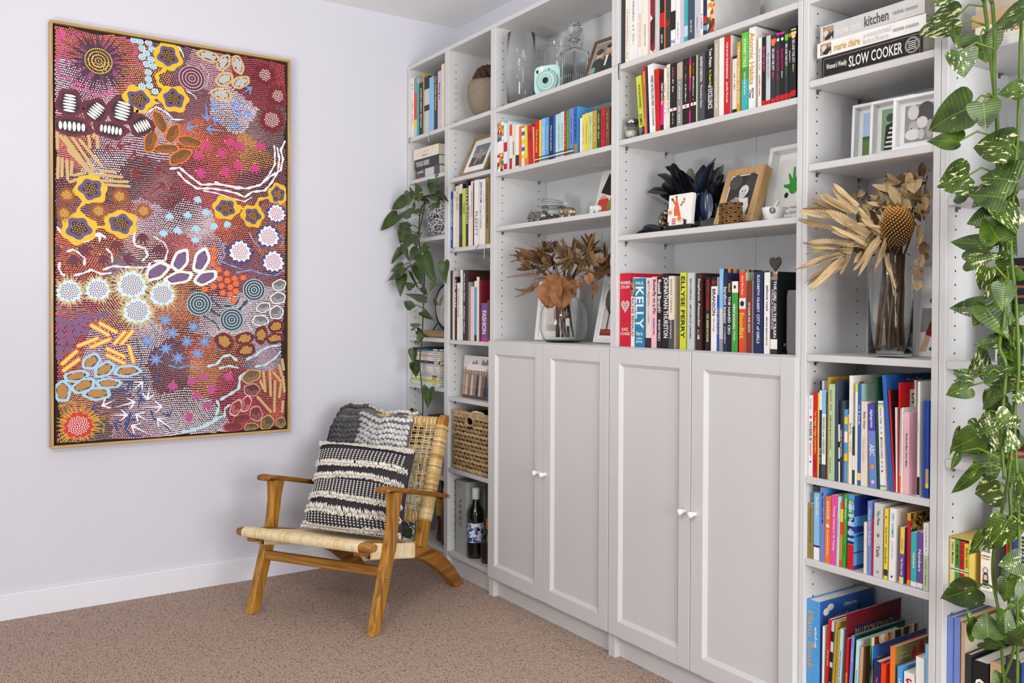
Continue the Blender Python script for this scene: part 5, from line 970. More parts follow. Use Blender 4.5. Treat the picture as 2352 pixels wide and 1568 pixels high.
# ---------------------------------------------------------------- dot painting: motifs in mm from the canvas top left
PAINT = {
 'seeds': [(54,35,'e0705a'),(286,34,'e07a50'),(129,231,'e8b8c8'),(44,244,'e8c8d8'),(340,200,'e09060'),(423,33,'6a4a52'),(594,88,'e0a8b8'),(507,247,'7a2838'),(684,241,'f0e0e8'),(870,57,'c83a48'),(851,345,'7a5a58'),(763,124,'b03040'),(78,464,'e07868'),(232,447,'e8c0d0'),(367,373,'e8c8d8'),(565,379,'e06a40'),(654,461,'d8604a'),(776,448,'e09a50'),(807,552,'8a2a3a'),(206,536,'ead8e0'),(285,586,'6a4048'),(394,636,'8a3038'),(565,592,'d05a60'),(28,637,'8a2a40'),(232,736,'d0785a'),(180,653,'6a3040'),(366,727,'e8c8d8'),(507,748,'e8d0d8'),(714,735,'e0704a'),(858,745,'e07a48'),(179,858,'e07a50'),(102,947,'d8684a'),(339,880,'e8b8b0'),(478,862,'d87070'),(285,941,'7a5a6a'),(684,928,'8a2a4a'),(594,900,'e8c0c8'),(52,1078,'d86a78'),(339,1040,'6a4a5a'),(478,1055,'e08a58'),(421,1116,'e0885a'),(102,1118,'d86a78'),(231,1146,'e0a080'),(52,1202,'d04868'),(205,1233,'d8b8d8'),(284,1263,'e8d8e0'),(338,1205,'e8d0d8'),(506,1158,'e08a58'),(594,1176,'e8d8e0'),(745,1158,'e8e0e8'),(839,1196,'d8c8d8'),(564,1268,'e07050'),(432,1325,'6a2038'),(449,1386,'7a2a40'),(653,1300,'e09060'),(807,1304,'c0a8b8'),(564,1390,'e09058'),(684,1444,'d85060'),(839,1464,'d85848'),(871,1530,'d85848'),(807,1558,'c83848'),(178,1347,'e0b8c8'),(284,1409,'d8d0e0'),(51,1343,'e06a58'),(76,1458,'e0905a'),(231,1454,'7a5868'),(338,1530,'e0c8d8'),(478,1508,'eadce4'),(535,1572,'f0e8f0'),(257,1601,'d8b0c0'),(168,1606,'8a7060'),(26,1539,'c08a40'),(152,1507,'d89060')],
 'burst': [(170,131,56,133,'4a1428','8a3f6e','e8d050'),(826,83,32,64,'7a1018','6a0c14','f2f2f2'),(883,166,32,64,'7a1018','6a0c14','f2f2f2'),(856,275,42,78,'7a1018','6a0c14','f2f2f2'),(58,669,21,48,'a85a1a','8a4a14','f0e060'),(245,659,22,50,'a85a1a','8a4a14','f0e060'),(169,723,22,50,'a85a1a','8a4a14','f0e060'),(48,740,20,43,'a85a1a','8a4a14','f0e060'),(334,711,22,50,'a85a1a','8a4a14','f0e060'),(877,686,36,59,'f0f0f8','24407c','a02040'),(842,789,43,69,'f0f0f8','24407c','a02040'),(720,861,43,66,'f0f0f8','24407c','a02040'),(864,899,43,64,'f0f0f8','24407c','a02040'),(65,1044,42,73,'cfe6ee','cdbb86','8a1838'),(166,1034,42,69,'cfe6ee','cdbb86','8a1838'),(290,1014,53,92,'cfe6ee','cdbb86','8a1838'),(309,1119,50,85,'cfe6ee','cdbb86','8a1838'),(405,1050,46,74,'cfe6ee','cdbb86','8a1838'),(96,1570,49,94,'c8200f','d8a820','f6f0f0')],
 'rings': [(522,145,55,'5a1c34','f0d8dc'),(550,1088,52,'153e52','f6f6f6'),(684,1155,52,'153e52','f6f6f6'),(779,1025,50,'153e52','f6f6f6'),(170,131,52,'4a1428','e8d850')],
 'amoeba': [(427,68,56,59,'e2b81c','5f4a78','f0a03a'),(315,262,59,55,'e2b81c','5f4a78','f0a03a'),(450,240,59,55,'e2b81c','5f4a78','f0a03a'),(141,639,59,59,'e2b81c','5f4a78','f0a03a'),(98,796,63,62,'e2b81c','5f4a78','f0a03a'),(250,769,62,55,'e2b81c','5f4a78','f0a03a'),(883,600,43,48,'e2b81c','5f4a78','f0a03a'),(660,676,56,50,'e2b81c','5f4a78','f0a03a'),(773,703,49,49,'e2b81c','5f4a78','f0a03a')],
 'barblob': [(68,311,49,56,4,'5e1230','2a0a14','f4f4f2'),(160,329,48,52,35,'5e1230','2a0a14','f4f4f2'),(256,316,59,60,12,'5e1230','2a0a14','f4f4f2'),(76,400,76,39,90,'5e1230','2a0a14','f4f4f2'),(214,397,66,36,95,'5e1230','2a0a14','f4f4f2'),(329,368,50,46,60,'5e1230','2a0a14','f4f4f2')],
 'oval': [(589,41,50,24,10,'d2b07a','1c1410','f4f4f4'),(651,58,42,24,-60,'d2b07a','1c1410','f4f4f4'),(711,57,43,25,75,'d2b07a','1c1410','f4f4f4'),(654,128,43,28,-35,'d2b07a','1c1410','f4f4f4'),(723,130,43,25,-30,'d2b07a','1c1410','f4f4f4'),(642,194,46,25,5,'d2b07a','1c1410','f4f4f4'),(385,956,56,32,-35,'f2efe6','4a2a52','8a6a9a'),(475,908,53,32,-65,'f2efe6','4a2a52','8a6a9a'),(559,905,57,32,-70,'f2efe6','4a2a52','8a6a9a'),(469,980,60,27,-15,'f2efe6','4a2a52','8a6a9a'),(576,977,53,29,-25,'f2efe6','4a2a52','8a6a9a'),(142,1320,38,29,-40,'a6d0e6','1c1c24','f0a848'),(189,1353,43,28,-35,'a6d0e6','1c1c24','f0a848'),(273,1362,53,24,-2,'a6d0e6','1c1c24','f0a848'),(89,1376,46,24,-8,'a6d0e6','1c1c24','f0a848'),(114,1414,46,29,-25,'a6d0e6','1c1c24','f0a848'),(204,1409,49,22,3,'a6d0e6','1c1c24','f0a848'),(41,1433,43,32,88,'a6d0e6','1c1c24','f0a848'),(163,1448,52,28,0,'a6d0e6','1c1c24','f0a848'),(653,1248,43,35,40,'6a0f14','1a0606','f0b050'),(739,1236,42,28,-10,'6a0f14','1a0606','f0b050'),(810,1221,28,42,10,'6a0f14','1a0606','f0b050'),(877,1184,38,29,-8,'6a0f14','1a0606','f0b050'),(871,1238,42,25,-10,'6a0f14','1a0606','f0b050'),(745,1287,42,28,-10,'6a0f14','1a0606','f0b050')],
 'bean': [(397,342,50,24,65,'d8741c','6e4416'),(446,384,46,25,-65,'d8741c','6e4416'),(361,426,50,25,-75,'d8741c','6e4416'),(513,409,53,22,5,'d8741c','6e4416'),(422,449,53,20,-8,'d8741c','6e4416'),(476,476,55,27,-35,'d8741c','6e4416'),(890,1001,32,25,-20,'f0f0f0','6e6e72'),(884,1059,35,27,-10,'f0f0f0','6e6e72'),(820,1101,32,22,-20,'f0f0f0','6e6e72'),(877,1123,32,31,-40,'f0f0f0','6e6e72'),(807,1158,36,24,0,'f0f0f0','6e6e72'),(770,1461,36,29,0,'c89090','5a1a1c'),(702,1536,24,39,25,'e8b0b0','8a2026'),(745,1520,21,39,20,'e8b0b0','8a2026'),(788,1566,29,36,-20,'c89090','6a2024'),(726,1585,41,22,-8,'b04048','6a1a20'),(690,1617,43,22,0,'b04048','6a1a20'),(767,1401,43,29,-20,'c8a060','6a5030'),(836,1608,29,36,30,'c8a060','5a4428'),(897,1612,22,25,0,'c8a060','5a4428'),(767,1622,32,18,0,'c8a060','5a4428')],
 'bar': [(174,1169,231,1204,8,'f08a1c','f0d870'),(143,1177,202,1215,8,'f08a1c','f0d870'),(97,1257,163,1229,8,'f08a1c','f0d870'),(142,1263,207,1233,8,'f08a1c','f0d870'),(226,1250,263,1204,8,'f08a1c','f0d870'),(252,1251,292,1201,8,'f08a1c','f0d870'),(199,1270,260,1303,8,'f08a1c','f0d870'),(199,1296,260,1330,8,'f08a1c','f0d870'),(279,1263,295,1325,8,'f08a1c','f0d870'),(41,1326,89,1279,8,'f08a1c','f0d870'),(46,1352,97,1311,8,'f08a1c','f0d870'),(53,444,144,576,5,'c8a86e','c8a86e'),(36,441,118,550,5,'c8a86e','c8a86e'),(73,436,152,558,5,'c8a86e','c8a86e'),(63,494,144,579,5,'c8a86e','c8a86e'),(104,450,180,544,5,'c8a86e','c8a86e'),(25,425,26,492,5,'c8a86e','c8a86e'),(29,526,27,604,5,'c8a86e','c8a86e'),(42,530,41,597,5,'c8a86e','c8a86e'),(58,534,61,607,5,'c8a86e','c8a86e'),(76,538,73,588,5,'c8a86e','c8a86e'),(152,387,152,433,5,'c8a86e','c8a86e'),(165,426,166,471,5,'c8a86e','c8a86e'),(68,617,123,592,5,'c8a86e','c8a86e'),(154,581,253,581,5,'c8a86e','c8a86e'),(180,602,274,599,5,'c8a86e','c8a86e'),(195,617,280,616,5,'c8a86e','c8a86e'),(175,565,227,562,5,'c8a86e','c8a86e'),(134,429,139,474,5,'c8a86e','c8a86e'),(83,590,113,579,5,'c8a86e','c8a86e'),(820,1387,828,1470,5,'c8a86e','c8a86e'),(848,1381,852,1490,5,'c8a86e','c8a86e'),(871,1427,868,1562,5,'c8a86e','c8a86e'),(890,1357,900,1402,5,'c8a86e','c8a86e'),(795,1494,852,1561,5,'c8a86e','c8a86e'),(897,1441,890,1499,5,'c8a86e','c8a86e'),(807,1425,820,1457,5,'c8a86e','c8a86e'),(906,1409,913,1474,5,'c8a86e','c8a86e'),(906,1519,903,1564,5,'c8a86e','c8a86e'),(864,1388,897,1428,5,'c8a86e','c8a86e'),(903,1332,910,1377,5,'c8a86e','c8a86e')],
 'arrow': [(227,522,196,457,9,'7c1216'),(329,430,232,461,9,'7c1216'),(259,531,307,473,9,'7c1216'),(372,525,328,506,9,'7c1216'),(356,562,288,551,9,'7c1216'),(444,560,378,531,9,'7c1216'),(367,591,291,563,9,'7c1216'),(350,651,416,589,9,'7c1216'),(501,603,430,612,9,'7c1216'),(478,677,422,657,9,'7c1216'),(577,225,583,316,9,'6a96d8'),(726,179,770,145,9,'6a96d8'),(770,211,684,232,9,'6a96d8'),(672,249,594,247,9,'6a96d8'),(672,329,603,301,9,'6a96d8'),(571,329,496,357,9,'6a96d8'),(672,351,577,347,9,'6a96d8'),(745,339,684,315,9,'6a96d8'),(754,294,752,244,9,'6a96d8'),(678,291,726,254,9,'6a96d8'),(231,1474,176,1500,8,'f0f0fa'),(220,1508,305,1487,8,'f0f0fa'),(204,1536,276,1541,8,'f0f0fa'),(289,1445,333,1405,8,'f0f0fa'),(357,1424,346,1486,8,'f0f0fa'),(311,1514,407,1513,8,'f0f0fa'),(354,1572,300,1536,8,'f0f0fa'),(449,1615,382,1559,8,'f0f0fa'),(360,1626,284,1582,8,'f0f0fa'),(262,1432,295,1404,6,'2c437e'),(189,1515,142,1495,6,'2c437e'),(262,1590,220,1569,6,'2c437e'),(421,1523,432,1560,6,'2c437e'),(284,1574,270,1549,6,'2c437e'),(332,1500,316,1476,6,'2c437e'),(371,1383,393,1408,6,'2c437e')],
 'track': [(583,395,52,100,'c43a78'),(654,390,52,10,'c43a78'),(720,382,52,95,'c43a78'),(801,420,52,-70,'c43a78'),(536,443,52,60,'c43a78'),(624,458,52,-30,'c43a78'),(708,468,52,80,'c43a78'),(782,473,52,90,'c43a78'),(536,528,52,20,'c43a78'),(636,530,52,-20,'c43a78'),(433,713,36,90,'a4d2e8'),(507,702,36,100,'a4d2e8'),(576,685,36,80,'a4d2e8'),(550,635,36,110,'a4d2e8'),(612,741,36,95,'a4d2e8'),(536,755,36,85,'a4d2e8'),(467,768,36,100,'a4d2e8'),(660,732,36,70,'a4d2e8'),(411,783,36,95,'a4d2e8'),(536,804,36,95,'a4d2e8'),(226,833,59,75,'5e1a34'),(328,798,59,85,'5e1a34'),(391,842,59,90,'5e1a34'),(93,877,59,10,'5e1a34'),(80,897,59,85,'5e1a34'),(174,896,59,60,'5e1a34'),(253,904,59,10,'5e1a34'),(38,871,59,150,'5e1a34'),(446,1410,50,95,'b84a86'),(509,1394,50,60,'b84a86'),(561,1375,50,80,'b84a86'),(678,1379,50,110,'b84a86'),(582,1440,50,30,'b84a86'),(544,1454,50,100,'b84a86'),(573,1501,50,60,'b84a86'),(529,1554,50,160,'b84a86')],
 'star': [(416,1158,32,'6a96d4'),(527,1185,32,'6a96d4'),(444,1209,32,'6a96d4'),(349,1243,32,'6a96d4'),(418,1274,32,'6a96d4'),(501,1246,32,'6a96d4'),(573,1247,32,'6a96d4'),(544,1298,32,'6a96d4'),(466,1314,32,'6a96d4'),(379,1318,32,'6a96d4')],
 'spot': [(609,857,15,'d8481c','f6c050'),(609,890,15,'d8481c','f6c050'),(606,918,15,'d8481c','f6c050'),(630,942,15,'d8481c','f6c050'),(663,956,15,'d8481c','f6c050'),(633,979,15,'d8481c','f6c050'),(666,987,15,'d8481c','f6c050'),(696,977,15,'d8481c','f6c050'),(733,973,15,'d8481c','f6c050'),(702,999,15,'d8481c','f6c050'),(678,1015,15,'d8481c','f6c050'),(642,1009,15,'d8481c','f6c050'),(609,1013,15,'d8481c','f6c050'),(573,1026,15,'d8481c','f6c050'),(647,1040,15,'d8481c','f6c050'),(678,1046,15,'d8481c','f6c050'),(702,1033,15,'d8481c','f6c050'),(693,1071,15,'d8481c','f6c050'),(299,25,14,'b8dcec','2a3a48'),(321,27,14,'b8dcec','2a3a48'),(354,26,14,'b8dcec','2a3a48'),(329,53,14,'b8dcec','2a3a48'),(366,50,14,'b8dcec','2a3a48'),(346,71,14,'b8dcec','2a3a48'),(329,88,14,'b8dcec','2a3a48'),(363,93,14,'b8dcec','2a3a48'),(346,114,14,'b8dcec','2a3a48'),(371,119,14,'b8dcec','2a3a48'),(352,146,14,'b8dcec','2a3a48'),(353,174,14,'b8dcec','2a3a48'),(329,206,14,'b8dcec','2a3a48'),(357,200,14,'b8dcec','2a3a48'),(378,221,14,'b8dcec','2a3a48'),(32,1154,14,'76527c','76527c'),(59,1162,14,'76527c','76527c'),(87,1163,14,'76527c','76527c'),(115,1162,14,'76527c','76527c'),(37,1180,14,'76527c','76527c'),(67,1188,14,'76527c','76527c'),(97,1186,14,'76527c','76527c'),(122,1200,14,'76527c','76527c'),(34,1213,14,'76527c','76527c'),(64,1217,14,'76527c','76527c'),(92,1211,14,'76527c','76527c'),(42,1242,14,'76527c','76527c'),(72,1239,14,'76527c','76527c'),(32,1267,14,'76527c','76527c'),(62,1270,14,'76527c','76527c'),(32,1295,14,'76527c','76527c'),(105,1140,14,'76527c','76527c'),(135,1141,14,'76527c','76527c'),(166,1139,14,'76527c','76527c'),(194,1131,14,'76527c','76527c')],
 'wave': [([(433,531),(473,522),(513,554),(559,586),(624,577),(684,582),(745,586),(807,565),(851,523),(896,493),(906,441),(896,404),(916,360)],6,'eeeeee'),([(464,540),(495,574),(542,603),(600,598),(660,602),(708,611),(739,624),(770,599),(826,588),(858,548),(883,501),(890,443),(880,393)],6,'eeeeee'),([(612,569),(648,578),(702,589),(757,585),(807,565),(845,517),(870,470),(870,413),(867,385)],5,'eeeeee'),([(565,610),(624,617),(678,632),(739,643),(770,621)],4,'dfe6f0'),([(23,794),(38,816),(58,837)],5,'dfe6f0'),([(301,784),(298,825)],6,'eeeeee'),([(143,821),(174,811),(195,830)],6,'eeeeee'),([(83,852),(123,847),(154,825),(174,819),(172,847)],7,'dfe4ee'),([(57,890),(77,880),(103,893),(120,912),(118,941)],6,'e6e8f0'),([(33,930),(30,955),(40,977),(52,983)],6,'e6e8f0'),([(80,982),(113,972),(143,957),(179,973),(216,967)],6,'e6e8f0'),([(184,956),(221,940),(263,942),(312,943),(350,939),(361,921)],6,'e6e8f0'),([(195,869),(216,891),(218,926)],5,'dfe4ee'),([(296,818),(301,853),(339,863),(350,892),(328,916)],6,'dfe4ee'),([(372,914),(416,910),(427,865)],5,'dfe4ee'),([(582,1354),(623,1343),(647,1313),(678,1307),(708,1333)],7,'b8dee6'),([(629,1362),(678,1354),(714,1364)],6,'b8dee6'),([(745,1328),(788,1310),(807,1291),(845,1273),(897,1267)],6,'b8dee6'),([(782,1360),(826,1355),(871,1325),(897,1293)],6,'b8dee6'),([(620,1497),(632,1523),(617,1565)],7,'b8dee6'),([(635,1498),(678,1475),(714,1452),(720,1402),(745,1381)],8,'b8dee6'),([(653,1574),(656,1536),(678,1519)],6,'b8dee6'),([(477,1626),(535,1615),(582,1603),(623,1578),(647,1567)],9,'b8dee6'),([(570,1599),(611,1589),(623,1566)],6,'b8dee6'),([(372,814),(411,836),(427,865)],4,'c8d8e8'),([(648,830),(654,879),(642,908),(684,922),(726,936)],4,'7a9ad0'),([(757,775),(776,811),(801,835),(807,860)],4,'7a9ad0'),([(883,768),(909,798),(896,837)],4,'7a9ad0'),([(702,952),(763,938),(820,955),(871,960),(916,933)],4,'7a9ad0'),([(30,51),(44,93),(25,152),(34,206),(79,222),(114,234)],6,'b84a86'),([(59,91),(54,147),(64,129)],5,'b84a86'),([(244,24),(286,34),(307,65),(297,90),(313,116),(334,136)],6,'b84a86'),([(286,161),(297,195),(264,217)],5,'b84a86'),([(69,246),(124,249),(165,269),(201,255),(243,232)],6,'c8508e'),([(42,32),(47,70)],12,'d04a86'),([(72,55),(115,33)],8,'b84a86'),([(334,312),(372,266),(395,266)],6,'dfe6f0'),([(350,310),(383,282),(422,300),(450,326),(490,321)],4,'dfe6f0'),([(484,160),(502,200),(530,214),(542,230)],4,'c8d0dc'),([(411,136),(434,102),(462,110)],4,'c8d0dc'),([(468,19),(485,46),(490,63)],5,'d8e0e8'),([(559,82),(589,114),(583,163),(559,185)],3,'a8b4c0'),([(349,1158),(377,1199),(377,1229)],3,'5a7a9a'),([(306,1228),(311,1263),(327,1311),(316,1358)],3,'3a4a5a'),([(427,1343),(466,1357),(506,1346),(553,1365)],4,'6a9ac8'),([(576,1207),(623,1244),(629,1300)],3,'3a5a7a'),([(507,1024),(553,1036),(600,1066),(635,1102),(702,1089),(720,1052)],5,'1c4456'),([(524,1133),(570,1139),(618,1170),(635,1201)],4,'1c4456'),([(594,1112),(635,1139)],8,'1c4456'),([(708,1120),(751,1070)],8,'1c4456'),([(422,119),(386,151),(389,186),(425,211)],10,'e2b81c'),([(359,247),(408,243)],9,'e2b81c'),([(123,686),(100,716),(95,750)],9,'e2b81c'),([(141,793),(174,785),(213,789)],9,'e2b81c'),([(705,661),(745,683)],9,'e2b81c'),([(785,667),(801,628),(851,615)],9,'e2b81c'),([(279,1409),(273,1450),(252,1437)],5,'2c437e'),([(204,1464),(241,1443),(262,1426)],5,'2c437e'),([(142,1507),(178,1532),(220,1523)],5,'2c437e'),([(284,1527),(278,1567),(262,1596),(289,1627),(327,1630)],5,'2c437e'),([(360,1525),(371,1562),(410,1582),(438,1620)],5,'2c437e'),([(333,1382),(333,1423),(311,1452),(338,1494)],5,'2c437e'),([(26,1494),(61,1479),(96,1476)],4,'b8a030'),([(163,1554),(188,1573),(183,1607)],4,'a89a40'),([(226,972),(216,990),(190,985)],4,'b8a878'),([(22,1112),(67,1129),(102,1112),(143,1123)],4,'7a7a5a'),([(449,1122),(484,1085),(484,1043)],4,'8a8a60'),([(371,1181),(388,1146),(427,1128)],4,'8a8a60')],
}
PT_Y0,PT_Z1,PT_W,PT_H = -1.806,2.298,.938,1.654
painting = thing('painting','tall dot painting of blossoms, seeds and arrows in a thin oak frame','painting',(.0,PT_Y0+PT_W/2,PT_Z1-PT_H))
def pl(s,t,off): return Vector((.0345+off, s/1000-PT_W/2, PT_H-t/1000))
def make_painting():
    M_oak=wood_mat('a98550','c8a870','oak',1,14,.5); M_oakv=wood_mat('a98550','c8a870','oakv',2,14,.5)
    W,Hh=PT_W*1000,PT_H*1000; fw=11
    for nm,(s0,s1,t0,t1),m in (('frame_bar',(0,W,0,fw),M_oak),('frame_bar',(0,W,Hh-fw,Hh),M_oak),('frame_bar',(0,fw,fw,Hh-fw),M_oakv),('frame_bar',(W-fw,W,fw,Hh-fw),M_oakv)):
        b=MB(); p,q=pl(s0,t1,0),pl(s1,t0,0); b.box(.002,.043,p.y,q.y,p.z,q.z,bev=.0012); b.build(nm,m,painting)
    b=MB(); p,q=pl(fw,Hh-fw,0),pl(W-fw,fw,0); b.box(.002,.020,p.y,q.y,p.z,q.z); b.build('frame_backing',mat('1c1410',.8,'framedark'),painting)
    cm=16; p,q=pl(cm,Hh-cm,0),pl(W-cm,cm,0)
    b=MB(); b.box(.0202,.0345,p.y,q.y,p.z,q.z); b.build('canvas',mat('33191f',.8,'canvas',vary=.3,scale=14,bump=.2,bscale=900),painting)
    rs=random.Random(21)
    seeds=[]
    for s,t,h in PAINT['seeds']:
        c=hexc(h); k=.22 if sum(c[:3])<.5 else .06; seeds.append((s,t,tuple(x*(1-k)+y*k for x,y in zip(c,hexc('f0c4cc')))))
    b=MB(); lo,hi=cm+3,W-cm-3; tlo,thi=cm+3,Hh-cm-3
    py=8.2; px_=7.6; nr=int((thi-tlo)/py)
    for r in range(nr+1):
        k=0
        while True:
            s=lo+k*px_+(r%2)*px_/2; k+=1
            if s>hi: break
            t=tlo+r*py
            nv=noise.noise((s*.006,t*.006,1.3)); nu=noise.noise((s*.006,t*.006,7.7))
            s2=s+26*nu+rs.uniform(-.7,.7); t2=t+26*nv+rs.uniform(-.7,.7)
            if not(lo<s2<hi and tlo<t2<thi): continue
            ds=sorted(((s2-a)**2+(t2-c)**2+rs.uniform(0,1800),h) for a,c,h in seeds)[:1]
            c=ds[0][1]; f=rs.uniform(.82,1.12); c=tuple(min(1,x*f) for x in c[:3])+(1,)
            ang=noise.noise((s*.005,t*.005,4.4))*2.2; ca,sa=math.cos(ang),math.sin(ang); ra,rb=rs.uniform(3.5,4.3),rs.uniform(2.8,3.3)
            pts=[]
            for q in range(6):
                x=ra*math.cos(q*PI/3); y=rb*math.sin(q*PI/3); pts.append(pl(s2+x*ca-y*sa,t2+x*sa+y*ca,.0006))
            b.poly(pts[::-1],col=c)
    b.build('painted_dots',attr_mat('m_paint',.55),painting,'stuff')
    b=MB(); Z=[.0010,.0013,.0016,.0019,.0022,.0025]; cnt=[0]
    def pg(pts,h,l,f=1):
        cnt[0]=(cnt[0]+1)%40; c=hexc(h); c=tuple(min(1,x*f) for x in c[:3])+(1,)
        pts=[(min(max(s,lo-2),hi+2),min(max(t,tlo-2),thi+2)) for s,t in pts]
        ar_=sum(pts[i][0]*pts[(i+1)%len(pts)][1]-pts[(i+1)%len(pts)][0]*pts[i][1] for i in range(len(pts)))
        P=[pl(s,t,Z[l]+cnt[0]*3e-6) for s,t in pts]
        b.poly(P[::-1] if ar_>0 else P,col=c)
    def blob(s,t,rx,ry,ang=0,n=24,wob=0,ph=0,lob=5):
        a=math.radians(ang); ca,sa=math.cos(a),math.sin(a); o=[]
        for k in range(n):
            q=2*PI*k/n; w=1+wob*math.sin(lob*q+ph)+wob*.5*math.sin(3*q+ph*2)
            x,y=rx*w*math.cos(q),ry*w*math.sin(q); o.append((s+x*ca-y*sa,t+x*sa+y*ca))
        return o
    def dot(s,t,r,h,l): pg(blob(s,t,r,r,n=7),h,l,rs.uniform(.92,1.05))
    def fan(c,pts,h,l,f=1):
        for i in range(len(pts)): pg([c,pts[i],pts[(i+1)%len(pts)]],h,l,f)
    def line(P,w,h,l,wav=0):
        Q=[]
        for (a,c),(d,e) in zip(P,P[1:]):
            n=max(2,int(math.hypot(d-a,e-c)/7))
            for k in range(n): Q.append((a+(d-a)*k/n,c+(e-c)*k/n))
        Q.append(P[-1])
        L=[];R=[]
        for i,(x,y) in enumerate(Q):
            x2,y2=Q[min(i+1,len(Q)-1)]; x1,y1=Q[max(i-1,0)]; dx,dy=x2-x1,y2-y1; m=math.hypot(dx,dy) or 1
            g=w*.5*(1+wav*math.sin(i*1.1)); 
            if i in (0,len(Q)-1): g*=.5
            L.append((x-dy/m*g,y+dx/m*g)); R.append((x+dy/m*g,y-dx/m*g))
        for i in range(len(Q)-1): pg([L[i],L[i+1],R[i+1],R[i]],h,l)
    for P,w,h in PAINT['wave']: line(P,w*1.35,h,0,.35)
    for s,t,r1,r2,ci,cs,cdt in PAINT['burst']:
        for ring,(ra,rb) in enumerate(((r1*.8,r2),(r1*.7,r2*.82))):
            for k in range(30):
                a=2*PI*(k+rs.uniform(-.3,.3)+ring*.5)/30; R=rb*rs.uniform(.82,1.06)
                if cs=='8a3f6e': colr=rs.choice((cs,'5a2a50','3a1c34','4a2440'))
                elif cs=='d8a820' and ring: colr='d86a18'
                else: colr=cs
                wd_=2*PI*ra/30*.75
                pg([(s+ra*math.cos(a)-wd_*math.sin(a),t+ra*math.sin(a)+wd_*math.cos(a)),(s+ra*math.cos(a)+wd_*math.sin(a),t+ra*math.sin(a)-wd_*math.cos(a)),(s+R*math.cos(a),t+R*math.sin(a))],colr,1 if ring==0 else 2)
        fan((s,t),blob(s,t,r1,r1,n=36,wob=.12,lob=12),ci,3)
        nd=int((r1*.85)**2/(22 if r1>30 else 17))
        for k in range(nd):
            rr=r1*.78*math.sqrt((k+.5)/nd); a=k*2.39996; dot(s+rr*math.cos(a),t+rr*math.sin(a),2.6 if r1>22 else 2.2,cdt,4)
    for s,t,r,cb_,cdt in PAINT['rings']:
        fan((s,t),blob(s,t,r,r,n=30),cb_,4)
        k=0; rr=0
        for q in range(5):
            rr=r*.93*q/4; n=max(1,int(2*PI*rr/7.2))
            for k in range(n): dot(s+rr*math.cos(2*PI*k/n),t+rr*math.sin(2*PI*k/n),2.7,cdt,5)
    for i,(s,t,rx,ry,c1,c2,c3) in enumerate(PAINT['amoeba']):
        fan((s,t),blob(s,t,rx,ry,wob=.09,ph=i,lob=6,n=36),c1,1); fan((s,t),blob(s,t,rx*.68,ry*.68,wob=.12,ph=i*1.7,n=30),c2,2); fan((s,t),blob(s,t,rx*.44,ry*.44,wob=.14,ph=i*1.7,n=24),'22140c',3)
        for k in range(26):
            rr=rx*.4*math.sqrt((k+.5)/26); a=k*2.4; dot(s+rr*math.cos(a),t+rr*math.sin(a)*ry/rx,2.3,c3,4)
    for i,(s,t,rx,ry,ang,c1,c2,c3) in enumerate(PAINT['barblob']):
        fan((s,t),blob(s,t,rx,ry,wob=.08,ph=i*2,n=30),c1,1); fan((s,t),blob(s,t,rx*.7,ry*.72,wob=.08,ph=i*2,n=30),c2,2)
        a=math.radians(ang); ca,sa=math.cos(a),math.sin(a); mj=max(rx,ry) if ang>50 else ry
        n=6
        for k in range(n):
            o=(k-(n-1)/2)*mj*1.25/n; hw=(rx if ang<50 else min(rx,ry))*.5*(1-.35*abs(o)/mj)
            x0,y0=s-o*sa,t+o*ca
            pg(blob(x0,y0,hw,mj*.085,ang,n=12),c3,3)
    for i,(s,t,rx,ry,ang,c1,c2,c3) in enumerate(PAINT['oval']):
        fan((s,t),blob(s,t,rx,ry,ang,wob=.05,ph=i,n=28),c1,1); fan((s,t),blob(s,t,rx*.72,ry*.64,ang,wob=.06,ph=i,n=24),c2,2)
        a=math.radians(ang); ca,sa=math.cos(a),math.sin(a); big=c1 in ('6a0f14',)
        st=6.8 if big else 5.2; x=-rx*.6
        while x<rx*.62:
            y=-ry*.5
            while y<ry*.55:
                if (x/(rx*.66))**2+(y/(ry*.58))**2<1: dot(s+x*ca-y*sa,t+x*sa+y*ca,st*.46,c3,3)
                y+=st
            x+=st
    for i,(s,t,rx,ry,ang,c1,c2) in enumerate(PAINT['bean']):
        fan((s,t),blob(s,t,rx,ry,ang,wob=.05,ph=i*1.3,n=26),c1,1); fan((s,t),blob(s,t,rx*.84,ry*.8,ang,wob=.05,ph=i*1.3,n=26),c2,2)
        for q in (.6,.35):
            P=blob(s,t,rx*q,ry*q,ang,n=14); line(P[:9],1.8,c1,3)
    for x0,y0,x1,y1,w,c1,c2 in PAINT['bar']:
        dx,dy=x1-x0,y1-y0; L=math.hypot(dx,dy); a=math.degrees(math.atan2(dy,dx))
        def cap(g,e): 
            ca,sa=dx/L,dy/L; o=[]
            for k in range(7): q=PI/2+PI*k/6; o.append((x0+(-0)*ca+e*(g*math.cos(q)*ca-g*math.sin(q)*sa),y0+e*(g*math.cos(q)*sa+g*math.sin(q)*ca)))
            for k in range(7): q=-PI/2+PI*k/6; o.append((x1+e*(g*math.cos(q)*ca-g*math.sin(q)*sa),y1+e*(g*math.cos(q)*sa+g*math.sin(q)*ca)))
            return o
        pg(cap(w*1.15,1),c1,1)
        if c1!=c2: pg(cap(w*.6,1),c2,2)
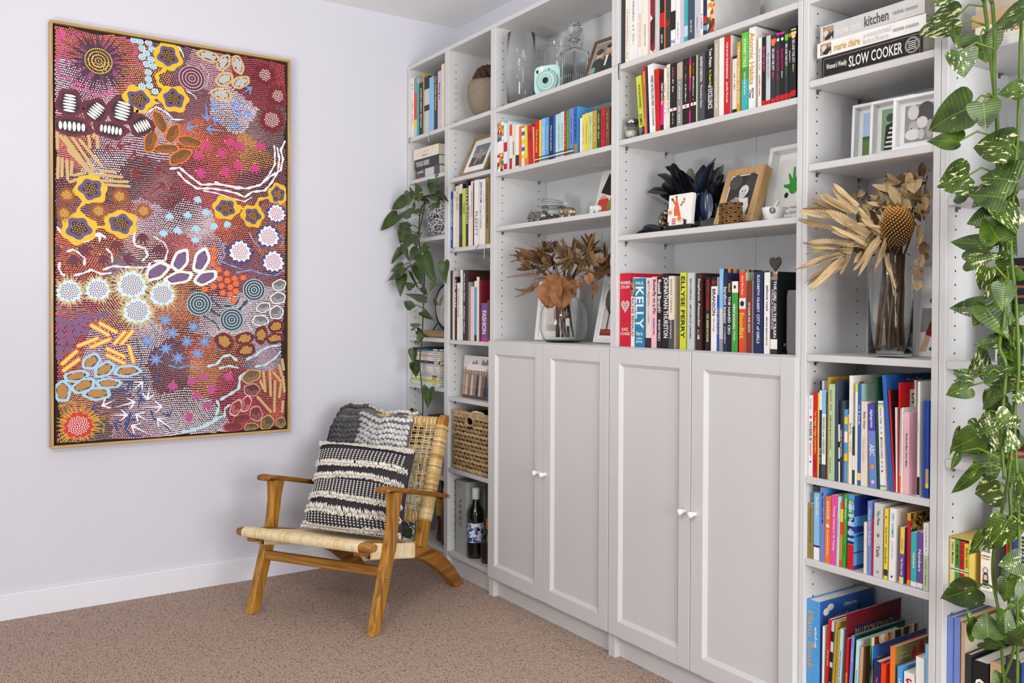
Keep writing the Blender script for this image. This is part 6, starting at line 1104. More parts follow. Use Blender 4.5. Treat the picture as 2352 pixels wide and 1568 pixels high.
    for x0,y0,x1,y1,w,c in PAINT['arrow']:
        dx,dy=x1-x0,y1-y0; L=math.hypot(dx,dy); ca,sa=dx/L,dy/L
        pg([(x0,y0),(x1-ca*8+sa*w*.55,y1-sa*8-ca*w*.55),(x1,y1),(x1-ca*8-sa*w*.55,y1-sa*8+ca*w*.55)],c,2)
        for e in (-1,1):
            hx,hy=x1-ca*32+e*sa*23,y1-sa*32-e*ca*23
            pg([(x1,y1),(x1-ca*10,y1-sa*10),(hx,hy),(hx+ca*6,hy+sa*6)],c,2)
        dot(x1,y1,2.2,'f0c050' if c=='7c1216' else ('b02040' if c=='f0f0fa' else c),3)
    for s,t,r,ang,c in PAINT['track']:
        for e in (-34,-11,11,34):
            a=math.radians(ang+e); l=r*(1 if abs(e)<20 else .85)
            mx_,my_=s+l*.55*math.cos(a),t+l*.55*math.sin(a); wd_=6.4
            pg([(s,t),(mx_-wd_*math.sin(a),my_+wd_*math.cos(a)),(s+l*math.cos(a),t+l*math.sin(a)),(mx_+wd_*math.sin(a),my_-wd_*math.cos(a))],c,2)
        if c in('c43a78','5e1a34','b84a86'): dot(s,t,3,'f0c060',3)
    for s,t,r,c in PAINT['star']:
        pts=[]
        a0=rs.uniform(0,1)
        for k in range(14):
            q=a0+2*PI*k/14; g=r*(1.05 if k%2==0 else .36); pts.append((s+g*math.cos(q),t+g*math.sin(q)))
        fan((s,t),pts,c,2); dot(s,t,2.8,'f0c090',3)
    for s,t,r,c,c2 in PAINT['spot']:
        fan((s,t),blob(s,t,r,r*.92,n=14),c,1)
        if c2!=c:
            for k in range(5): a=2*PI*k/5; dot(s+r*.45*math.cos(a),t+r*.45*math.sin(a),1.9 if c2=='2a3a48' else 2.6,c2,2)
    b.build('painted_motifs',attr_mat('m_paint',.55),painting,'stuff')
make_painting()
# ---------------------------------------------------------------- plants: leaf base, tip (mm), width, stem point
V_RIGHT = [[(2938,-342,1912),(2936,-335,1858),(2940,-328,1802),(2951,-332,1723),(2966,-343,1645),(2969,-337,1571),(2966,-327,1480),(2981,-342,1366),(2979,-332,1246),(2987,-334,1126),(2987,-341,1015),(2988,-328,922),(3001,-335,832),(3011,-342,742),(3000,-329,646),(3005,-333,555),(3022,-343,488),(2991,-335,395),(2959,-327,314)],[(2959,-353,1903),(2960,-344,1840),(2968,-348,1763),(2974,-359,1677),(2979,-343,1513),(3000,-354,1327),(3004,-346,1200),(3016,-359,1109),(3019,-350,1018),(3014,-344,926),(3010,-359,817),(2978,-345,690),(2976,-346,615),(2998,-358,539),(3001,-351,447),(3005,-344,354)],[(3024,-360,1864),(3037,-375,1715),(3027,-360,1585),(3027,-374,1450),(3015,-362,1326),(3031,-369,1199),(3036,-366,1065),(3026,-361,965),(3040,-375,851),(3037,-359,722),(3042,-373,609),(3039,-363,480),(3040,-366,372)],[(3018,-384,1253),(3017,-390,1163),(3011,-388,1145),(3004,-382,1109),(3015,-376,1073),(3012,-380,992),(3015,-390,921),(3018,-384,839)]]
L_RIGHT = [(2875,-340,1835,2766,-335,1832,68,2937,-333,1844),(2886,-383,1869,2851,-395,1856,31,2936,-337,1872),(2900,-391,1796,2930,-418,1751,25,2940,-328,1802),(2938,-351,1777,2943,-340,1722,89,2943,-329,1782),(2924,-404,1738,2929,-393,1687,67,2970,-351,1741),(3060,-401,1783,2976,-394,1778,61,3030,-368,1790),(3050,-396,1632,3014,-417,1631,46,3032,-368,1650),(2945,-401,1616,2847,-412,1590,83,2975,-355,1636),(2974,-401,1620,2980,-397,1568,62,2975,-355,1636),(3021,-385,1523,2938,-387,1543,70,3027,-367,1518),(2921,-402,1548,2860,-422,1560,53,2978,-347,1554),(2925,-370,1478,2858,-380,1461,72,2966,-327,1480),(2906,-337,1437,2868,-326,1455,50,2970,-331,1452),(3036,-380,1453,2959,-388,1473,72,3027,-374,1450),(3023,-400,1417,2951,-413,1436,58,3024,-371,1419),(3002,-345,1528,3035,-349,1482,55,2979,-343,1513),(3010,-393,1401,3045,-403,1342,50,3021,-368,1388),(2966,-336,1395,2919,-359,1375,46,2977,-338,1394),(3008,-397,1331,2974,-389,1385,60,3015,-362,1326),(2979,-376,1327,2897,-380,1332,51,3000,-354,1327),(2936,-394,1292,2998,-395,1303,41,2980,-337,1306),(3016,-353,1285,2984,-361,1262,65,3019,-364,1294),(2990,-407,1276,2968,-399,1228,34,3018,-384,1253),(2976,-344,1237,2973,-358,1196,45,2979,-332,1246),(3022,-401,1239,3023,-411,1188,44,3018,-386,1230),(2963,-368,1195,2902,-392,1192,43,2983,-333,1186),(2984,-393,1188,2950,-384,1158,46,3017,-388,1186),(2982,-401,1196,3030,-397,1139,52,3017,-388,1186),(3027,-358,1199,3023,-381,1160,34,3031,-369,1199),(2990,-367,1122,2952,-388,1115,29,3006,-384,1118),(3024,-348,1103,2997,-372,1099,51,3016,-359,1109),(2938,-348,1048,2945,-342,1117,46,2987,-339,1043),(2942,-372,1043,2896,-374,1054,31,2987,-339,1043),(2934,-376,1025,2901,-402,1007,43,2987,-341,1015),(2979,-388,1051,3031,-377,1069,36,3014,-377,1053),(2977,-358,1029,3049,-369,1042,39,2987,-341,1015),(2972,-371,1001,3011,-390,1016,49,2987,-341,1015),(3034,-371,1016,3048,-362,997,34,3031,-364,1015),(3030,-353,1073,3022,-377,1055,28,3018,-354,1064),(2953,-362,955,3003,-382,905,51,2988,-334,968),(3042,-409,978,3021,-423,945,43,3013,-382,974),(2960,-386,921,2908,-399,886,55,3015,-390,921),(2906,-358,926,2896,-385,876,21,2988,-328,922),(2957,-370,909,2928,-396,881,27,2988,-328,922),(2965,-358,901,2994,-382,836,66,2991,-330,900),(3039,-394,906,3043,-408,943,32,3016,-388,901),(2962,-368,868,2976,-362,829,43,2994,-332,877),(2966,-393,854,2911,-396,785,28,3017,-386,859),(3009,-385,816,2942,-378,790,56,3010,-359,817),(3018,-341,871,3018,-335,810,43,3012,-352,871),(3065,-396,835,3045,-391,786,30,3040,-375,851),(2927,-403,885,2913,-406,844,16,3016,-387,880),(3023,-378,753,2988,-381,680,64,3038,-363,754),(2982,-382,722,2939,-373,664,30,2986,-348,722),(3044,-365,671,3016,-393,662,50,3040,-366,666),(3019,-348,646,3004,-364,610,35,3000,-329,646),(3016,-360,627,3010,-360,578,37,3041,-370,637),(2935,-337,584,2848,-326,536,58,2982,-349,596),(3076,-406,632,3072,-429,605,33,3041,-370,637),(2966,-395,501,2963,-417,556,32,2999,-356,516),(3000,-406,511,2993,-401,557,56,2999,-356,516),(3020,-379,564,3027,-388,514,46,3041,-370,577),(2977,-378,488,3038,-405,500,28,3000,-354,493),(3043,-392,520,3083,-421,554,28,3040,-366,512),(2995,-344,388,2994,-359,423,41,2991,-335,395),(2970,-338,1216,2967,-358,1186,27,2981,-332,1216),(3012,-337,1054,3053,-359,1021,39,3018,-354,1064),(2980,-327,917,2965,-354,898,27,2988,-328,922),(3019,-330,538,3056,-343,514,39,3009,-336,538),(3001,-345,1143,3033,-362,1103,46,3010,-352,1154),(2986,-327,1364,2998,-325,1326,34,2981,-342,1366),(2969,-328,979,3022,-342,955,44,2988,-334,968),(3016,-348,1153,3032,-374,1108,47,3010,-352,1154),(2987,-330,946,2995,-335,910,32,2988,-331,945),(3008,-343,1148,2975,-342,1136,28,3010,-352,1154),(2988,-330,1172,2974,-319,1137,37,2983,-333,1186),(2977,-324,1256,2944,-334,1228,37,2979,-332,1246),(3004,-339,1098,2987,-353,1064,41,2987,-336,1098),(2960,-329,1351,2937,-357,1319,43,2980,-340,1336),(2980,-337,1215,2941,-331,1190,32,2981,-332,1216),(3010,-320,761,3067,-349,750,45,3008,-340,764),(2980,-348,1430,3039,-374,1398,41,2990,-349,1420),(3012,-336,521,3037,-337,501,30,3013,-338,522),(2967,-321,1008,2943,-320,960,44,2987,-341,1015),(2955,-325,1444,2925,-352,1416,41,2970,-331,1452),(2975,-345,1162,3024,-365,1143,32,2985,-334,1156),(2955,-322,1394,2911,-320,1370,37,2977,-338,1394),(2979,-327,1410,2954,-355,1372,42,2974,-334,1423),(3001,-323,926,2993,-344,881,46,2988,-328,922),(2985,-338,1210,2948,-349,1196,33,2981,-332,1216),(3027,-347,580,3022,-346,551,25,3004,-332,578),(2973,-334,1210,2930,-328,1175,40,2981,-332,1216),(2997,-321,1398,2994,-310,1351,45,2977,-338,1394),(3008,-327,560,3033,-321,529,41,3005,-333,555),(2962,-320,1360,3018,-350,1320,49,2981,-342,1366),(2993,-327,1116,3034,-352,1084,42,2987,-334,1126),(3004,-339,929,3027,-358,902,35,3014,-344,926),(2987,-338,501,3051,-366,499,47,3000,-354,493),(3008,-344,1402,2968,-363,1378,47,2990,-349,1420)]
V_LEFT = [[(268,-314,1690),(221,-317,1654),(216,-323,1537),(232,-322,1455),(258,-317,1378),(236,-307,1233),(231,-311,1092),(232,-316,1031),(225,-321,950),(246,-323,850),(252,-318,769),(234,-312,676),(204,-309,479),(197,-323,234),(147,-316,79),(30,-335,-28)],[(282,-328,1672),(200,-324,1497),(197,-318,1417),(216,-313,1315),(173,-317,1408),(149,-316,1394)],[(339,-335,1676),(93,-335,1731),(30,-339,1695)],[(423,-334,1658),(443,-339,1713),(426,-341,1763)]]
L_LEFT = [(115,-343,1710,30,-369,1671,51,93,-335,1731),(179,-351,1737,185,-362,1676,45,154,-335,1717),(257,-340,1732,209,-335,1776,31,216,-335,1704),(294,-357,1719,289,-366,1681,44,278,-335,1690),(136,-318,1744,96,-313,1774,12,154,-335,1717),(470,-359,1739,374,-357,1770,21,439,-340,1726),(360,-335,1761,387,-351,1708,28,430,-340,1750),(520,-358,1714,430,-360,1719,23,443,-339,1713),(413,-334,1715,522,-340,1673,30,439,-340,1726),(405,-316,1693,357,-341,1691,28,433,-336,1686),(399,-316,1659,355,-344,1666,29,423,-334,1658),(304,-323,1695,226,-317,1678,26,278,-335,1690),(204,-357,1633,94,-380,1658,60,220,-318,1625),(30,-348,1644,30,-426,1565,60,46,-338,1704),(146,-339,1577,64,-357,1607,34,217,-322,1566),(77,-324,1578,64,-347,1510,57,46,-338,1704),(208,-365,1537,199,-382,1470,57,220,-325,1541),(281,-361,1530,314,-388,1479,51,220,-325,1541),(322,-334,1481,291,-358,1446,36,232,-322,1455),(272,-357,1462,198,-369,1417,44,232,-322,1455),(33,-320,1474,30,-371,1414,41,155,-316,1398),(135,-361,1493,179,-361,1421,29,200,-324,1497),(275,-347,1648,276,-373,1625,26,261,-327,1628),(219,-345,1674,158,-335,1634,26,216,-335,1704),(447,-347,1782,412,-345,1790,15,430,-340,1750),(325,-358,1434,456,-374,1327,66,245,-320,1416),(220,-330,1392,311,-356,1309,47,202,-317,1392),(91,-346,1396,30,-385,1379,38,155,-316,1398),(131,-357,1363,30,-410,1329,53,155,-316,1398),(116,-360,1348,146,-385,1258,48,155,-316,1398),(198,-348,1291,164,-365,1320,37,216,-313,1315),(503,-345,1397,522,-355,1313,49,258,-317,1378),(504,-364,1294,540,-367,1306,15,252,-314,1342),(249,-319,1291,340,-337,1253,26,247,-312,1305),(324,-340,1238,161,-351,1263,31,242,-310,1269),(193,-345,1198,98,-343,1239,39,235,-308,1198),(267,-325,1178,344,-316,1145,34,233,-309,1162),(223,-354,1109,377,-380,1124,29,231,-311,1092),(261,-350,1093,330,-343,1066,28,231,-311,1092),(328,-364,1077,329,-387,1035,31,231,-312,1077),(433,-340,1213,375,-329,1248,17,236,-307,1233),(417,-357,1304,418,-371,1272,19,252,-314,1342),(189,-346,1361,241,-335,1283,12,194,-315,1362),(475,-352,1212,486,-341,1251,12,236,-307,1233),(174,-329,1003,171,-323,937,40,228,-318,990),(184,-326,936,247,-351,878,45,225,-321,950),(351,-337,831,384,-360,753,49,248,-322,830),(167,-324,712,78,-328,678,34,239,-314,699),(143,-333,162,39,-323,167,31,172,-320,156),(152,-327,135,78,-356,128,45,160,-318,118),(163,-338,178,294,-362,205,17,172,-320,156),(30,-352,-13,117,-341,4,7,59,-330,-1),(30,-375,-9,30,-386,-27,15,59,-330,-1)]
DRY_E_SERRATE = [(2585,-286,1435,2538,-326,1503,25),(2573,-295,1436,2519,-352,1484,19),(2540,-276,1440,2465,-318,1470,19),(2548,-280,1427,2436,-325,1446,21),(2615,-282,1375,2526,-338,1447,29),(2550,-289,1383,2441,-339,1428,23),(2579,-290,1353,2455,-338,1375,25),(2578,-294,1341,2461,-336,1350,17),(2551,-289,1335,2442,-347,1298,21),(2535,-292,1320,2473,-346,1257,15),(2550,-293,1323,2490,-353,1240,19),(2652,-292,1372,2613,-329,1284,15),(2669,-291,1355,2683,-349,1289,11),(2659,-282,1330,2727,-339,1229,10),(2567,-285,1342,2563,-323,1278,11),(2641,-288,1380,2629,-335,1428,20),(2614,-275,1371,2565,-314,1404,17),(2611,-290,1363,2552,-346,1387,16),(2662,-293,1375,2633,-352,1408,12),(2672,-289,1382,2678,-338,1431,11),(2592,-282,1333,2612,-339,1299,12)]
DRY_E_OVAL = [(2721,-250,1503,2740,-283,1470,38),(2680,-244,1454,2731,-270,1433,25),(2744,-253,1464,2767,-282,1419,17),(2732,-244,1395,2723,-244,1364,19),(2741,-253,1372,2733,-259,1336,11),(2742,-235,1350,2753,-274,1325,25),(2707,-219,1315,2730,-227,1298,29),(2679,-196,1294,2705,-194,1270,28),(2723,-242,1261,2751,-280,1229,23),(2657,-198,1505,2645,-222,1498,13),(2580,-196,1502,2590,-189,1461,13),(2560,-201,1484,2587,-226,1455,9),(2633,-215,1490,2677,-247,1468,17),(2708,-249,1461,2757,-249,1459,11),(2673,-247,1430,2699,-261,1453,15),(2621,-222,1444,2672,-239,1457,13),(2728,-233,1415,2765,-260,1436,16),(2544,-205,1501,2545,-233,1479,17),(2727,-253,1443,2755,-250,1426,14),(2691,-242,1478,2717,-244,1449,21),(2731,-221,1483,2744,-220,1456,21),(2679,-218,1447,2667,-225,1432,12),(2745,-233,1312,2753,-259,1326,16),(2587,-198,1433,2613,-198,1439,13),(2575,-234,1460,2625,-273,1436,11),(2713,-242,1427,2728,-234,1404,16),(2653,-244,1467,2657,-275,1475,12),(2721,-211,1504,2724,-248,1493,15),(2740,-225,1515,2716,-217,1527,12)]
TWIG_E = [((2619,-210,1351),(2630,-210,1456),(2612,-210,1539)),((2626,-210,1350),(2652,-210,1458),(2656,-210,1533)),((2633,-210,1350),(2674,-210,1456),(2682,-210,1532)),((2639,-210,1350),(2696,-210,1454),(2724,-210,1540)),((2608,-210,1351),(2595,-210,1440),(2531,-210,1514)),((2614,-210,1351),(2613,-210,1438),(2569,-210,1486)),((2646,-210,1349),(2717,-210,1451),(2732,-210,1533)),((2643,-210,1349),(2708,-210,1468),(2675,-210,1542)),((2600,-210,1352),(2567,-210,1430),(2548,-210,1496))]
DRY_C_BROAD = [(1277,-280,1315,1223,-313,1196,112),(1300,-278,1312,1298,-276,1193,97),(1341,-278,1301,1398,-296,1252,43),(1483,-278,1316,1460,-295,1284,42),(1429,-284,1303,1395,-276,1257,23),(1360,-268,1287,1407,-302,1238,19),(1497,-277,1292,1500,-274,1251,18),(1485,-280,1274,1513,-303,1193,6)]
DRY_C_LEAF = [(1388,-221,1404,1296,-239,1438,17),(1385,-219,1405,1374,-240,1462,13),(1410,-238,1402,1464,-265,1456,22),(1397,-228,1404,1469,-254,1436,14),(1393,-225,1404,1478,-216,1397,20),(1402,-232,1403,1487,-270,1332,16),(1411,-239,1402,1390,-231,1332,14),(1410,-238,1402,1367,-245,1329,17),(1402,-232,1403,1479,-240,1410,14),(1396,-227,1404,1353,-227,1389,12),(1405,-234,1403,1457,-264,1359,12),(1301,-234,1379,1258,-281,1360,22),(1285,-222,1380,1203,-227,1406,18),(1309,-240,1379,1276,-262,1326,20),(1301,-234,1379,1305,-246,1323,15),(1288,-224,1380,1335,-226,1351,17),(1304,-236,1379,1236,-233,1434,14),(1287,-224,1380,1350,-249,1448,12),(1282,-220,1381,1251,-219,1414,22),(1294,-229,1380,1275,-254,1384,15),(1321,-248,1378,1418,-288,1367,17),(1287,-224,1380,1182,-219,1385,15),(1284,-222,1380,1217,-259,1434,18),(1298,-232,1379,1258,-254,1464,12),(1312,-242,1378,1303,-236,1425,19),(1155,-230,1368,1154,-272,1395,18),(1163,-236,1368,1163,-254,1392,13),(1161,-234,1368,1223,-266,1404,15),(1141,-221,1369,1238,-264,1344,15),(1161,-234,1368,1138,-249,1343,15),(1048,-250,1367,1015,-272,1388,18),(1009,-224,1370,1014,-265,1363,16),(1063,-248,1382,1002,-264,1415,19),(1016,-248,1384,963,-263,1402,16),(1053,-223,1389,1026,-230,1431,18),(1075,-225,1377,1062,-272,1386,19),(1039,-225,1358,947,-228,1356,18),(1090,-222,1366,1111,-268,1394,19),(945,-220,1404,871,-211,1430,14),(971,-250,1407,934,-257,1409,13),(1126,-234,1344,1085,-250,1335,17),(1108,-247,1395,1131,-276,1428,15),(1128,-230,1380,1141,-258,1424,18),(1117,-235,1406,1159,-258,1438,15),(1454,-196,1357,1465,-190,1390,14),(1460,-201,1357,1478,-199,1318,24),(1468,-208,1356,1468,-244,1359,14),(1463,-204,1356,1415,-214,1306,19),(1464,-204,1356,1488,-230,1429,11)]
SPRIG_C = [(1156,-261,1332,932,-290,1320,11),(1132,-263,1308,1028,-310,1240,11),(1110,-260,1283,1001,-296,1274,11),(1137,-249,1353,915,-264,1383,11),(1148,-256,1358,916,-267,1412,11),(1137,-242,1364,949,-264,1439,11),(1182,-249,1377,1030,-254,1427,11),(1178,-246,1382,1047,-246,1442,11),(1447,-251,1318,1577,-280,1322,10),(1437,-249,1356,1566,-274,1349,10),(1458,-248,1378,1535,-250,1379,10),(1349,-236,1317,1499,-267,1274,11),(1326,-243,1322,1499,-291,1324,11),(1271,-251,1324,1093,-261,1314,11),(1261,-256,1329,1080,-265,1304,11),(1294,-256,1323,1356,-265,1292,11),(1411,-259,1319,1516,-278,1287,10),(1244,-256,1329,1180,-268,1271,11)]
def leaf_mat(name, dark, light, cream=None, thr=.62):
    m=bpy.data.materials.new(name); m.use_nodes=True; nt=m.node_tree; bs=nt.nodes['Principled BSDF']
    bs.inputs['Roughness'].default_value=.36; bs.inputs['Specular IOR Level'].default_value=.5
    tc=nt.nodes.new('ShaderNodeTexCoord'); oi=nt.nodes.new('ShaderNodeObjectInfo')
    ad=nt.nodes.new('ShaderNodeVectorMath'); ad.operation='ADD'
    cm=nt.nodes.new('ShaderNodeCombineXYZ'); ml=nt.nodes.new('ShaderNodeMath'); ml.operation='MULTIPLY'; ml.inputs[1].default_value=37
    nt.links.new(oi.outputs['Random'],ml.inputs[0]); nt.links.new(ml.outputs[0],cm.inputs[2]); nt.links.new(ml.outputs[0],cm.inputs[1])
    nt.links.new(tc.outputs['Object'],ad.inputs[0]); nt.links.new(cm.outputs[0],ad.inputs[1])
    n=nt.nodes.new('ShaderNodeTexNoise'); n.inputs['Scale'].default_value=2.4; n.inputs['Detail'].default_value=3; nt.links.new(ad.outputs[0],n.inputs['Vector'])
    r=nt.nodes.new('ShaderNodeValToRGB'); e=r.color_ramp.elements; e[0].position=.3; e[0].color=hexc(dark); e[1].position=.72; e[1].color=hexc(light)
    nt.links.new(n.outputs['Fac'],r.inputs[0])
    # pale midrib and side veins
    sx=nt.nodes.new('ShaderNodeSeparateXYZ'); nt.links.new(tc.outputs['Object'],sx.inputs[0])
    ab=nt.nodes.new('ShaderNodeMath'); ab.operation='ABSOLUTE'; nt.links.new(sx.outputs[0],ab.inputs[0])
    lt=nt.nodes.new('ShaderNodeMath'); lt.operation='LESS_THAN'; lt.inputs[1].default_value=.012; nt.links.new(ab.outputs[0],lt.inputs[0])
    mx=nt.nodes.new('ShaderNodeMix'); mx.data_type='RGBA'; mx.inputs['B'].default_value=tuple(min(1,x*1.7) for x in hexc(light)[:3])+(1,)
    nt.links.new(lt.outputs[0],mx.inputs['Factor']); nt.links.new(r.outputs[0],mx.inputs['A']); last=mx.outputs['Result']
    if cream:
        mp=nt.nodes.new('ShaderNodeMapping'); mp.inputs['Scale'].default_value=(7,2.0,3); mp.inputs['Rotation'].default_value=(0,0,.5); nt.links.new(ad.outputs[0],mp.inputs[0])
        n2=nt.nodes.new('ShaderNodeTexNoise'); n2.inputs['Scale'].default_value=1.5; n2.inputs['Detail'].default_value=5; n2.inputs['Roughness'].default_value=.65; nt.links.new(mp.outputs[0],n2.inputs['Vector'])
        md=nt.nodes.new('ShaderNodeMath'); md.operation='MULTIPLY_ADD'; md.inputs[1].default_value=-.15; md.inputs[2].default_value=thr; nt.links.new(oi.outputs['Random'],md.inputs[0])
        gt=nt.nodes.new('ShaderNodeMath'); gt.operation='GREATER_THAN'; nt.links.new(n2.outputs['Fac'],gt.inputs[0]); nt.links.new(md.outputs[0],gt.inputs[1])
        m2=nt.nodes.new('ShaderNodeMix'); m2.data_type='RGBA'; m2.inputs['B'].default_value=hexc(cream)
        nt.links.new(gt.outputs[0],m2.inputs['Factor']); nt.links.new(last,m2.inputs['A']); last=m2.outputs['Result']
    nt.links.new(last,bs.inputs['Base Color'])
    w=nt.nodes.new('ShaderNodeTexWave'); w.bands_direction='Y'; w.inputs['Scale'].default_value=3.5; w.inputs['Distortion'].default_value=1.5; nt.links.new(tc.outputs['Object'],w.inputs['Vector'])
    bp=nt.nodes.new('ShaderNodeBump'); bp.inputs['Strength'].default_value=.12; bp.inputs['Distance'].default_value=.03; nt.links.new(w.outputs['Fac'],bp.inputs['Height']); nt.links.new(bp.outputs[0],bs.inputs['Normal'])
    return m
def heart_leaf(curl, fold, m, seed):
    """unit heart-shaped leaf: stalk at the origin, tip at y=1, full width 1"""
    b=MB(); N=11
    prof=[(-.13,.0,.20),(-.16,.07,.36),(-.10,.0,.46),(.03,0,.50),(.17,0,.495),(.32,0,.46),(.48,0,.385),(.63,0,.29),(.78,0,.18),(.9,0,.08),(1.0,0,.002)]
    rows=[]
    for k,(y,_,hw) in enumerate(prof):
        row=[]
        for j in range(-4,5):
            s=j/4; x=hw*s
            yy=y
            if y<.03:   # notch between the two lobes
                yy = y*abs(s)**.7 if y<0 else y
                if k==0: yy=-.13*min(1,abs(s)*1.6) ; x=.30*s
                if k==1: yy=-.10*min(1,abs(s)*1.3)+.015; x=.42*s
                if k==2: yy=-.04*abs(s)+.02; x=.475*s
            z=fold*abs(x)-curl*yy*yy+.03*math.sin(6*yy+seed)*s
            row.append(b.vert((x,yy,z)))
        rows.append(row)
    for a,c in zip(rows,rows[1:]):
        for j in range(8): b.face((a[j],a[j+1],c[j+1],c[j]),0,True)
    return b.mesh('leaf',m)
def place(o, base, tip, width, nrm, roll=0, length=None):
    y=(tip-base); L=y.length; y.normalize(); z=nrm-y*nrm.dot(y); z.normalize()
    x=y.cross(z)
    if roll:
        q=Quaternion(y,roll); x=q@x; z=q@z
    M=Matrix(((x.x*width,y.x*L,z.x*L,base.x),(x.y*width,y.y*L,z.y*L,base.y),(x.z*width,y.z*L,z.z*L,base.z),(0,0,0,1)))
    o.matrix_world=M
V3=lambda a,i=0: Vector((a[i]/1000,a[i+1]/1000,a[i+2]/1000))
VIEWN=Vector((.70,-.70,.12)).normalized()
def climber(root, vines, leaves, meshes, m_stem, m_pet, r, seed, groupsize):
    """stems, leaf stalks and leaves of one trailing plant; all coordinates relative to the root"""
    rs=random.Random(seed); O=root.location.copy()
    for k,v in enumerate(vines):
        b=MB(); pts=[V3(p)-O for p in v]; sm=[]
        for i in range(len(pts)-1):
            p0=pts[max(i-1,0)];p1=pts[i];p2=pts[i+1];p3=pts[min(i+2,len(pts)-1)]
            for q in range(5):
                t=q/5; sm.append(.5*((2*p1)+(-p0+p2)*t+(2*p0-5*p1+4*p2-p3)*t*t+(-p0+3*p1-3*p2+p3)*t**3))
        sm.append(pts[-1]); b.tube(sm,[r*(1-.25*i/len(sm)) for i in range(len(sm))],6); b.build('stem',m_stem,root)
    for i,l in enumerate(leaves):
        base=V3(l)-O; tip=V3(l,3)-O; w=l[6]/1000; at=V3(l,7)-O
        d=(base-at)
        if .008<d.length<.13:
            mid=(base+at)/2+Vector((0,-.006,.012+.05*d.length)); b=MB()
            P=[at,at.lerp(mid,.55),mid,mid.lerp(base,.5),base]; b.tube(P,[r*.62,r*.55,r*.5,r*.5,r*.45],5); b.build('leaf_stalk',m_pet,root)
        o=link('leaf',rs.choice(meshes),root)
        n=(VIEWN+Vector((rs.uniform(-.32,.32),rs.uniform(-.25,.25),rs.uniform(-.1,.4)))).normalized()
        place(o,base,tip+(tip-base)*.06,w*rs.uniform(1.1,1.2),n,rs.uniform(-.18,.18))
M_stem=mat('4f6a1e',.5,'stem',vary=.2,scale=25); M_pet=mat('667f22',.5,'petiole',vary=.2,scale=25); M_stemd=mat('2b3a12',.5,'stemd',vary=.2,scale=25)
M_leafR=leaf_mat('m_leaf_variegated','1d3406','4a6615','dfe0a4',.695); M_leafL=leaf_mat('m_leaf_plain','1c2f08','3c5416')
LR=[heart_leaf(c,f_,M_leafR,s) for c,f_,s in ((.12,.16,0),(.22,.05,1),(.02,.28,2),(.3,.2,3),(-.08,.1,4))]
LL=[heart_leaf(c,f_,M_leafL,s) for c,f_,s in ((.12,.18,0),(.25,.08,1),(.02,.3,2),(-.05,.12,4))]
# the vine in front of the right-hand bookcase; its pot stands on top of that bookcase, above the frame
root=thing('trailing_vine','long trailing vine with large variegated heart leaves hanging before bookcase','plant',(2.95,-.2,2.3712))
pb=MB(); pb.lathe([(.001,0),(.075,0),(.09,.02),(.1,.15),(.104,.155),(.098,.155),(.09,.14),(.001,.14)],28); pb.build('pot',mat('d9d6cf',.5,'pot'),root)
top=[[(2945,-215,2515),(2945,-290,2540),(2942,-330,2460)]+v if k<3 else v for k,v in enumerate(V_RIGHT)]
climber(root,top,L_RIGHT,LR,M_stem,M_pet,.0042,8,1)
root=thing('potted_vine','trailing dark green vine in a black and white patterned pot','plant',(.17,-.152,1.5304))
pb=MB(); pb.lathe([(.001,0),(.078,0),(.086,.012),(.104,.165),(.107,.172),(.099,.172),(.094,.15),(.001,.148)],40)
def damask():
    m=bpy.data.materials.new('m_damask'); m.use_nodes=True; nt=m.node_tree; bs=nt.nodes['Principled BSDF']; bs.inputs['Roughness'].default_value=.4
    tc=nt.nodes.new('ShaderNodeTexCoord'); v=nt.nodes.new('ShaderNodeTexVoronoi'); v.inputs['Scale'].default_value=62; v.distance='MANHATTAN'
    w=nt.nodes.new('ShaderNodeTexWave'); w.wave_type='RINGS'; w.inputs['Scale'].default_value=22; w.inputs['Distortion'].default_value=14; w.inputs['Detail'].default_value=1; w.inputs['Detail Scale'].default_value=3
    nt.links.new(tc.outputs['Object'],v.inputs['Vector']); nt.links.new(tc.outputs['Object'],w.inputs['Vector'])
    r=nt.nodes.new('ShaderNodeValToRGB'); r.color_ramp.interpolation='CONSTANT'; r.color_ramp.elements[0].color=hexc('1c1d20'); r.color_ramp.elements[1].position=.52; r.color_ramp.elements[1].color=hexc('dcdcdc')
    nt.links.new(w.outputs['Fac'],r.inputs[0]); nt.links.new(r.outputs[0],bs.inputs['Base Color']); return m
pb.build('pot',damask(),root)
pb=MB(); pb.lathe([(.001,.149),(.09,.149),(.001,.156)],20); pb.build('soil',mat('33261b',1,'soil',vary=.4,scale=80,bump=.6),root)
climber(root,[[(165+30*k,-160-12*k,1685),(150+40*k,-240,1730),(150+30*k,-300,1712)]+v for k,v in enumerate(V_LEFT[:3])]+[[(200,-160,1690),(215,-200,1730)]+V_LEFT[3]],L_LEFT,LL,M_stemd,M_stemd,.0034,9,1)

